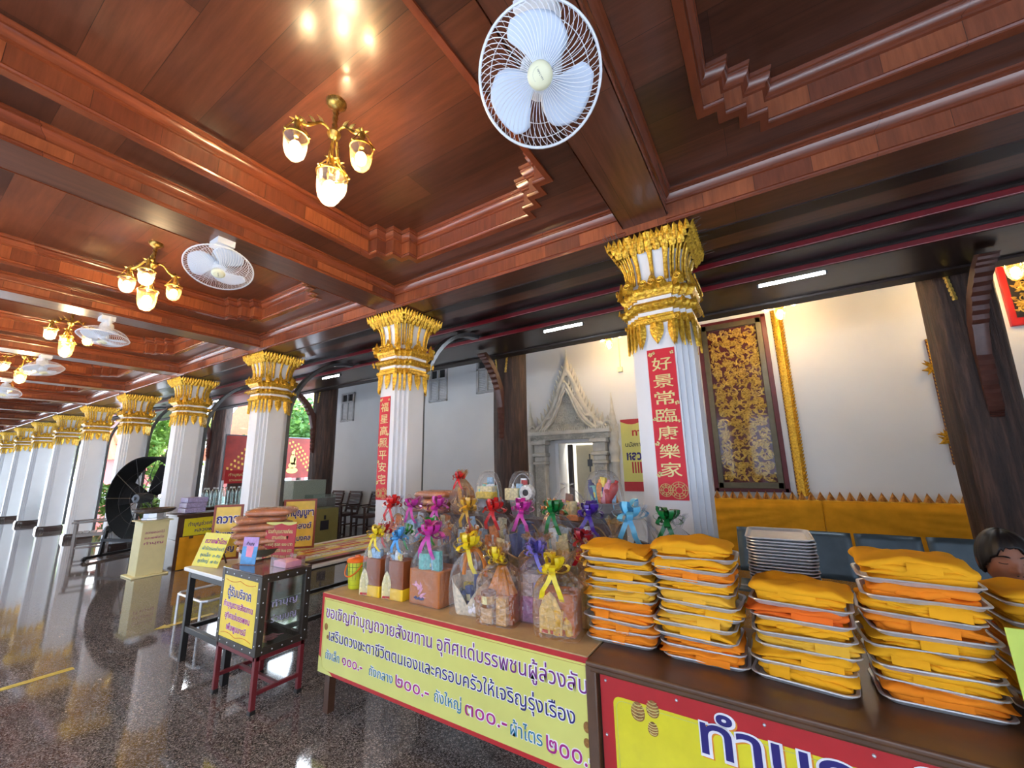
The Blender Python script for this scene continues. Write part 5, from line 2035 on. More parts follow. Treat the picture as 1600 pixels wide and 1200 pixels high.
mb.tube([(0.075 * cos(a), 0.0, 0.2 + 0.15 * sin(a)) for a in [k * pi / 14 for k in range(15)]], 0.012, 8)
part('cloth_handle', mb, R_ORG, t, 'orange cloth handle')
contents(t, 0.2, 0.16, 0.03, 0.24, 7, 81, [1, 0, 7, 10, 5, 0])
wrap(t, 0.26, 0.21, 0.0, 0.2, 0.37, 0.43, F_CLEAR, 82)
bow(t, (-0.02, -0.03, 0.37), 0.09, 'yellow', 83, 1)

t = gift('gift_bag', 'round-topped brown cellophane gift bag with a lemon pompom bow at the table edge', 'gift bag', -1.385, 2.05, TZ, 0.12)
mb = MB()
mb.box((0, 0.02, 0.07), (0.19, 0.14, 0.14))
part('brown_box', mb, KRAFT, t, bevel=0.004)
contents(t, 0.2, 0.2, 0.01, 0.18, 7, 91, [3, 4, 8, 0, 3])
mb = MB()
mb.loft([[Vector(((0.085 - 0.06 * k / 5) * (1 + 0.12 * sin(14 * a)) * cos(a), 0.02 + (0.06 - 0.045 * k / 5) * (1 + 0.12 * sin(14 * a)) * sin(a), 0.14 + 0.14 * k / 5)) for a in [i * pi / 42 for i in range(84)]] for k in range(6)])
part('cloth_bundle', mb, R_YEL, t, 'pleated golden cloth', smooth=60)
mb = MB()
mb.lathe([(0.04, 0), (0.042, 0.004), (0.042, 0.075), (0.036, 0.08)], (-0.045, -0.062, 0.085), 16)
o = part('can', mb, ITEM[4], t)
mb = MB()
mb.lathe([(0.043, 0.02), (0.043, 0.06)], (-0.045, -0.062, 0.085), 16)
part('printed_label', mb, ITEM[3], o)
mb = MB()
mb.box((0.045, -0.07, 0.075), (0.06, 0.04, 0.14))
part('carton', mb, ITEM[3], t, bevel=0.002)
mb = MB()
mb.box((-0.045, -0.07, 0.045), (0.07, 0.04, 0.08))
part('carton', mb, ITEM[0], t, bevel=0.002)
wrap(t, 0.24, 0.2, 0.0, 0.2, 0.33, 0.40, F_BROWN, 92, pleats=21)
bow(t, (0.0, -0.06, 0.335), 0.062, 'yellow', 93, 0, True)

t = gift('gift_bag', 'lilac tinted gift bag of small cartons with a lilac fan bow', 'gift bag', -1.21, 2.17, TZ, 0.1)
mb = MB()
mb.box((0, 0, 0.065), (0.16, 0.14, 0.13))
part('lower_carton', mb, ITEM[9], t, bevel=0.003)
for i, (x, z, w_, h_, m_) in enumerate(((-0.04, 0.165, 0.07, 0.07, 3), (0.04, 0.17, 0.075, 0.08, 11), (0.0, 0.225, 0.13, 0.045, 3))):
    mb = MB()
    mb.box((x, -0.02, z), (w_, 0.09, h_))
    part('carton', mb, ITEM[m_], t, bevel=0.002)
wrap(t, 0.19, 0.17, 0.0, 0.23, 0.34, 0.42, F_PURP, 101)
bow(t, (0.01, -0.03, 0.36), 0.075, 'lilac', 102, 1, True)

t = gift('gift_bag', 'gold cellophane gift bag showing a golden seated figure card, with a big yellow cross bow', 'gift bag', -1.02, 2.06, TZ, 0.1)
mb = MB()
mb.box((0.0, 0.02, 0.10), (0.18, 0.13, 0.20))
part('brown_box', mb, KRAFT, t, bevel=0.004)
card_figure(t, basis((-0.03, -0.065, 0.01), (1, 0, 0), (0, 0, 1)), 0.12, 0.2)
contents(t, 0.2, 0.2, 0.01, 0.15, 5, 111, [4, 6, 3, 5])
wrap(t, 0.24, 0.2, 0.0, 0.20, 0.32, 0.39, F_GOLD, 112, pleats=21)
bow(t, (0.0, -0.07, 0.315), 0.085, 'yellow', 113, 2)

t = gift('gift_bag', 'narrow gold cellophane gift bag with a gathered gold top, touching the first robe stack', 'gift bag', -0.895, 2.215, TZ, 0.0)
mb = MB()
mb.box((0, 0, 0.11), (0.11, 0.1, 0.22))
part('green_carton', mb, ITEM[3], t, bevel=0.003)
mb = MB()
mb.box((0, -0.052, 0.16), (0.08, 0.006, 0.10))
part('printed_label', mb, mat('pale_green_print', rgb(170, 190, 130), 0.5, var=0.4, scale=60), t)
wrap(t, 0.14, 0.13, 0.0, 0.22, 0.33, 0.43, F_GOLD, 122)
bow(t, (0, -0.03, 0.34), 0.07, 'gold', 123, 0, True)

t = gift('gift_bag', 'brown wrapped gift with a flat gold fan top, behind the lilac gift bag', 'gift bag', -1.30, 2.335, TZ, 0.0)
contents(t, 0.18, 0.14, 0.01, 0.3, 6, 131, [4, 4, 8])
wrap(t, 0.22, 0.15, 0.0, 0.28, 0.36, 0.42, F_BROWN, 132, flare=0.7)
bow(t, (0.03, -0.06, 0.34), 0.05, 'green', 133, 0)
t = gift('gift_bag', 'gold wrapped gift with a shiny dark red bow, behind the golden figure bag', 'gift bag', -1.00, 2.335, TZ, 0.0)
contents(t, 0.16, 0.14, 0.01, 0.28, 6, 136, [4, 5, 3])
wrap(t, 0.2, 0.15, 0.0, 0.28, 0.37, 0.42, F_GOLD, 137)
bow(t, (0.04, -0.05, 0.41), 0.08, 'dark red', 138, 2)
t = gift('gift_bag', 'small wrapped gift with a green bow, behind the bags with yellow feet', 'gift bag', -2.33, 2.235, TZ, 0.0)
contents(t, 0.16, 0.12, 0.01, 0.3, 6, 141, [0, 6, 3])
wrap(t, 0.18, 0.14, 0.0, 0.26, 0.37, 0.42, F_CLEAR, 142)
bow(t, (0.03, -0.05, 0.38), 0.065, 'green', 143, 1)
t = gift('gift_bag', 'small wrapped gift with a red bow, at the left end behind the checked pail', 'gift bag', -2.58, 2.27, TZ, 0.0)
contents(t, 0.16, 0.12, 0.01, 0.3, 6, 146, [0, 6, 9])
wrap(t, 0.18, 0.15, 0.0, 0.26, 0.37, 0.42, F_CLEAR, 147)
bow(t, (0.0, -0.04, 0.37), 0.07, 'red', 148, 1)
t = gift('gift_bag', 'small wrapped gift with a green bow and black lidded jar, behind the large orange-brown box', 'gift bag', -2.05, 2.30, TZ, 0.0)
contents(t, 0.2, 0.12, 0.01, 0.32, 7, 151, [0, 10, 3, 10])
wrap(t, 0.24, 0.15, 0.0, 0.3, 0.43, 0.47, F_CLEAR, 152)
bow(t, (-0.06, -0.05, 0.43), 0.075, 'green', 153, 1)

# middle row -------------------------------------------------------------
MZ = 0.901
mid = [(-2.80, 'red', 'gift basket with a red bow at the left end of the middle row', 0.22, [3, 0, 8]),
       (-2.55, 'magenta', 'gift basket with a magenta bow, second from the left in the middle row', 0.24, [1, 0, 4]),
       (-2.28, 'magenta', 'palm basket with a magenta bow under the red foil topped tall gift', 0.25, [8, 0, 1, 3]),
       (-1.97, 'gold', 'gift basket with a gold bow below the left silver pail', 0.26, [0, 1, 2, 0]),
       (-1.735, 'red', 'palm basket with a bright red bow in the centre of the middle row', 0.20, [3, 0, 8, 0]),
       (-1.50, 'magenta', 'palm basket with a magenta bow, right of the bright red bow', 0.24, [1, 7, 0, 3]),
       (-1.25, 'dark green', 'palm basket with a shiny dark green bow in the middle row', 0.24, [0, 1, 3, 0]),
       (-1.005, 'purple', 'palm basket with a purple bow, below the pail of juice bottles', 0.22, [0, 9, 4, 1])]
for i, (x, bw, lb, w_, pal) in enumerate(mid):
    if x > -2.75:
        pass
    t = gift('gift_basket', lb, 'gift basket', x, 2.545, MZ, 0.05 * (i % 3 - 1))
    basket(t, w_, 0.2, 0.16, i)
    contents(t, w_ * 0.95, 0.19, 0.06, 0.36, 14, 160 + i, pal)
    wrap(t, w_ * 1.06, 0.23, 0.0, 0.2, 0.385, 0.445, F_CLEAR, 170 + i)
    bow(t, (0.0, -0.045, 0.39), 0.085, bw, 180 + i, 2)
t = gift('gift_bag', 'orange bowed small gift between the magenta and dark green bows', 'gift bag', -1.375, 2.70, 0.901, 0.0)
contents(t, 0.1, 0.08, 0.02, 0.3, 4, 190, [8, 4])
wrap(t, 0.13, 0.1, 0.0, 0.26, 0.39, 0.45, F_ORG, 191)
bow(t, (0, -0.02, 0.40), 0.065, 'orange', 192, 1)
# end of the row, standing behind the first robe stack
EZ = TZ
t = gift('gift_basket', 'gift with a long tailed light blue bow, left of the nearest column', 'gift basket', -0.715, 2.52, EZ, 0.0)
contents(t, 0.22, 0.18, 0.2, 0.46, 9, 200, [10, 0, 3, 4])
mb = MB()
mb.box((0, 0, 0.1), (0.22, 0.18, 0.2))
part('brown_box', mb, KRAFT, t, bevel=0.004)
wrap(t, 0.27, 0.22, 0.0, 0.36, 0.54, 0.60, F_CLEAR, 201)
bow(t, (-0.03, -0.05, 0.54), 0.10, 'light blue', 202, 2)
t = gift('gift_basket', 'gift with a dark green foil bow right beside the nearest column', 'gift basket', -0.50, 2.58, EZ, 0.0)
contents(t, 0.2, 0.16, 0.2, 0.42, 7, 205, [10, 3, 4])
wrap(t, 0.22, 0.2, 0.0, 0.32, 0.48, 0.55, F_CLEAR, 206)
bow(t, (-0.05, -0.03, 0.52), 0.085, 'dark green', 207, 2)
t = gift('gift_bag', 'gathered gold cellophane top peeping over the first robe stack', 'gift bag', -0.83, 2.42, EZ, 0.0)
contents(t, 0.1, 0.08, 0.02, 0.3, 3, 208, [5, 3])
wrap(t, 0.11, 0.11, 0.0, 0.36, 0.45, 0.53, F_GOLD, 209, flare=0.6)

# back row -----------------------------------------------------------------
BZ = 1.201
RPK = mat('orange_brown_robe_in_plastic', rgb(206, 118, 52), 0.5, var=0.22, scale=14, bump=0.3, bscale=24, coat=0.5)
def robe_pack_mesh(seed, w, d, h):
    q = random.Random(seed)
    mb = MB()
    per = rrect(1, 1, 0.16, 4)
    per2 = []
    for i in range(len(per)):
        a, b = per[i], per[(i + 1) % len(per)]
        n_ = max(1, int(hypot(b[0] - a[0], b[1] - a[1]) / 0.2))
        per2 += [(a[0] + (b[0] - a[0]) * k / n_, a[1] + (b[1] - a[1]) * k / n_) for k in range(n_)]
    ph = [q.uniform(0, 6) for _ in range(4)]
    rg = []
    for s_, hz in ((0, 0), (0.8, 0), (0.95, 0.2), (1.0, 0.5), (0.95, 0.8), (0.8, 1.0), (0.4, 1.04), (0, 1.05)):
        rg.append([Vector((x * s_ * w / 2 * (1 + 0.03 * sin(9 * y + ph[0])), y * s_ * d / 2 * (1 + 0.03 * sin(7 * x + ph[1])), max(0, hz * h + hz * 0.006 * sin(x * 7 + ph[2]) * sin(y * 6 + ph[3])))) for x, y in per2])
    mb.loft(rg)
    return mb
F_PACK = film('clear_plastic_bag', (0.98, 0.94, 0.88), 0.14, wrinkle=0.7, scale=30)
def robe_pack(label, loc, rz, w, d, h, seed, grp):
    t = thing('packed_robe', label, 'packed robe', loc, rz, grp)
    part('folded_cloth', robe_pack_mesh(seed, w, d, h * 0.9), RPK, t, smooth=70)
    part('plastic_bag', robe_pack_mesh(seed, w * 1.03, d * 1.03, h * 0.99), F_PACK, t, 'shiny clear plastic bag', smooth=70)
    return t
for i, (dx, w_) in enumerate(((0, 0.40), (0.01, 0.42), (0.02, 0.37))):
    robe_pack('plastic packed orange-brown robe on the back step, %s of three' % ('bottom', 'middle', 'top')[i], (-2.62 + dx, 2.83, BZ + i * 0.063), 0.03 * (i - 1), w_, 0.22, 0.06, 300 + i, 'packed robes on the back step')
t = gift('gift_basket', 'tall woven gift with red foil top, right of the robes on the back step', 'gift basket', -2.29, 2.82, BZ, 0.0)
basket(t, 0.18, 0.14, 0.12, 5)
contents(t, 0.16, 0.13, 0.03, 0.26, 5, 310, [3, 5, 4])
wrap(t, 0.19, 0.15, 0.0, 0.14, 0.30, 0.36, F_BROWN, 311)
bow(t, (-0.01, -0.03, 0.30), 0.06, 'red', 312, 2)
def pail_gift(label, x, kind, seed, r=0.105):
    t = gift('gift_pail', label, 'gift pail', x, 2.84, BZ, 0.0)
    pail(t, r, 0.13)
    if kind == 0:
        mb = MB()
        mb.box((0, -0.03, 0.16), (0.17, 0.09, 0.06))
        part('yellow_sponge_pack', mb, ITEM[5], t, bevel=0.012)
        mb = MB()
        mb.box((0, -0.02, 0.21), (0.15, 0.08, 0.045))
        part('cream_carton', mb, ITEM[3], t, bevel=0.003)
    elif kind == 1:
        mb = MB()
        mb.box((-0.06, -0.04, 0.175), (0.12, 0.07, 0.09))
        part('cream_carton', mb, ITEM[3], t, bevel=0.003)
        mb = MB()
        mb.lathe([(0.055, -0.03), (0.058, -0.025), (0.058, 0.025), (0.055, 0.03)], (0.075, -0.05, 0.19), 20, Matrix.Rotation(pi / 2, 3, 'X'))
        o = part('tape_roll', mb, ITEM[0], t)
        mb = MB()
        mb.lathe([(0.025, -0.033), (0.025, 0.033)], (0.075, -0.05, 0.19), 16, Matrix.Rotation(pi / 2, 3, 'X'))
        part('dark_core', mb, ITEM[10], o)
    else:
        for k, (x_, m_, tilt) in enumerate(((-0.065, 7, -0.3), (-0.02, 8, 0.15), (0.035, 9, 0.3), (0.075, 6, 0.45))):
            R = Matrix.Rotation(tilt, 3, 'Y')
            mb = MB()
            mb.lathe([(0.028, -0.08), (0.03, -0.07), (0.03, 0.03), (0.022, 0.055), (0.013, 0.065), (0.013, 0.085)], (x_, -0.03, 0.205), 14, R)
            part('juice_bottle', mb, ITEM[m_], t)
    contents(t, 0.19, 0.15, 0.12, 0.33, 11, seed, [1, 5, 6, 8, 2, 0])
    mb = MB()
    N_ = 48
    q = random.Random(seed)
    ph = q.uniform(0, 6)
    rg = []
    for k in range(10):
        u = k / 9
        z = 0.11 + 0.24 * sin(u * pi / 2)
        rr_ = r * 1.12 * cos(u * pi / 2) ** 0.6 + 0.006
        rg.append([Vector((rr_ * cos(a) * (1 + 0.02 * sin(9 * a + ph + u * 4)), rr_ * 0.8 * sin(a), z + 0.004 * sin(6 * a + ph))) for a in [i * 2 * pi / N_ for i in range(N_)]])
    mb.loft(rg, caps=False)
    part('cellophane_wrap', mb, F_CLEAR, t, 'tight clear dome of wrapping', smooth=70)
    mb = MB()
    mb.tube([(r * 1.0 * cos(a), 0.0, 0.13 + 0.20 * sin(a)) for a in [k * pi / 18 for k in range(19)]], 0.003, 5)
    part('pail_handle', mb, PAILST, t)
    return t
pail_gift('silver pail gift with yellow sponges, left of the dark teak pillar on the back step', -2.03, 0, 320)
pail_gift('silver pail gift with a tape roll, in front of the doorway on the back step', -1.70, 1, 330)
pail_gift('silver pail gift of juice bottles, at the right end of the back step', -1.03, 2, 340, 0.125)
t = gift('gift_bag', 'low wrapped tray of brown packets, left of the juice bottle pail', 'gift bag', -1.30, 2.83, BZ, 0.0)
mb = MB()
mb.box((0, -0.0, 0.02), (0.2, 0.12, 0.04))
part('orange_tray', mb, ITEM[8], t, bevel=0.006)
contents(t, 0.2, 0.1, 0.04, 0.2, 6, 350, [4, 8, 9, 3])
wrap(t, 0.22, 0.14, 0.0, 0.12, 0.24, 0.26, F_CLEAR, 351)
# ================================================================ donation box on its red stand
t = thing('donation_box', 'glass sided donation box with a yellow poster on maroon legs', 'donation box', (-3.40, 1.81, 0))
HX, HY = 0.285, 0.18
mb = MB()
for sx in (-1, 1):
    for sy in (-1, 1):
        mb.box((sx * (HX - 0.02), sy * (HY - 0.02), 0.185), (0.032, 0.032, 0.33))
for sy in (-1, 1):
    mb.box((0, sy * (HY - 0.02), 0.335), (2 * HX - 0.02, 0.032, 0.032))
for sx in (-1, 1):
    mb.box((sx * (HX - 0.02), 0, 0.335), (0.032, 2 * HY - 0.02, 0.032))
    mb.box((sx * (HX - 0.02), 0, 0.12), (0.026, 2 * HY - 0.03, 0.026))
mb.box((0, 0, 0.12), (2 * HX - 0.03, 0.026, 0.026))
part('stand', mb, MAROON, t, 'maroon square tube stand', bevel=0.003)
mb = MB()
for sx in (-1, 1):
    for sy in (-1, 1):
        mb = MB()
        mb.box((sx * (HX - 0.02), sy * (HY - 0.02), 0.014), (0.04, 0.04, 0.028))
        part('rubber_foot', mb, BLACKM, t, 'black rubber foot', bevel=0.004)
mb = MB()
for sx in (-1, 1):
    for sy in (-1, 1):
        mb.box((sx * (HX - 0.018), sy * (HY - 0.018), 0.605), (0.045, 0.045, 0.51))
for z in (0.372, 0.838):
    for sy in (-1, 1):
        mb.box((0, sy * (HY - 0.016), z), (2 * HX - 0.04, 0.036, 0.046))
    for sx in (-1, 1):
        mb.box((sx * (HX - 0.016), 0, z), (0.036, 2 * HY - 0.04, 0.046))
mb.box((0, 0, 0.36), (2 * HX - 0.02, 2 * HY - 0.02, 0.012))
part('box_frame', mb, DKBROWN, t, 'dark riveted metal frame', bevel=0.003)
mb = MB()
mb.box((0, 0, 0.866), (2 * HX + 0.01, 2 * HY + 0.01, 0.014))
part('box_top', mb, mat('glossy_dark_brown_top', rgb(60, 44, 40), 0.12, coat=0.6), t, bevel=0.003)
mb = MB()
for i in range(5):
    for z in (0.838, 0.372):
        mb.ball((-0.22 + i * 0.11, -HY - 0.002, z), 0.005, 6, 4)
        mb.ball((HX + 0.002, -0.14 + i * 0.07, z), 0.005, 6, 4)
for i in range(5):
    for x in (-HX + 0.018, HX - 0.018):
        mb.ball((x, -HY - 0.004, 0.42 + i * 0.09), 0.005, 6, 4)
    for y in (-HY + 0.018, HY - 0.018):
        mb.ball((HX + 0.004, y, 0.42 + i * 0.09), 0.005, 6, 4)
part('rivets', mb, STEEL, t)
mb = MB()
mb.box((HX - 0.012, 0, 0.605), (0.004, 2 * HY - 0.08, 0.43))
mb.box((0, HY - 0.012, 0.605), (2 * HX - 0.08, 0.004, 0.43))
mb.box((-HX + 0.012, 0, 0.605), (0.004, 2 * HY - 0.08, 0.43))
part('glass_panes', mb, glass('dusty_glass', (0.93, 0.95, 0.92), 0.10, 0.08), t, 'glass side panes', smooth=None)
PT = basis((-HX + 0.04, -HY - 0.004, 0.40), (1, 0, 0), (0, 0, 1))
mb = MB()
mb.prism([(0, 0), (0.49, 0), (0.49, 0.42), (0, 0.42)], -0.003, 0, PT)
o = part('yellow_poster', mb, Y3, t, 'yellow poster with navy and pink Thai writing')
mb = MB()
for s, y in ((1, 0.40), (-1, 0.02)):
    mb.tube([PT @ Vector((x, y - s * 0.018 * abs(sin(x * 13)), 0.001)) for x in [0.03 + k * 0.43 / 24 for k in range(25)]], 0.0025, 4)
part('orange_flourish', mb, INKO, o)
for s, ink, y, h, w in (('ตู้รับบริจาค', INKN, 0.285, 0.085, 0.34), ('ทำบุญถวายสังฆทาน', INKM, 0.21, 0.055, 0.42), ('อุทิศแด่บรรพชน', INKM, 0.135, 0.055, 0.36), ('เพิ่มพูนบารมี', INKM, 0.06, 0.055, 0.28)):
    lettering(s, INKW, o, PT, 0.245, y, h, w, 0.045, 0.0010, 'lettering_halo', 'CENTER')
    lettering(s, ink, o, PT, 0.245, y, h, w, 0.012, 0.0022, 'lettering', 'CENTER')
# notes lying inside, writing on the side pane
mb = MB()
for i in range(6):
    mb.box((0.05 + 0.02 * i, -0.05 + 0.03 * (i % 3), 0.372 + 0.006 * i), (0.12, 0.06, 0.003), Matrix.Rotation(i * 0.9, 3, 'Z') @ Matrix.Rotation(0.25 * (i % 2), 3, 'X'))
part('banknotes', mb, ITEM[9], t, 'pink banknotes inside')
GT = basis((HX - 0.008, -0.11, 0.44), (0, 1, 0), (0, 0, 1))
for s, y in (('ทำบุญ', 0.2), ('ร่วมบุญ', 0.1)):
    lettering(s, ITEM[11], t, GT, 0.11, y, 0.06, 0.18, 0.0, 0.001, 'lettering', 'CENTER')

# things on the box
DZ_ = 0.874
t = thing('picture_stand', 'blue and pink picture card in a clear stand on the donation box', 'picture stand', (-3.56, 1.735, DZ_), 0.35)
PT = basis((-0.07, 0, 0.004), (1, 0, 0), (0, 0.10, 1))
mb = MB()
mb.prism([(0, 0), (0.14, 0), (0.14, 0.20), (0, 0.20)], -0.004, 0, PT)
o = part('card', mb, mat('sky_blue_print', rgb(96, 160, 216), 0.3, var=0.2, scale=18), t, bevel=0.001)
mb = MB()
mb.prism([(0.0, 0.13), (0.14, 0.13), (0.14, 0.20), (0, 0.20)], 0.0, 0.0008, PT)
part('lilac_band', mb, mat('lilac_print', rgb(186, 150, 206), 0.35, var=0.2, scale=18), o)
mb = MB()
mb.prism([(0.045, 0.055), (0.10, 0.05), (0.108, 0.13), (0.04, 0.135)], 0.001, 0.002, PT)
part('pink_emblem', mb, mat('pink_print', rgb(244, 150, 176), 0.35), o)
lettering('ทำบุญ', INKK, o, PT, 0.07, 0.142, 0.028, 0.07, 0.02, 0.002, 'lettering', 'CENTER')
mb = MB()
mb.box((0, 0.03, 0.002), (0.15, 0.09, 0.004))
part('clear_foot', mb, CLEARG, t, smooth=None)
t = thing('leaflet_box', 'clear acrylic box of pink leaflets on the corner of the donation box', 'leaflet box', (-3.235, 1.87, DZ_), 0.0)
mb = MB()
for x, y, sx_, sy_ in ((0, -0.075, 0.2, 0.003), (0, 0.075, 0.2, 0.003), (-0.1, 0, 0.003, 0.15), (0.1, 0, 0.003, 0.15)):
    mb.box((x, y, 0.035), (sx_, sy_, 0.07))
part('acrylic_box', mb, CLEARG, t, smooth=None)
mb = MB()
for k in range(7):
    mb.box((0.0, 0.0, 0.004 + k * 0.006), (0.17, 0.12, 0.005), Matrix.Rotation(0.03 * sin(k * 3), 3, 'Z'))
part('pink_leaflets', mb, mat('pink_paper', rgb(246, 170, 196), 0.6), t)
t = sign('red_price_sign', 'red sign with cream Thai price lines leaning behind the donation box', basis((-3.93, 2.03, 0.765), (0.8, 0.36, 0), (-0.02, 0.06, 1)), 0.30, 0.37, PRED, None, th=0.006, lines=(
    ('ร่วมทำบุญถวายเทียน', INKG, 0.15, 0.275, 0.045, 0.24, 0.01), ('ตามศรัทธา', INKG, 0.15, 0.225, 0.04, 0.15, 0.01), ('เทียนคู่ ชุดละ ๑๐๐ บาท', INKG, 0.15, 0.17, 0.04, 0.26, 0.008), ('สังฆทาน ชุดละ ๒๐๐ บาท', INKG, 0.15, 0.12, 0.04, 0.26, 0.008), ('ผ้าไตร ชุดละ ๓๐๐ บาท', INKG, 0.15, 0.07, 0.04, 0.26, 0.008), ('ชุดใหญ่ ๕๐๐ บาท', INKG, 0.15, 0.03, 0.035, 0.2, 0.008)), top=Y1, bottom=Y1)
mb = MB()
mb.bar((0.2, 0.1, 0.25), (0.16, 0.2, 0.0), 0.012)
part('prop', mb, WOODBR, t)

# ================================================================ long display table behind the box
t = thing('display_table', 'long black framed table with a white top behind the donation box', 'table', (-4.1, 1.72, 0))
mb = MB()
mb.box((0, 1.25, 0.735), (1.02, 2.52, 0.03))
part('table_top', mb, mat('off_white_laminate', rgb(226, 222, 216), 0.3, var=0.03), t, bevel=0.004)
mb = MB()
for y in (0.02, 2.46):
    for x in (-0.40, 0.37):
        mb.box((x, y, 0.36), (0.045, 0.045, 0.72))
    mb.box((-0.01, y, 0.70), (0.78, 0.04, 0.05))
    mb.box((-0.01, y, 0.26), (0.78, 0.035, 0.045))
for x in (-0.40, 0.37):
    mb.box((x, 1.24, 0.70), (0.04, 2.42, 0.05))
    mb.box((x, 1.24, 0.26), (0.035, 2.42, 0.035))
part('table_frame', mb, BLACKM, t, 'black square tube frame', bevel=0.003)
TBZ = 0.752
strips = [('wooden', WOODBR), ('pale yellow', Y1), ('white', ITEM[0]), ('red', PRED), ('golden', Y3), ('cream', ITEM[3]), ('wood toned', TAN), ('lemon yellow', Y2)]
for i in range(8):
    nm, m_ = strips[i]
    mb = MB()
    mb.box((0, 0, 0.012), (0.085, 1.5 - 0.06 * i, 0.024))
    o = part('long_signboard', mb, m_, None, bevel=0.003, loc=(-3.66 - i * 0.098, 3.05 + 0.03 * (i % 3), TBZ))
    tag(o, '%s long narrow board lying on the display table, %s from its aisle edge' % (nm, ORD[i]), 'signboard', 'narrow boards on the display table')
    mb = MB()
    for k in range(3):
        mb.box((0, -0.45 + k * 0.4, 0.0245), (0.05, 0.26, 0.001))
    part('printed_band', mb, (PRED, Y3, Y1, INKG, INKR, PRED, Y1, PRED)[i], o)
t = sign('yellow_price_sign', 'slanted yellow price sign at the front left corner of the display table', basis((-4.60, 1.76, TBZ + 0.002), (0.93, 0.16, 0), (0.02, 0.35, 1)), 0.36, 0.29, Y2, None, th=0.006, lines=(
    ('ถวายผ้าไตร', INKM, 0.2, 0.20, 0.055, 0.3, 0.02), ('ผ้าไตรอย่างดี', INKT, 0.2, 0.14, 0.04, 0.3, 0.0), ('ชุดเล็ก  ๓ ๕๐', INKT, 0.2, 0.085, 0.04, 0.28, 0.0), ('ชุดใหญ่  ๗ ๕๐', INKT, 0.2, 0.035, 0.04, 0.28, 0.0)))
mb = MB()
mb.bar((0.2, 0.12, 0.22), (0.2, 0.2, 0.0), 0.012)
part('prop', mb, WOODBR, t)
t = thing('pedestal_tray', 'dark bowl on a clear pedestal carrying the packed robes', 'pedestal tray', (-4.03, 2.12, TBZ))
mb = MB()
mb.lathe([(0.10, 0), (0.10, 0.015), (0.06, 0.03), (0.05, 0.06), (0.075, 0.075)], n=24)
part('pedestal', mb, CLEARG, t, 'clear glass pedestal')
mb = MB()
mb.lathe([(0.06, 0.075), (0.15, 0.09), (0.2, 0.12), (0.23, 0.16), (0.235, 0.165), (0.225, 0.163), (0.19, 0.125), (0.06, 0.09)], n=32)
part('dark_bowl', mb, mat('dark_green_lacquer', rgb(50, 58, 50), 0.3, coat=0.4), t, 'dark lacquer bowl')
zz = TBZ + 0.135
for i, (dx, dy, rz, w_, h_) in enumerate(((0, 0, 0.9, 0.36, 0.055), (0.02, 0.0, 0.75, 0.40, 0.058), (-0.02, -0.02, 1.0, 0.44, 0.06), (0.0, -0.02, 0.85, 0.44, 0.06), (-0.03, -0.03, 1.2, 0.40, 0.06), (0.03, 0.03, 0.8, 0.38, 0.062))):
    robe_pack('packed robe on the dark pedestal bowl, %s of six' % (['lowest', 'second lowest', 'third lowest', 'third from the top', 'second from the top', 'topmost'][i]), (-4.05 + dx, 2.10 + dy, zz), rz, w_, 0.28, h_, 400 + i, 'packed robes on the pedestal bowl')
    zz += h_ * 1.0 + 0.001
MBORD = mat('brown_sign_border', rgb(140, 60, 40), 0.4)
GOLDY = mat('golden_sign_ground', rgb(236, 200, 84), 0.35, var=0.18, scale=6)
sign('standing_sign', 'upright golden sign with the big word for offering, left of the packed robe pile', basis((-4.68, 1.92, TBZ + 0.002), (0.30, 0.36, 0), (-0.01, 0.02, 1)), 0.25, 0.51, GOLDY, MBORD, 0.02, 0.012, (
    ('ถวาย', INKN, 0.125, 0.34, 0.11, 0.19, 0.03, 'CENTER', INKW), ('สังฆทาน', INKN, 0.125, 0.2, 0.09, 0.2, 0.02, 'CENTER', INKW), ('ทำบุญ', INKN, 0.125, 0.08, 0.07, 0.16, 0.02, 'CENTER', INKW)))
sign('standing_sign', 'upright golden sign for worship donations, right of the packed robe pile', basis((-4.42, 2.46, TBZ + 0.03), (0.30, 0.36, 0), (-0.01, 0.02, 1)), 0.32, 0.50, GOLDY, MBORD, 0.02, 0.012, (
    ('ทำบุญบูชา', INKN, 0.16, 0.33, 0.10, 0.27, 0.03, 'CENTER', INKW), ('พระสงฆ์', INKN, 0.16, 0.2, 0.08, 0.24, 0.02, 'CENTER', INKW), ('วัตถุมงคล', INKN, 0.16, 0.08, 0.07, 0.24, 0.02, 'CENTER', INKW)))
# low folding trolley rail glimpsed behind the table
t = thing('chrome_rail_stand', 'low bent chrome rail stand on the floor behind the black table', 'rail stand', (-5.35, 2.3, 0))
mb = MB()
P = [(-0.3, -0.2, 0.3), (-0.25, -0.24, 0.3), (0.3, -0.24, 0.3), (0.34, -0.2, 0.3), (0.34, 0.2, 0.3), (0.3, 0.24, 0.3), (-0.25, 0.24, 0.3), (-0.3, 0.2, 0.3)]
mb.tube(P, 0.013, 8, True)
for x, y in ((-0.25, -0.24), (0.3, -0.24), (-0.25, 0.24), (0.3, 0.24)):
    mb.tube([(x, y, 0.3), (x, y, 0.0)], 0.013, 8)
part('rail', mb, STEEL, t)

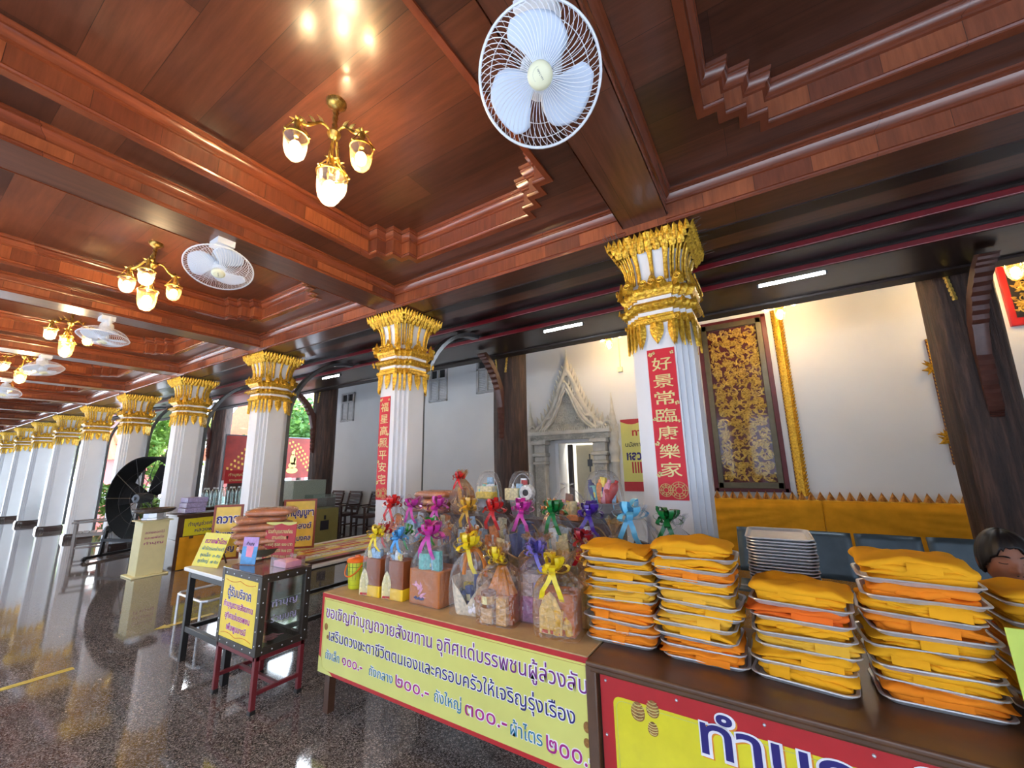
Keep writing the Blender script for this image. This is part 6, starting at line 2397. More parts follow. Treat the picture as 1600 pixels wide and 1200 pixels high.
# ================================================================ plinth, bowl, desk, drum fan
t = thing('offering_plinth', 'pale yellow square plinth with faint Thai writing', 'plinth', (-8.62, 2.68, 0))
mb = MB()
mb.box((0, 0, 0.012), (0.46, 0.46, 0.024))
mb.box((0, 0, 0.42), (0.34, 0.34, 0.80))
mb.box((0, 0, 0.83), (0.40, 0.42, 0.02))
part('plinth_body', mb, mat('pale_yellow_paint', rgb(226, 216, 164), 0.5, var=0.03), t, bevel=0.006)
PT = basis((0.171, -0.17, 0), (0, 1, 0), (0, 0, 1))
for s, y in (('ถวายดอกไม้', 0.64), ('หลวงพ่อโต', 0.56), ('ทำบุญ', 0.48)):
    lettering(s, INKM, t, PT, 0.17, y, 0.05, 0.24, 0.0, 0.001, 'lettering', 'CENTER')
t = thing('stone_bowl', 'wide dark stone bowl on a silver foot on the pale plinth', 'bowl', (-8.62, 2.68, 0.842))
mb = MB()
mb.lathe([(0.15, 0), (0.15, 0.03), (0.13, 0.035), (0.13, 0.10), (0.14, 0.105)], n=8)
part('silver_foot', mb, STEEL, t, 'faceted silver foot', smooth=20)
mb = MB()
mb.lathe([(0.14, 0.10), (0.22, 0.11), (0.27, 0.14), (0.28, 0.17), (0.27, 0.172), (0.25, 0.15), (0.1, 0.13), (0.001, 0.13)], n=32)
part('stone_dish', mb, mat('brown_marbled_stone', rgb(84, 74, 68), 0.25, var=0.4, scale=25), t)
t = thing('offering_desk', 'dark wooden desk with a yellow sign and golden cloth, in front of the fourth column', 'desk', (-8.68, 3.72, 0))
mb = MB()
mb.box((0, 0, 0.68), (0.42, 1.5, 0.40))
mb.box((0, 0, 0.87), (0.48, 1.56, 0.03))
for sy in (-1, 1):
    mb.box((0, sy * 0.72, 0.24), (0.40, 0.05, 0.48))
part('desk_body', mb, WOODBR, t, bevel=0.004)
mb = MB()
mb.grid(lambda u, v: Vector((0.215 + 0.008 * sin(u * 40), -0.70 + 1.4 * u, 0.01 + 0.51 * v)), 60, 4)
part('golden_cloth', mb, DRAPE, t, 'golden cloth skirt')
PT = basis((0.214, -0.66, 0.53), (0, 1, 0), (0, 0, 1))
mb = MB()
mb.prism([(0, 0), (0.78, 0), (0.78, 0.28), (0, 0.28)], 0.001, 0.006, PT)
o = part('desk_sign', mb, Y2, t, 'yellow desk sign with navy Thai writing')
for s, y in (('ทำบุญช่วยค่าน้ำค่าไฟ', 0.155), ('หลวงพ่อโต', 0.05)):
    lettering(s, INKN, o, PT, 0.36, y, 0.085, 0.6 if y > 0.1 else 0.4, 0.012, 0.007, 'lettering', 'CENTER')
t = thing('paper_box', 'small stack of white paper boxes on the offering desk', 'paper box', (-8.68, 3.22, 0.886))
mb = MB()
for k in range(3):
    mb.box((0, 0.01 * k, 0.05 + 0.085 * k), (0.3, 0.3, 0.08))
part('white_boxes', mb, ITEM[11], t, bevel=0.004)

t = thing('drum_fan', 'huge black drum fan on a wheeled frame', 'drum fan', (-10.54, 3.21, 0), -1.163)
RX = Matrix.Rotation(pi / 2, 3, 'Y')
CZ, RD = 1.10, 0.80
mb = MB()
mb.lathe([(RD - 0.02, -0.225), (RD, -0.225), (RD, 0.225), (RD - 0.02, 0.225), (RD - 0.02, -0.225)], (0, 0, CZ), 56, RX, caps=False)
DRUMB = mat('satin_black_drum', rgb(20, 20, 22), 0.8, spec=0.2)
part('drum', mb, DRUMB, t, 'wide black drum', smooth=40)
mb = MB()
for k in range(10):
    a = k * 2 * pi / 10
    mb.tube([(0.22, 0.06 * cos(a), CZ + 0.06 * sin(a)), (0.22, (RD - 0.02) * cos(a), CZ + (RD - 0.02) * sin(a))], 0.006, 5)
    mb.tube([(-0.22, 0.06 * cos(a), CZ + 0.06 * sin(a)), (-0.22, (RD - 0.02) * cos(a), CZ + (RD - 0.02) * sin(a))], 0.006, 5)
for rr_ in (0.25, 0.5):
    for x in (-0.22, 0.22):
        mb.tube([(x, rr_ * cos(a), CZ + rr_ * sin(a)) for a in [k * pi / 20 for k in range(40)]], 0.003, 4, True)
part('guard', mb, BLACKM, t, 'thin wire guard')
mb = MB()
mb.lathe([(0.001, 0.10), (0.03, 0.10), (0.035, 0.06), (0.08, 0.05), (0.10, -0.02), (0.09, -0.22), (0.001, -0.24)], (0.26, 0, CZ), 20, RX)
part('motor', mb, STEEL_D, t, 'grey motor hub')
for k in range(3):
    mb = MB()
    a0 = k * 2 * pi / 3 + 0.9
    mb.grid(lambda u, v: Vector((0.04 + 0.14 * (u - 0.5), (0.08 + 0.6 * v) * cos(a0 + (u - 0.5) * (1.0 - 0.3 * v)), CZ + (0.08 + 0.6 * v) * sin(a0 + (u - 0.5) * (1.0 - 0.3 * v)))), 8, 8)
    o = part('blade', mb, DRUMB, t, smooth=80)
    q_ = o.modifiers.new('blade_thickness', 'SOLIDIFY')
    q_.thickness = 0.006
mb = MB()
for sy in (-1, 1):
    mb.bar((-0.55, sy * 0.62, 0.06), (0.55, sy * 0.62, 0.06), 0.05)
    mb.bar((-0.3, sy * 0.62, 0.06), (-0.3, sy * 0.55, 0.52), 0.05)
    mb.bar((0.3, sy * 0.62, 0.06), (0.3, sy * 0.55, 0.52), 0.05)
mb.bar((-0.3, -0.62, 0.34), (-0.3, 0.62, 0.34), 0.05)
mb.bar((0.3, -0.62, 0.34), (0.3, 0.62, 0.34), 0.05)
mb.bar((-0.5, -0.62, 0.06), (-0.5, 0.62, 0.06), 0.05)
part('wheeled_frame', mb, BLACKM, t, 'black floor frame', bevel=0.004)
for sx in (-1, 1):
    for sy in (-1, 1):
        mb = MB()
        mb.lathe([(0.03, -0.018), (0.035, -0.018), (0.035, 0.018), (0.03, 0.018)], (sx * 0.55, sy * 0.62, 0.036), 14, Matrix.Rotation(pi / 2, 3, 'X'))
        part('wheel', mb, BLACKM, t)
mb = MB()
mb.lathe([(0.06, -0.02), (0.07, -0.02), (0.07, 0.02), (0.06, 0.02)], (0.22, -0.62, 0.52), 18, Matrix.Rotation(pi / 2, 3, 'X'))
part('round_dial', mb, STEEL_D, t, 'round grey dial')

# ================================================================ wooden armchairs
CHW = mat('dark_stained_chair_wood', rgb(70, 44, 40), 0.3, coat=0.4)
def armchair(label, loc, rz):
    t = thing('wooden_armchair', label, 'chair', loc, rz, 'dark wooden armchairs')
    mb = MB()
    for k in range(5):
        mb.box((0, -0.20 + k * 0.10, 0.42), (0.50, 0.085, 0.022))
    part('seat', mb, CHW, t, bevel=0.004)
    mb = MB()
    for k in range(5):
        z = 0.52 + k * 0.085
        mb.box((0, 0.25 + (z - 0.42) * 0.22, z), (0.46, 0.02, 0.07), Matrix.Rotation(-0.2, 3, 'X'))
    part('backrest', mb, CHW, t, bevel=0.004)
    for sx in (-1, 1):
        mb = MB()
        mb.bar((sx * 0.25, 0.24, 0.0), (sx * 0.25, 0.24, 0.42), 0.045)
        mb.bar((sx * 0.25, 0.24, 0.42), (sx * 0.25, 0.36, 0.92), 0.045)
        part('leg', mb, CHW, t, bevel=0.004)
        mb = MB()
        mb.bar((sx * 0.25, -0.24, 0.0), (sx * 0.25, -0.25, 0.62), 0.045)
        part('leg', mb, CHW, t, bevel=0.004)
        mb = MB()
        mb.box((sx * 0.25, 0.0, 0.64), (0.065, 0.62, 0.03))
        part('armrest', mb, CHW, t, bevel=0.006)
        mb = MB()
        mb.box((sx * 0.25, 0, 0.16), (0.025, 0.46, 0.035))
        mb.box((sx * 0.25, 0, 0.39), (0.03, 0.5, 0.05))
        part('side_rail', mb, CHW, t)
    mb = MB()
    mb.box((0, 0.36, 0.945), (0.52, 0.03, 0.06), Matrix.Rotation(-0.2, 3, 'X'))
    mb.box((0, -0.24, 0.39), (0.48, 0.03, 0.05))
    part('top_rail', mb, CHW, t, bevel=0.006)
    return t
ac = armchair('dark wooden armchair by the wall, nearest the second column', (-8.95, 7.12, 0), 0)
dup(ac, (-9.88, 7.12, 0), 0.0, 'dark wooden armchair by the wall, middle one of three')
dup(ac, (-10.66, 7.12, 0), 0.0, 'dark wooden armchair by the wall, half hidden behind the teak pillar')
dup(ac, (-11.9, 2.75, 0), -0.25, 'dark wooden armchair standing left of the black drum fan')

# blue-grey steel waiting bench
BENCHM = mat('blue_grey_perforated_steel', rgb(84, 96, 102), 0.35, 0.5, var=0.08)
t = thing('steel_waiting_bench', 'blue-grey steel waiting bench in front of the ochre drape', 'bench', (0.55, 5.0, 0), 0)
for i in range(4):
    x = -0.72 + i * 0.49
    mb = MB()
    mb.grid(lambda u, v: Vector((x + (u - 0.5) * 0.46, 0.0 + 0.10 * (1 - v) ** 2 * 0 + 0.12 * v + 0.03 * sin(u * pi), 0.50 + 0.41 * v)), 8, 8)
    o = part('backrest', mb, BENCHM, t, smooth=60)
    q_ = o.modifiers.new('sheet_thickness', 'SOLIDIFY')
    q_.thickness = 0.02
    mb = MB()
    mb.grid(lambda u, v: Vector((x + (u - 0.5) * 0.46, -0.42 + 0.42 * v, 0.43 - 0.03 * sin(v * pi))), 8, 8)
    o = part('seat', mb, BENCHM, t, smooth=60)
    q_ = o.modifiers.new('sheet_thickness', 'SOLIDIFY')
    q_.thickness = 0.02
mb = MB()
mb.bar((-0.95, -0.15, 0.38), (0.95, -0.15, 0.38), 0.05)
for x in (-0.7, 0.7):
    mb.bar((x, -0.15, 0.38), (x, -0.15, 0.03), 0.05)
    mb.bar((x, -0.42, 0.025), (x, 0.12, 0.025), 0.05)
part('bench_frame', mb, STEEL, t)

# ================================================================ far left of the side aisle
# glass-clear bottle packs on a table
t = thing('bottle_table', 'long table of water bottles beyond the third column', 'table', (-11.6, 5.55, 0))
mb = MB()
mb.box((0, 0, 0.74), (0.7, 2.9, 0.04))
mb.box((0.33, 0, 0.40), (0.02, 2.8, 0.66))
part('table_top', mb, WOODBR, t)
BOT = glass('pale_green_bottle_plastic', (0.86, 0.95, 0.92), 0.12, 0.1)
bmb = MB()
bmb.lathe([(0.001, 0), (0.05, 0), (0.055, 0.02), (0.055, 0.12), (0.05, 0.14), (0.055, 0.16), (0.055, 0.30), (0.045, 0.36), (0.02, 0.40), (0.02, 0.43), (0.001, 0.432)], n=12)
BM = bmb.mesh('bottle', BOT, smooth=50)
cmb = MB()
cmb.lathe([(0.024, 0.405), (0.024, 0.44), (0.001, 0.442)], n=10)
CM = cmb.mesh('cap', ITEM[0])
for i in range(24):
    r_, c_ = i % 2, i // 2
    o = link('water_bottle', BM, None, (-11.38 - r_ * 0.16, 4.5 + c_ * 0.185, 0.762))
    tag(o, 'clear water bottle in the double row on the far table', 'bottle', 'water bottles on the far table')
    link('cap', CM, o)
sign('red_small_sign', 'small red sign above the water bottles, left of the third column', basis((-12.9, 5.45, 1.24), (0, 1, 0), (0, 0, 1)), 0.80, 0.36, PRED, None, lines=(('ทำบุญน้ำดื่ม', INKG, 0.4, 0.2, 0.11, 0.6, 0.01), ('รวมยอด บาท', INKG, 0.4, 0.06, 0.09, 0.55, 0.01)))
mb = MB()
mb.box((-12.93, 5.85, 0.63), (0.03, 0.6, 1.25))
tag(part('sign_stand', mb, WOODBR, None), 'dark board stand holding up the small red sign by the bottles', 'stand')
sign('red_small_sign', 'small red sign standing right of the third column', basis((-9.2, 4.93, 0.98), (0, 1, 0), (0, 0, 1)), 0.66, 0.32, PRED, None, lines=(('ทำบุญน้ำดื่ม', INKG, 0.33, 0.12, 0.11, 0.5, 0.01),))
mb = MB()
mb.box((-9.215, 5.26, 0.5), (0.02, 0.5, 1.0))
tag(part('sign_stand', mb, WOODBR, None), 'dark board behind the small red sign right of the third column', 'stand')
t = thing('donation_cabinet', 'grey-green speckled glass box and cabinet right of the third column', 'cabinet', (-8.75, 5.25, 0))
mb = MB()
mb.box((0, 0, 0.48), (0.5, 1.3, 0.96))
part('cabinet_body', mb, WOODBR, t, bevel=0.01)
mb = MB()
mb.box((0.26, -0.42, 0.62), (0.02, 0.36, 0.26))
part('red_panel', mb, PRED, t)
mb = MB()
mb.box((0, 0.05, 1.16), (0.4, 0.75, 0.40))
part('speckled_box', mb, mat('speckled_grey_green', rgb(150, 160, 146), 0.4, var=0.45, scale=90), t, bevel=0.01)
t = thing('coin_box', 'olive donation box with a dark emblem and a clear coin tub on top', 'coin box', (-8.0, 5.2, 0))
mb = MB()
mb.box((0, 0, 0.40), (0.4, 0.62, 0.80))
part('box_body', mb, mat('olive_paint', rgb(150, 138, 74), 0.5, var=0.06), t, bevel=0.008)
mb = MB()
mb.box((0.205, 0, 0.48), (0.01, 0.18, 0.18))
mb.box((0.205, 0, 0.63), (0.01, 0.04, 0.08))
part('dark_emblem', mb, INKK, t)
mb = MB()
mb.box((0, 0, 0.94), (0.3, 0.5, 0.28))
part('clear_tub', mb, BOT, t, smooth=None)

# large printed banner of a golden figure between red curtains
t = thing('festival_backdrop', 'wide red and gold printed banner on a frame beyond the teak pillars', 'banner', (-14.0, 7.35, 0))
mb = MB()
mb.box((0, 0, 1.98), (0.03, 3.0, 1.34))
part('printed_sheet', mb, mat('deep_red_print', rgb(140, 36, 26), 0.45, var=0.25, scale=3), t)
mb = MB()
for y in (-1.5, 1.5, 0):
    mb.tube([(-0.03, y, 0), (-0.03, y, 2.68)], 0.025, 8)
mb.tube([(-0.03, -1.5, 2.67), (-0.03, 1.5, 2.67)], 0.025, 8)
part('stand_frame', mb, STEEL_D, t)
GP = mat('gold_print', rgb(206, 160, 66), 0.45, var=0.4, scale=14)
mb = MB()
BT = basis((0.017, 0, 1.98), (0, 1, 0), (0, 0, 1))
for sg in (-1, 1):
    for k in range(9):
        for j in range(3):
            x, y = sg * (0.45 + k * 0.09 + j * 0.11), 0.50 - k * 0.115 + j * 0.05
            if abs(y) < 0.6:
                mb.prism([(x - 0.03, y - 0.03), (x + 0.03, y - 0.04), (x + 0.03, y + 0.03), (x - 0.03, y + 0.04)], 0, 0.002, BT)
    mb.prism([(sg * 0.2, -0.64), (sg * 0.28, -0.64), (sg * 0.24, 0.62), (sg * 0.2, 0.62)], 0, 0.002, BT)
part('gold_tracery', mb, GP, t, smooth=None)
mb = MB()
for cx, s_ in ((0.6, 1.0), (-0.75, 0.8)):
    for (dx, dy, rx, ry) in ((0, -0.25, 0.14, 0.10), (0, -0.05, 0.10, 0.18), (0, 0.17, 0.06, 0.08), (0.08, -0.1, 0.05, 0.14), (0, -0.42, 0.2, 0.1)):
        mb.prism([(cx + s_ * (dx + rx * cos(a)), s_ * (dy + ry * sin(a))) for a in [k * pi / 10 for k in range(20)]], 0.003, 0.005, BT)
part('golden_figure', mb, mat('pale_gold_print', rgb(224, 190, 110), 0.4, var=0.2), t, smooth=None)

# ================================================================ outdoors
def leafy(name, label, x, y, z0, R_, H_, n, seed, cs, trunk=0.16, cat='tree', grp=None):
    t = thing(name, label, cat, (x, y, -0.25), 0, grp)
    q = random.Random(seed)
    mb = MB()
    blobs = [(Vector((q.gauss(0, 0.4) * R_, q.gauss(0, 0.4) * R_, z0 + H_ * q.uniform(0.1, 0.95))), R_ * q.uniform(0.3, 0.55)) for _ in range(16)]
    for i in range(n):
        c, r = blobs[q.randrange(len(blobs))]
        d = Vector((q.gauss(0, 1), q.gauss(0, 1), q.gauss(0, 1))).normalized()
        p = c + d * r * q.uniform(0.6, 1.0)
        u = Vector((q.gauss(0, 1), q.gauss(0, 1), q.gauss(0, 0.6))).normalized()
        v = u.cross(d if abs(u.dot(d)) < 0.95 else Vector((0, 0, 1))).normalized()
        s_ = q.uniform(0.10, 0.2) * (0.6 if R_ < 1.2 else 1)
        mb.add([p - u * s_, p + v * s_ * 0.45, p + u * s_, p - v * s_ * 0.45], [(0, 1, 2, 3)])
    a = N('leaves_' + str(seed))
    nz = a.noise(0.9, 3)
    r = a.ramp(nz.outputs['Fac'], [(0.35, cs[0]), (0.65, cs[1])])
    a.l(r.outputs[0], a.b.inputs['Base Color'])
    a.b.inputs['Roughness'].default_value = 0.5
    tl = a.n('BsdfTranslucent')
    a.l(r.outputs[0], tl.inputs[0])
    mx = a.n('MixShader')
    mx.inputs[0].default_value = 0.4
    a.l(a.b.outputs[0], mx.inputs[1])
    a.l(tl.outputs[0], mx.inputs[2])
    a.l(mx.outputs[0], a.t.nodes['Material Output'].inputs[0])
    part('foliage', mb, a.m, t, smooth=None)
    if trunk:
        mb = MB()
        mb.tube([(0, 0, 0), (0.05, 0.02, z0 * 0.6), (0, 0.1, z0 + H_ * 0.5)], [trunk, trunk * 0.8, trunk * 0.4], 10)
        for k in range(4):
            mb.tube([(0.02, 0.05, z0 * 0.8), (R_ * 0.5 * cos(k * 1.6), R_ * 0.5 * sin(k * 1.6), z0 + H_ * 0.6)], [trunk * 0.4, trunk * 0.15], 7)
        part('trunk', mb, TEAK_OLD, t)
    return t
G1, G2 = rgb(96, 140, 50), rgb(176, 206, 110)
G3, G4 = rgb(50, 96, 44), rgb(120, 160, 74)
leafy('leafy_tree', 'bright green tree seen over the black drum fan', -27, 8.3, 0.7, 1.7, 4.2, 3600, 1, (G1, G2))
leafy('leafy_tree', 'green tree behind the wide red and gold banner', -19.5, 11.4, 2.0, 2.2, 3.2, 3000, 2, (G3, G4))
leafy('leafy_tree', 'tall dense green tree behind the red roofed hall', -36, 12.5, 1.0, 3.0, 5.2, 3200, 3, (G3, G2))
leafy('leafy_tree', 'distant green tree seen between the sixth and seventh columns', -40, 7.0, 0.8, 2.2, 4.5, 2400, 4, (G1, G2))
leafy('leafy_tree', 'distant green tree at the far end of the colonnade', -54, 5.6, 0.8, 2.0, 4.5, 2000, 5, (G3, G2))
leafy('green_shrub', 'low green shrub between the fifth and sixth columns', -19.5, 5.0, 0.1, 0.8, 1.3, 1500, 6, (G1, G2), 0.03, 'shrub')
leafy('green_shrub', 'low leafy green shrub beside the black drum fan', -15.8, 4.75, 0.1, 0.55, 1.0, 1200, 7, (G3, G2), 0.03, 'shrub')
ROOFT = mat('orange_red_roof_tiles', rgb(206, 84, 50), 0.6, var=0.2, scale=7)
PINKW = mat('pink_red_painted_wall', rgb(206, 96, 92), 0.7, var=0.08)
def hall(label, x, y, w, d, hw, hr, rz):
    t = thing('temple_hall', label, 'building', (x, y, -0.25), rz)
    mb = MB()
    mb.box((0, 0, hw / 2), (w, d, hw))
    part('walls', mb, PINKW, t)
    mb = MB()
    for s_, zz_, k in ((1.22, hw - 0.15, 1.0), (0.85, hw + hr * 0.45, 0.62)):
        ww, dd = w * s_ / 2, d * s_ / 2
        mb.add([(-ww, -dd, zz_), (ww, -dd, zz_), (ww, dd, zz_), (-ww, dd, zz_), (0, -dd * 0.9, zz_ + hr * k), (0, dd * 0.9, zz_ + hr * k)], [(0, 1, 2, 3), (0, 4, 5, 3), (1, 2, 5, 4), (0, 1, 4), (3, 5, 2)])
    part('roof', mb, ROOFT, t, 'orange-red tiled roof', smooth=None)
    mb = MB()
    for k in range(4):
        mb.box((w / 2 + 0.02, -d * 0.36 + k * d * 0.24, hw * 0.55), (0.06, d * 0.10, hw * 0.4))
    part('window', mb, WHITE, t)
    mb = MB()
    mb.box((0, 0, hw * 0.06), (w * 1.05, d * 1.05, hw * 0.12))
    part('base_band', mb, WHITE, t)
    return t
hall('red roofed temple hall glimpsed right of the third column', -27.5, 15.6, 5, 7, 2.6, 3.6, 0.2)
hall('pinkish red temple hall far off between the fifth and sixth columns', -46, 11.8, 5, 3.0, 3.0, 2.4, 0.1)
hall('red roofed hall far beyond the leftmost columns', -62, 6.2, 6, 4.2, 3.2, 3.0, 0.0)
for x, y, lb in ((-36, 5.08, 'red and white striped post between the seventh and eighth columns'), (-35.0, 7.06, 'red and white striped post behind the sixth column')):
    t = thing('striped_post', lb, 'post', (x, y, -0.25))
    for k in range(5):
        mb = MB()
        mb.box((0, 0, 0.375 + k * 0.75), (0.34, 0.34, 0.75))
        part('band', mb, PRED if k % 2 else WHITE, t, 'red band' if k % 2 else 'white band')
# pale stage-like terrace rail outside
mb = MB()
mb.box((-30, 13, 0.1), (34, 0.3, 0.9))
struct('wall_outside', mb, WHITE)

# ================================================================ floor arrows
def arrow(label, pts, x, y, rz):
    mb = MB()
    mb.prism(pts, 0.0005, 0.0015)
    o = part('floor_arrow', mb, mat('worn_yellow_floor_tape', rgb(200, 172, 70), 0.5, var=0.2, scale=20), None, smooth=None, loc=(x, y, 0.0005))
    o.rotation_euler = (0, 0, rz)
    tag(o, label, 'floor arrow')
AR = [(-0.30, -0.035), (0.12, -0.035), (0.12, -0.075), (0.24, 0), (0.12, 0.075), (0.12, 0.035), (-0.30, 0.035)]
arrow('worn yellow arrow stuck on the floor at the left edge', AR, -5.15, 0.92, -pi / 2)
arrow('worn yellow arrow stuck on the floor behind the black table', AR, -5.6, 2.12, -pi / 2)

# ================================================================ person behind the robe counter
def person():
    t = thing('person', 'person with short black hair and lowered eyes sitting behind the robes at the right edge', 'person', (0.815, 2.79, 0))
    SKIN = mat('tan_skin', rgb(158, 106, 82), 0.5, var=0.06, scale=9, bump=0.04, bscale=90)
    # skeleton: seated, hands resting on the thighs, facing -y
    J = {}
    V_, E_, R_ = [], [], []
    def v(p, r):
        V_.append(p)
        R_.append(r)
        return len(V_) - 1
    pel = v((0, 0.02, 0.52), 0.135)
    w1 = v((0, 0.03, 0.64), 0.125)
    ch = v((0, 0.02, 0.80), 0.145)
    sh = v((0, 0.01, 0.90), 0.11)
    nk = v((0, 0.0, 0.985), 0.056)
    nk2 = v((0, -0.02, 1.05), 0.055)
    for a, b in ((pel, w1), (w1, ch), (ch, sh), (sh, nk), (nk, nk2)):
        E_.append((a, b))
    hands = []
    for s_ in (-1, 1):
        so = v((s_ * 0.165, 0.02, 0.895), 0.062)
        el = v((s_ * 0.235, -0.02, 0.655), 0.046)
        wr = v((s_ * 0.14, -0.26, 0.60), 0.030)
        hd = v((s_ * 0.125, -0.33, 0.585), 0.036)
        E_.extend(((sh, so), (so, el), (el, wr), (wr, hd)))
        hands.append((hd, s_))
        hp = v((s_ * 0.095, -0.03, 0.50), 0.10)
        kn = v((s_ * 0.13, -0.37, 0.49), 0.068)
        an = v((s_ * 0.12, -0.33, 0.09), 0.040)
        ft = v((s_ * 0.13, -0.47, 0.035), 0.034)
        E_.extend(((pel, hp), (hp, kn), (kn, an), (an, ft)))
    for hd, s_ in hands:
        b = Vector(V_[hd])
        for k in range(4):
            f0 = v(tuple(b + Vector(((k - 1.5) * 0.017, -0.03, 0.004))), 0.0095)
            f1 = v(tuple(b + Vector(((k - 1.5) * 0.021, -0.065 - 0.006 * (1.5 - abs(k - 1.5)), -0.004))), 0.0088)
            f2 = v(tuple(b + Vector(((k - 1.5) * 0.022, -0.09 - 0.008 * (1.5 - abs(k - 1.5)), -0.022))), 0.008)
            E_.extend(((hd, f0), (f0, f1), (f1, f2)))
        t0 = v(tuple(b + Vector((-s_ * 0.03, 0.0, 0.0))), 0.0105)
        t1 = v(tuple(b + Vector((-s_ * 0.052, -0.035, -0.006))), 0.009)
        E_.extend(((hd, t0), (t0, t1)))
    me = bpy.data.meshes.new('body_frame')
    me.from_pydata(V_, E_, [])
    o = link('body_frame', me)
    sk = o.modifiers.new('skin', 'SKIN')
    for i, r in enumerate(R_):
        me.skin_vertices[0].data[i].radius = (r, r * (0.78 if i in (ch, sh, w1) else 1))
    me.skin_vertices[0].data[pel].use_root = True
    sb = o.modifiers.new('smooth', 'SUBSURF')
    sb.levels = sb.render_levels = 2
    bpy.context.view_layer.update()
    body = bpy.data.meshes.new_from_object(o.evaluated_get(bpy.context.evaluated_depsgraph_get()))
    bpy.data.objects.remove(o)
    # head with brow, closed lids, nose, mouth, ears
    HC = Vector((0, -0.055, 1.155))
    def bumpf(p, c, r, a):
        d = (p - Vector(c)).length / r
        return a * math.exp(-d * d * 2.2)
    mb = MB()
    def head(u, w):
        th, ph = u * 2 * pi, w * pi
        n = Vector((sin(ph) * sin(th), -sin(ph) * cos(th), -cos(ph)))
        p = Vector((n.x * 0.076, n.y * 0.094, n.z * 0.118))
        if n.z < 0:
            k = -n.z
            p.x *= 1 - 0.22 * k * k
            p.y *= 1 - (0.10 if n.y < 0 else 0.30) * k
        if n.y < -0.3:
            p.y *= 0.96
        q = Vector((n.x * 0.076, n.y * 0.094, n.z * 0.118))
        f = 0
        f += bumpf(q, (0, -0.094, -0.012), 0.016, 0.014) + bumpf(q, (0, -0.09, -0.030), 0.015, 0.022)
        f += bumpf(q, (0.014, -0.088, -0.034), 0.011, 0.008) + bumpf(q, (-0.014, -0.088, -0.034), 0.011, 0.008)
        for s_ in (-1, 1):
            f += bumpf(q, (s_ * 0.031, -0.080, 0.006), 0.018, -0.011)
            f += bumpf(q, (s_ * 0.031, -0.080, 0.003), 0.0125, 0.009)
            f += bumpf(q, (s_ * 0.03, -0.082, 0.026), 0.018, 0.005)
            f += bumpf(q, (s_ * 0.042, -0.070, -0.025), 0.022, 0.005)
        f += bumpf(q, (0, -0.083, -0.058), 0.018, 0.006) + bumpf(q, (0, -0.083, -0.0635), 0.007, -0.005)
        f += bumpf(q, (0, -0.07, -0.095), 0.026, 0.007)
        p.y -= f
        return p + HC
    mb.grid(head, 72, 56, True)
    for s_ in (-1, 1):
        mb.ball(HC + Vector((s_ * 0.079, 0.008, -0.008)), 0.03, 12, 8, (0.35, 0.62, 1.0))
    hm = mb.mesh('head', SKIN, smooth=180)
    bm_ = bmesh.new()
    bm_.from_mesh(body)
    bm_.from_mesh(hm)
    out = bpy.data.meshes.new('body')
    bm_.to_mesh(out)
    bm_.free()
    out.materials.append(SKIN)
    for p in out.polygons:
        p.material_index = 0
        p.use_smooth = True
    link('body', out, t)
    # eyelid creases, brows, nostrils
    mb = MB()
    for s_ in (-1, 1):
        mb.tube([HC + Vector((s_ * (0.031 + 0.016 * cos(a)), -0.0865 + 0.006 * abs(cos(a)) ** 2, 0.0025 - 0.004 * sin(a))) for a in [k * pi / 10 for k in range(11)]], 0.0014, 4)
    part('lashes', mb, INKK, t, 'closed dark lashes')
    mb = MB()
    for s_ in (-1, 1):
        mb.tube([HC + Vector((s_ * (0.014 + 0.036 * k / 6), -0.0935 + 0.013 * (k / 6) ** 2, 0.0245 + 0.005 * sin(k / 6 * pi))) for k in range(7)], [0.002, 0.003, 0.0032, 0.003, 0.0026, 0.002, 0.001], 5)
    part('eyebrows', mb, mat('black_hair', rgb(22, 18, 18), 0.45), t)
    mb = MB()
    for s_ in (-1, 1):
        mb.ball(HC + Vector((s_ * 0.0075, -0.1055, -0.044)), 0.004, 8, 5, (1, 0.8, 0.6))
    part('nostrils', mb, INKK, t)
    mb = MB()
    mb.tube([HC + Vector((0.022 * (k / 5 - 1), -0.0905 + 0.004 * (k / 5 - 1) ** 2, -0.0635)) for k in range(11)], [0.001] + [0.0028] * 9 + [0.001], 5)
    part('lips', mb, mat('lip_skin', rgb(140, 80, 72), 0.5), t)
    # hair: cap with a fringe line and uneven locks
    mb = MB()
    q = random.Random(3)
    jit = [q.uniform(-1, 1) for _ in range(90)]
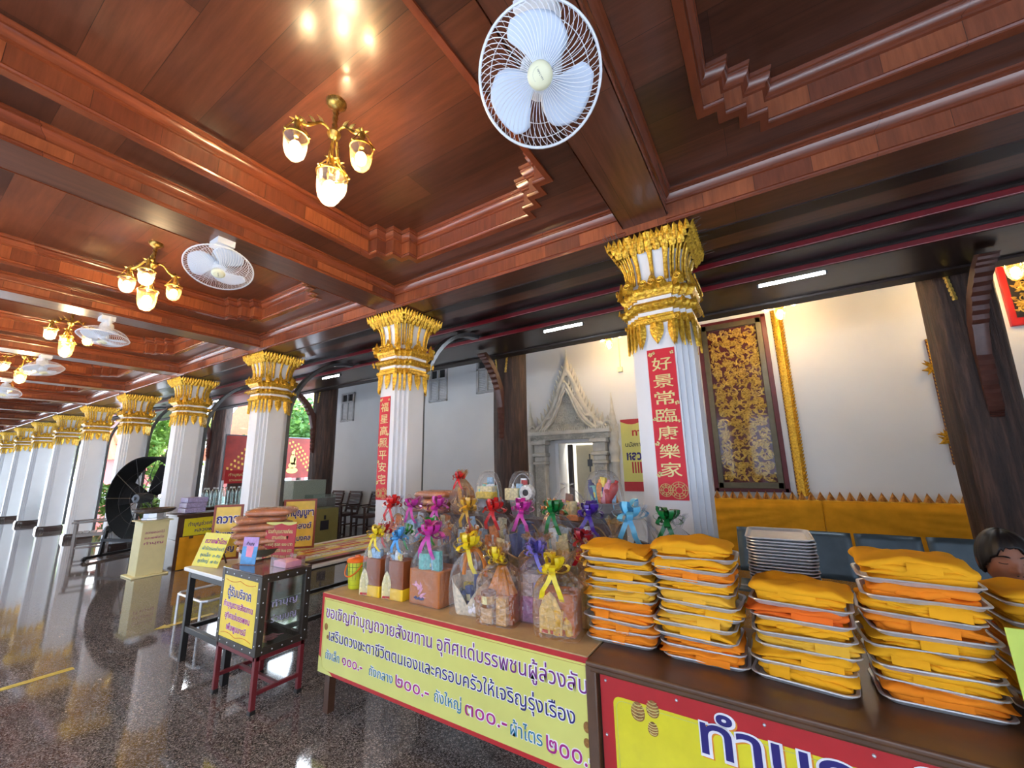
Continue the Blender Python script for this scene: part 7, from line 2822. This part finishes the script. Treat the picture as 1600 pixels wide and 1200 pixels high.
    def hair(u, w):
        th = u * 2 * pi
        front = max(0, cos(th)) ** 1.5
        lim = 0.42 + 0.06 * sin(th * 3) * 0.3
        z_end = 0.060 * front + (1 - front) * (-0.055) + 0.008 * jit[int(u * 72) % 72]
        c = max(-1, min(1, z_end / 0.118))
        ph0 = math.acos(-c)
        ph = ph0 + (pi - ph0) * w
        n = Vector((sin(ph) * sin(th), -sin(ph) * cos(th), -cos(ph)))
        k = 1.055 + 0.045 * (1 - front) + 0.018 * jit[int(u * 72 + 9) % 72] * (1 - w) + 0.05 * w * (1 - w) + 0.014 * sin(th * 23 + w * 3) * (1 - w) + 0.01 * sin(th * 9 + 2 * w)
        return HC + Vector((n.x * 0.080 * k, n.y * 0.096 * k, n.z * 0.118 * k + 0.004))
    mb.grid(hair, 72, 18, True)
    o = part('hair', mb, MATS['black_hair'], t, 'short black hair', smooth=60)
    q_ = o.modifiers.new('hair_thickness', 'SOLIDIFY')
    q_.thickness = 0.010
    # yellow shirt and dark trousers as shells around the body
    def shell(nm, lab_, m, zr, pred, off):
        b = bmesh.new()
        b.from_mesh(body)
        b.normal_update()
        kill = [f for f in b.faces if not pred(f.calc_center_median())]
        bmesh.ops.delete(b, geom=kill, context='FACES')
        for v_ in b.verts:
            v_.co += v_.normal * off
        m2 = bpy.data.meshes.new(nm)
        b.to_mesh(m2)
        b.free()
        m2.materials.clear()
        m2.materials.append(m)
        for p in m2.polygons:
            p.use_smooth = True
            p.material_index = 0
        o = link(nm, m2, t)
        o['label'] = lab_
    shell('shirt', 'ochre short sleeved shirt', mat('ochre_shirt', rgb(190, 140, 50), 0.8), 0, lambda c: 0.52 < c.z < 0.985 and (abs(c.x) < 0.19 or c.z > 0.74), 0.010)
    shell('trousers', 'dark trousers', mat('dark_trousers', rgb(40, 42, 52), 0.8), 0, lambda c: c.z < 0.58 and c.z > 0.10 and not (abs(c.x) > 0.08 and c.y < -0.24 and c.z > 0.55), 0.012)
    return t
person()
t = thing('plastic_stool', 'dark plastic stool under the person behind the robe counter', 'stool', (0.815, 2.83, 0))
mb = MB()
mb.box((0, 0, 0.385), (0.34, 0.34, 0.03))
part('seat', mb, BLACKM, t, bevel=0.008)
for sx in (-1, 1):
    for sy in (-1, 1):
        mb = MB()
        mb.bar((sx * 0.16, sy * 0.16, 0.0), (sx * 0.13, sy * 0.13, 0.37), 0.035)
        part('leg', mb, BLACKM, t)
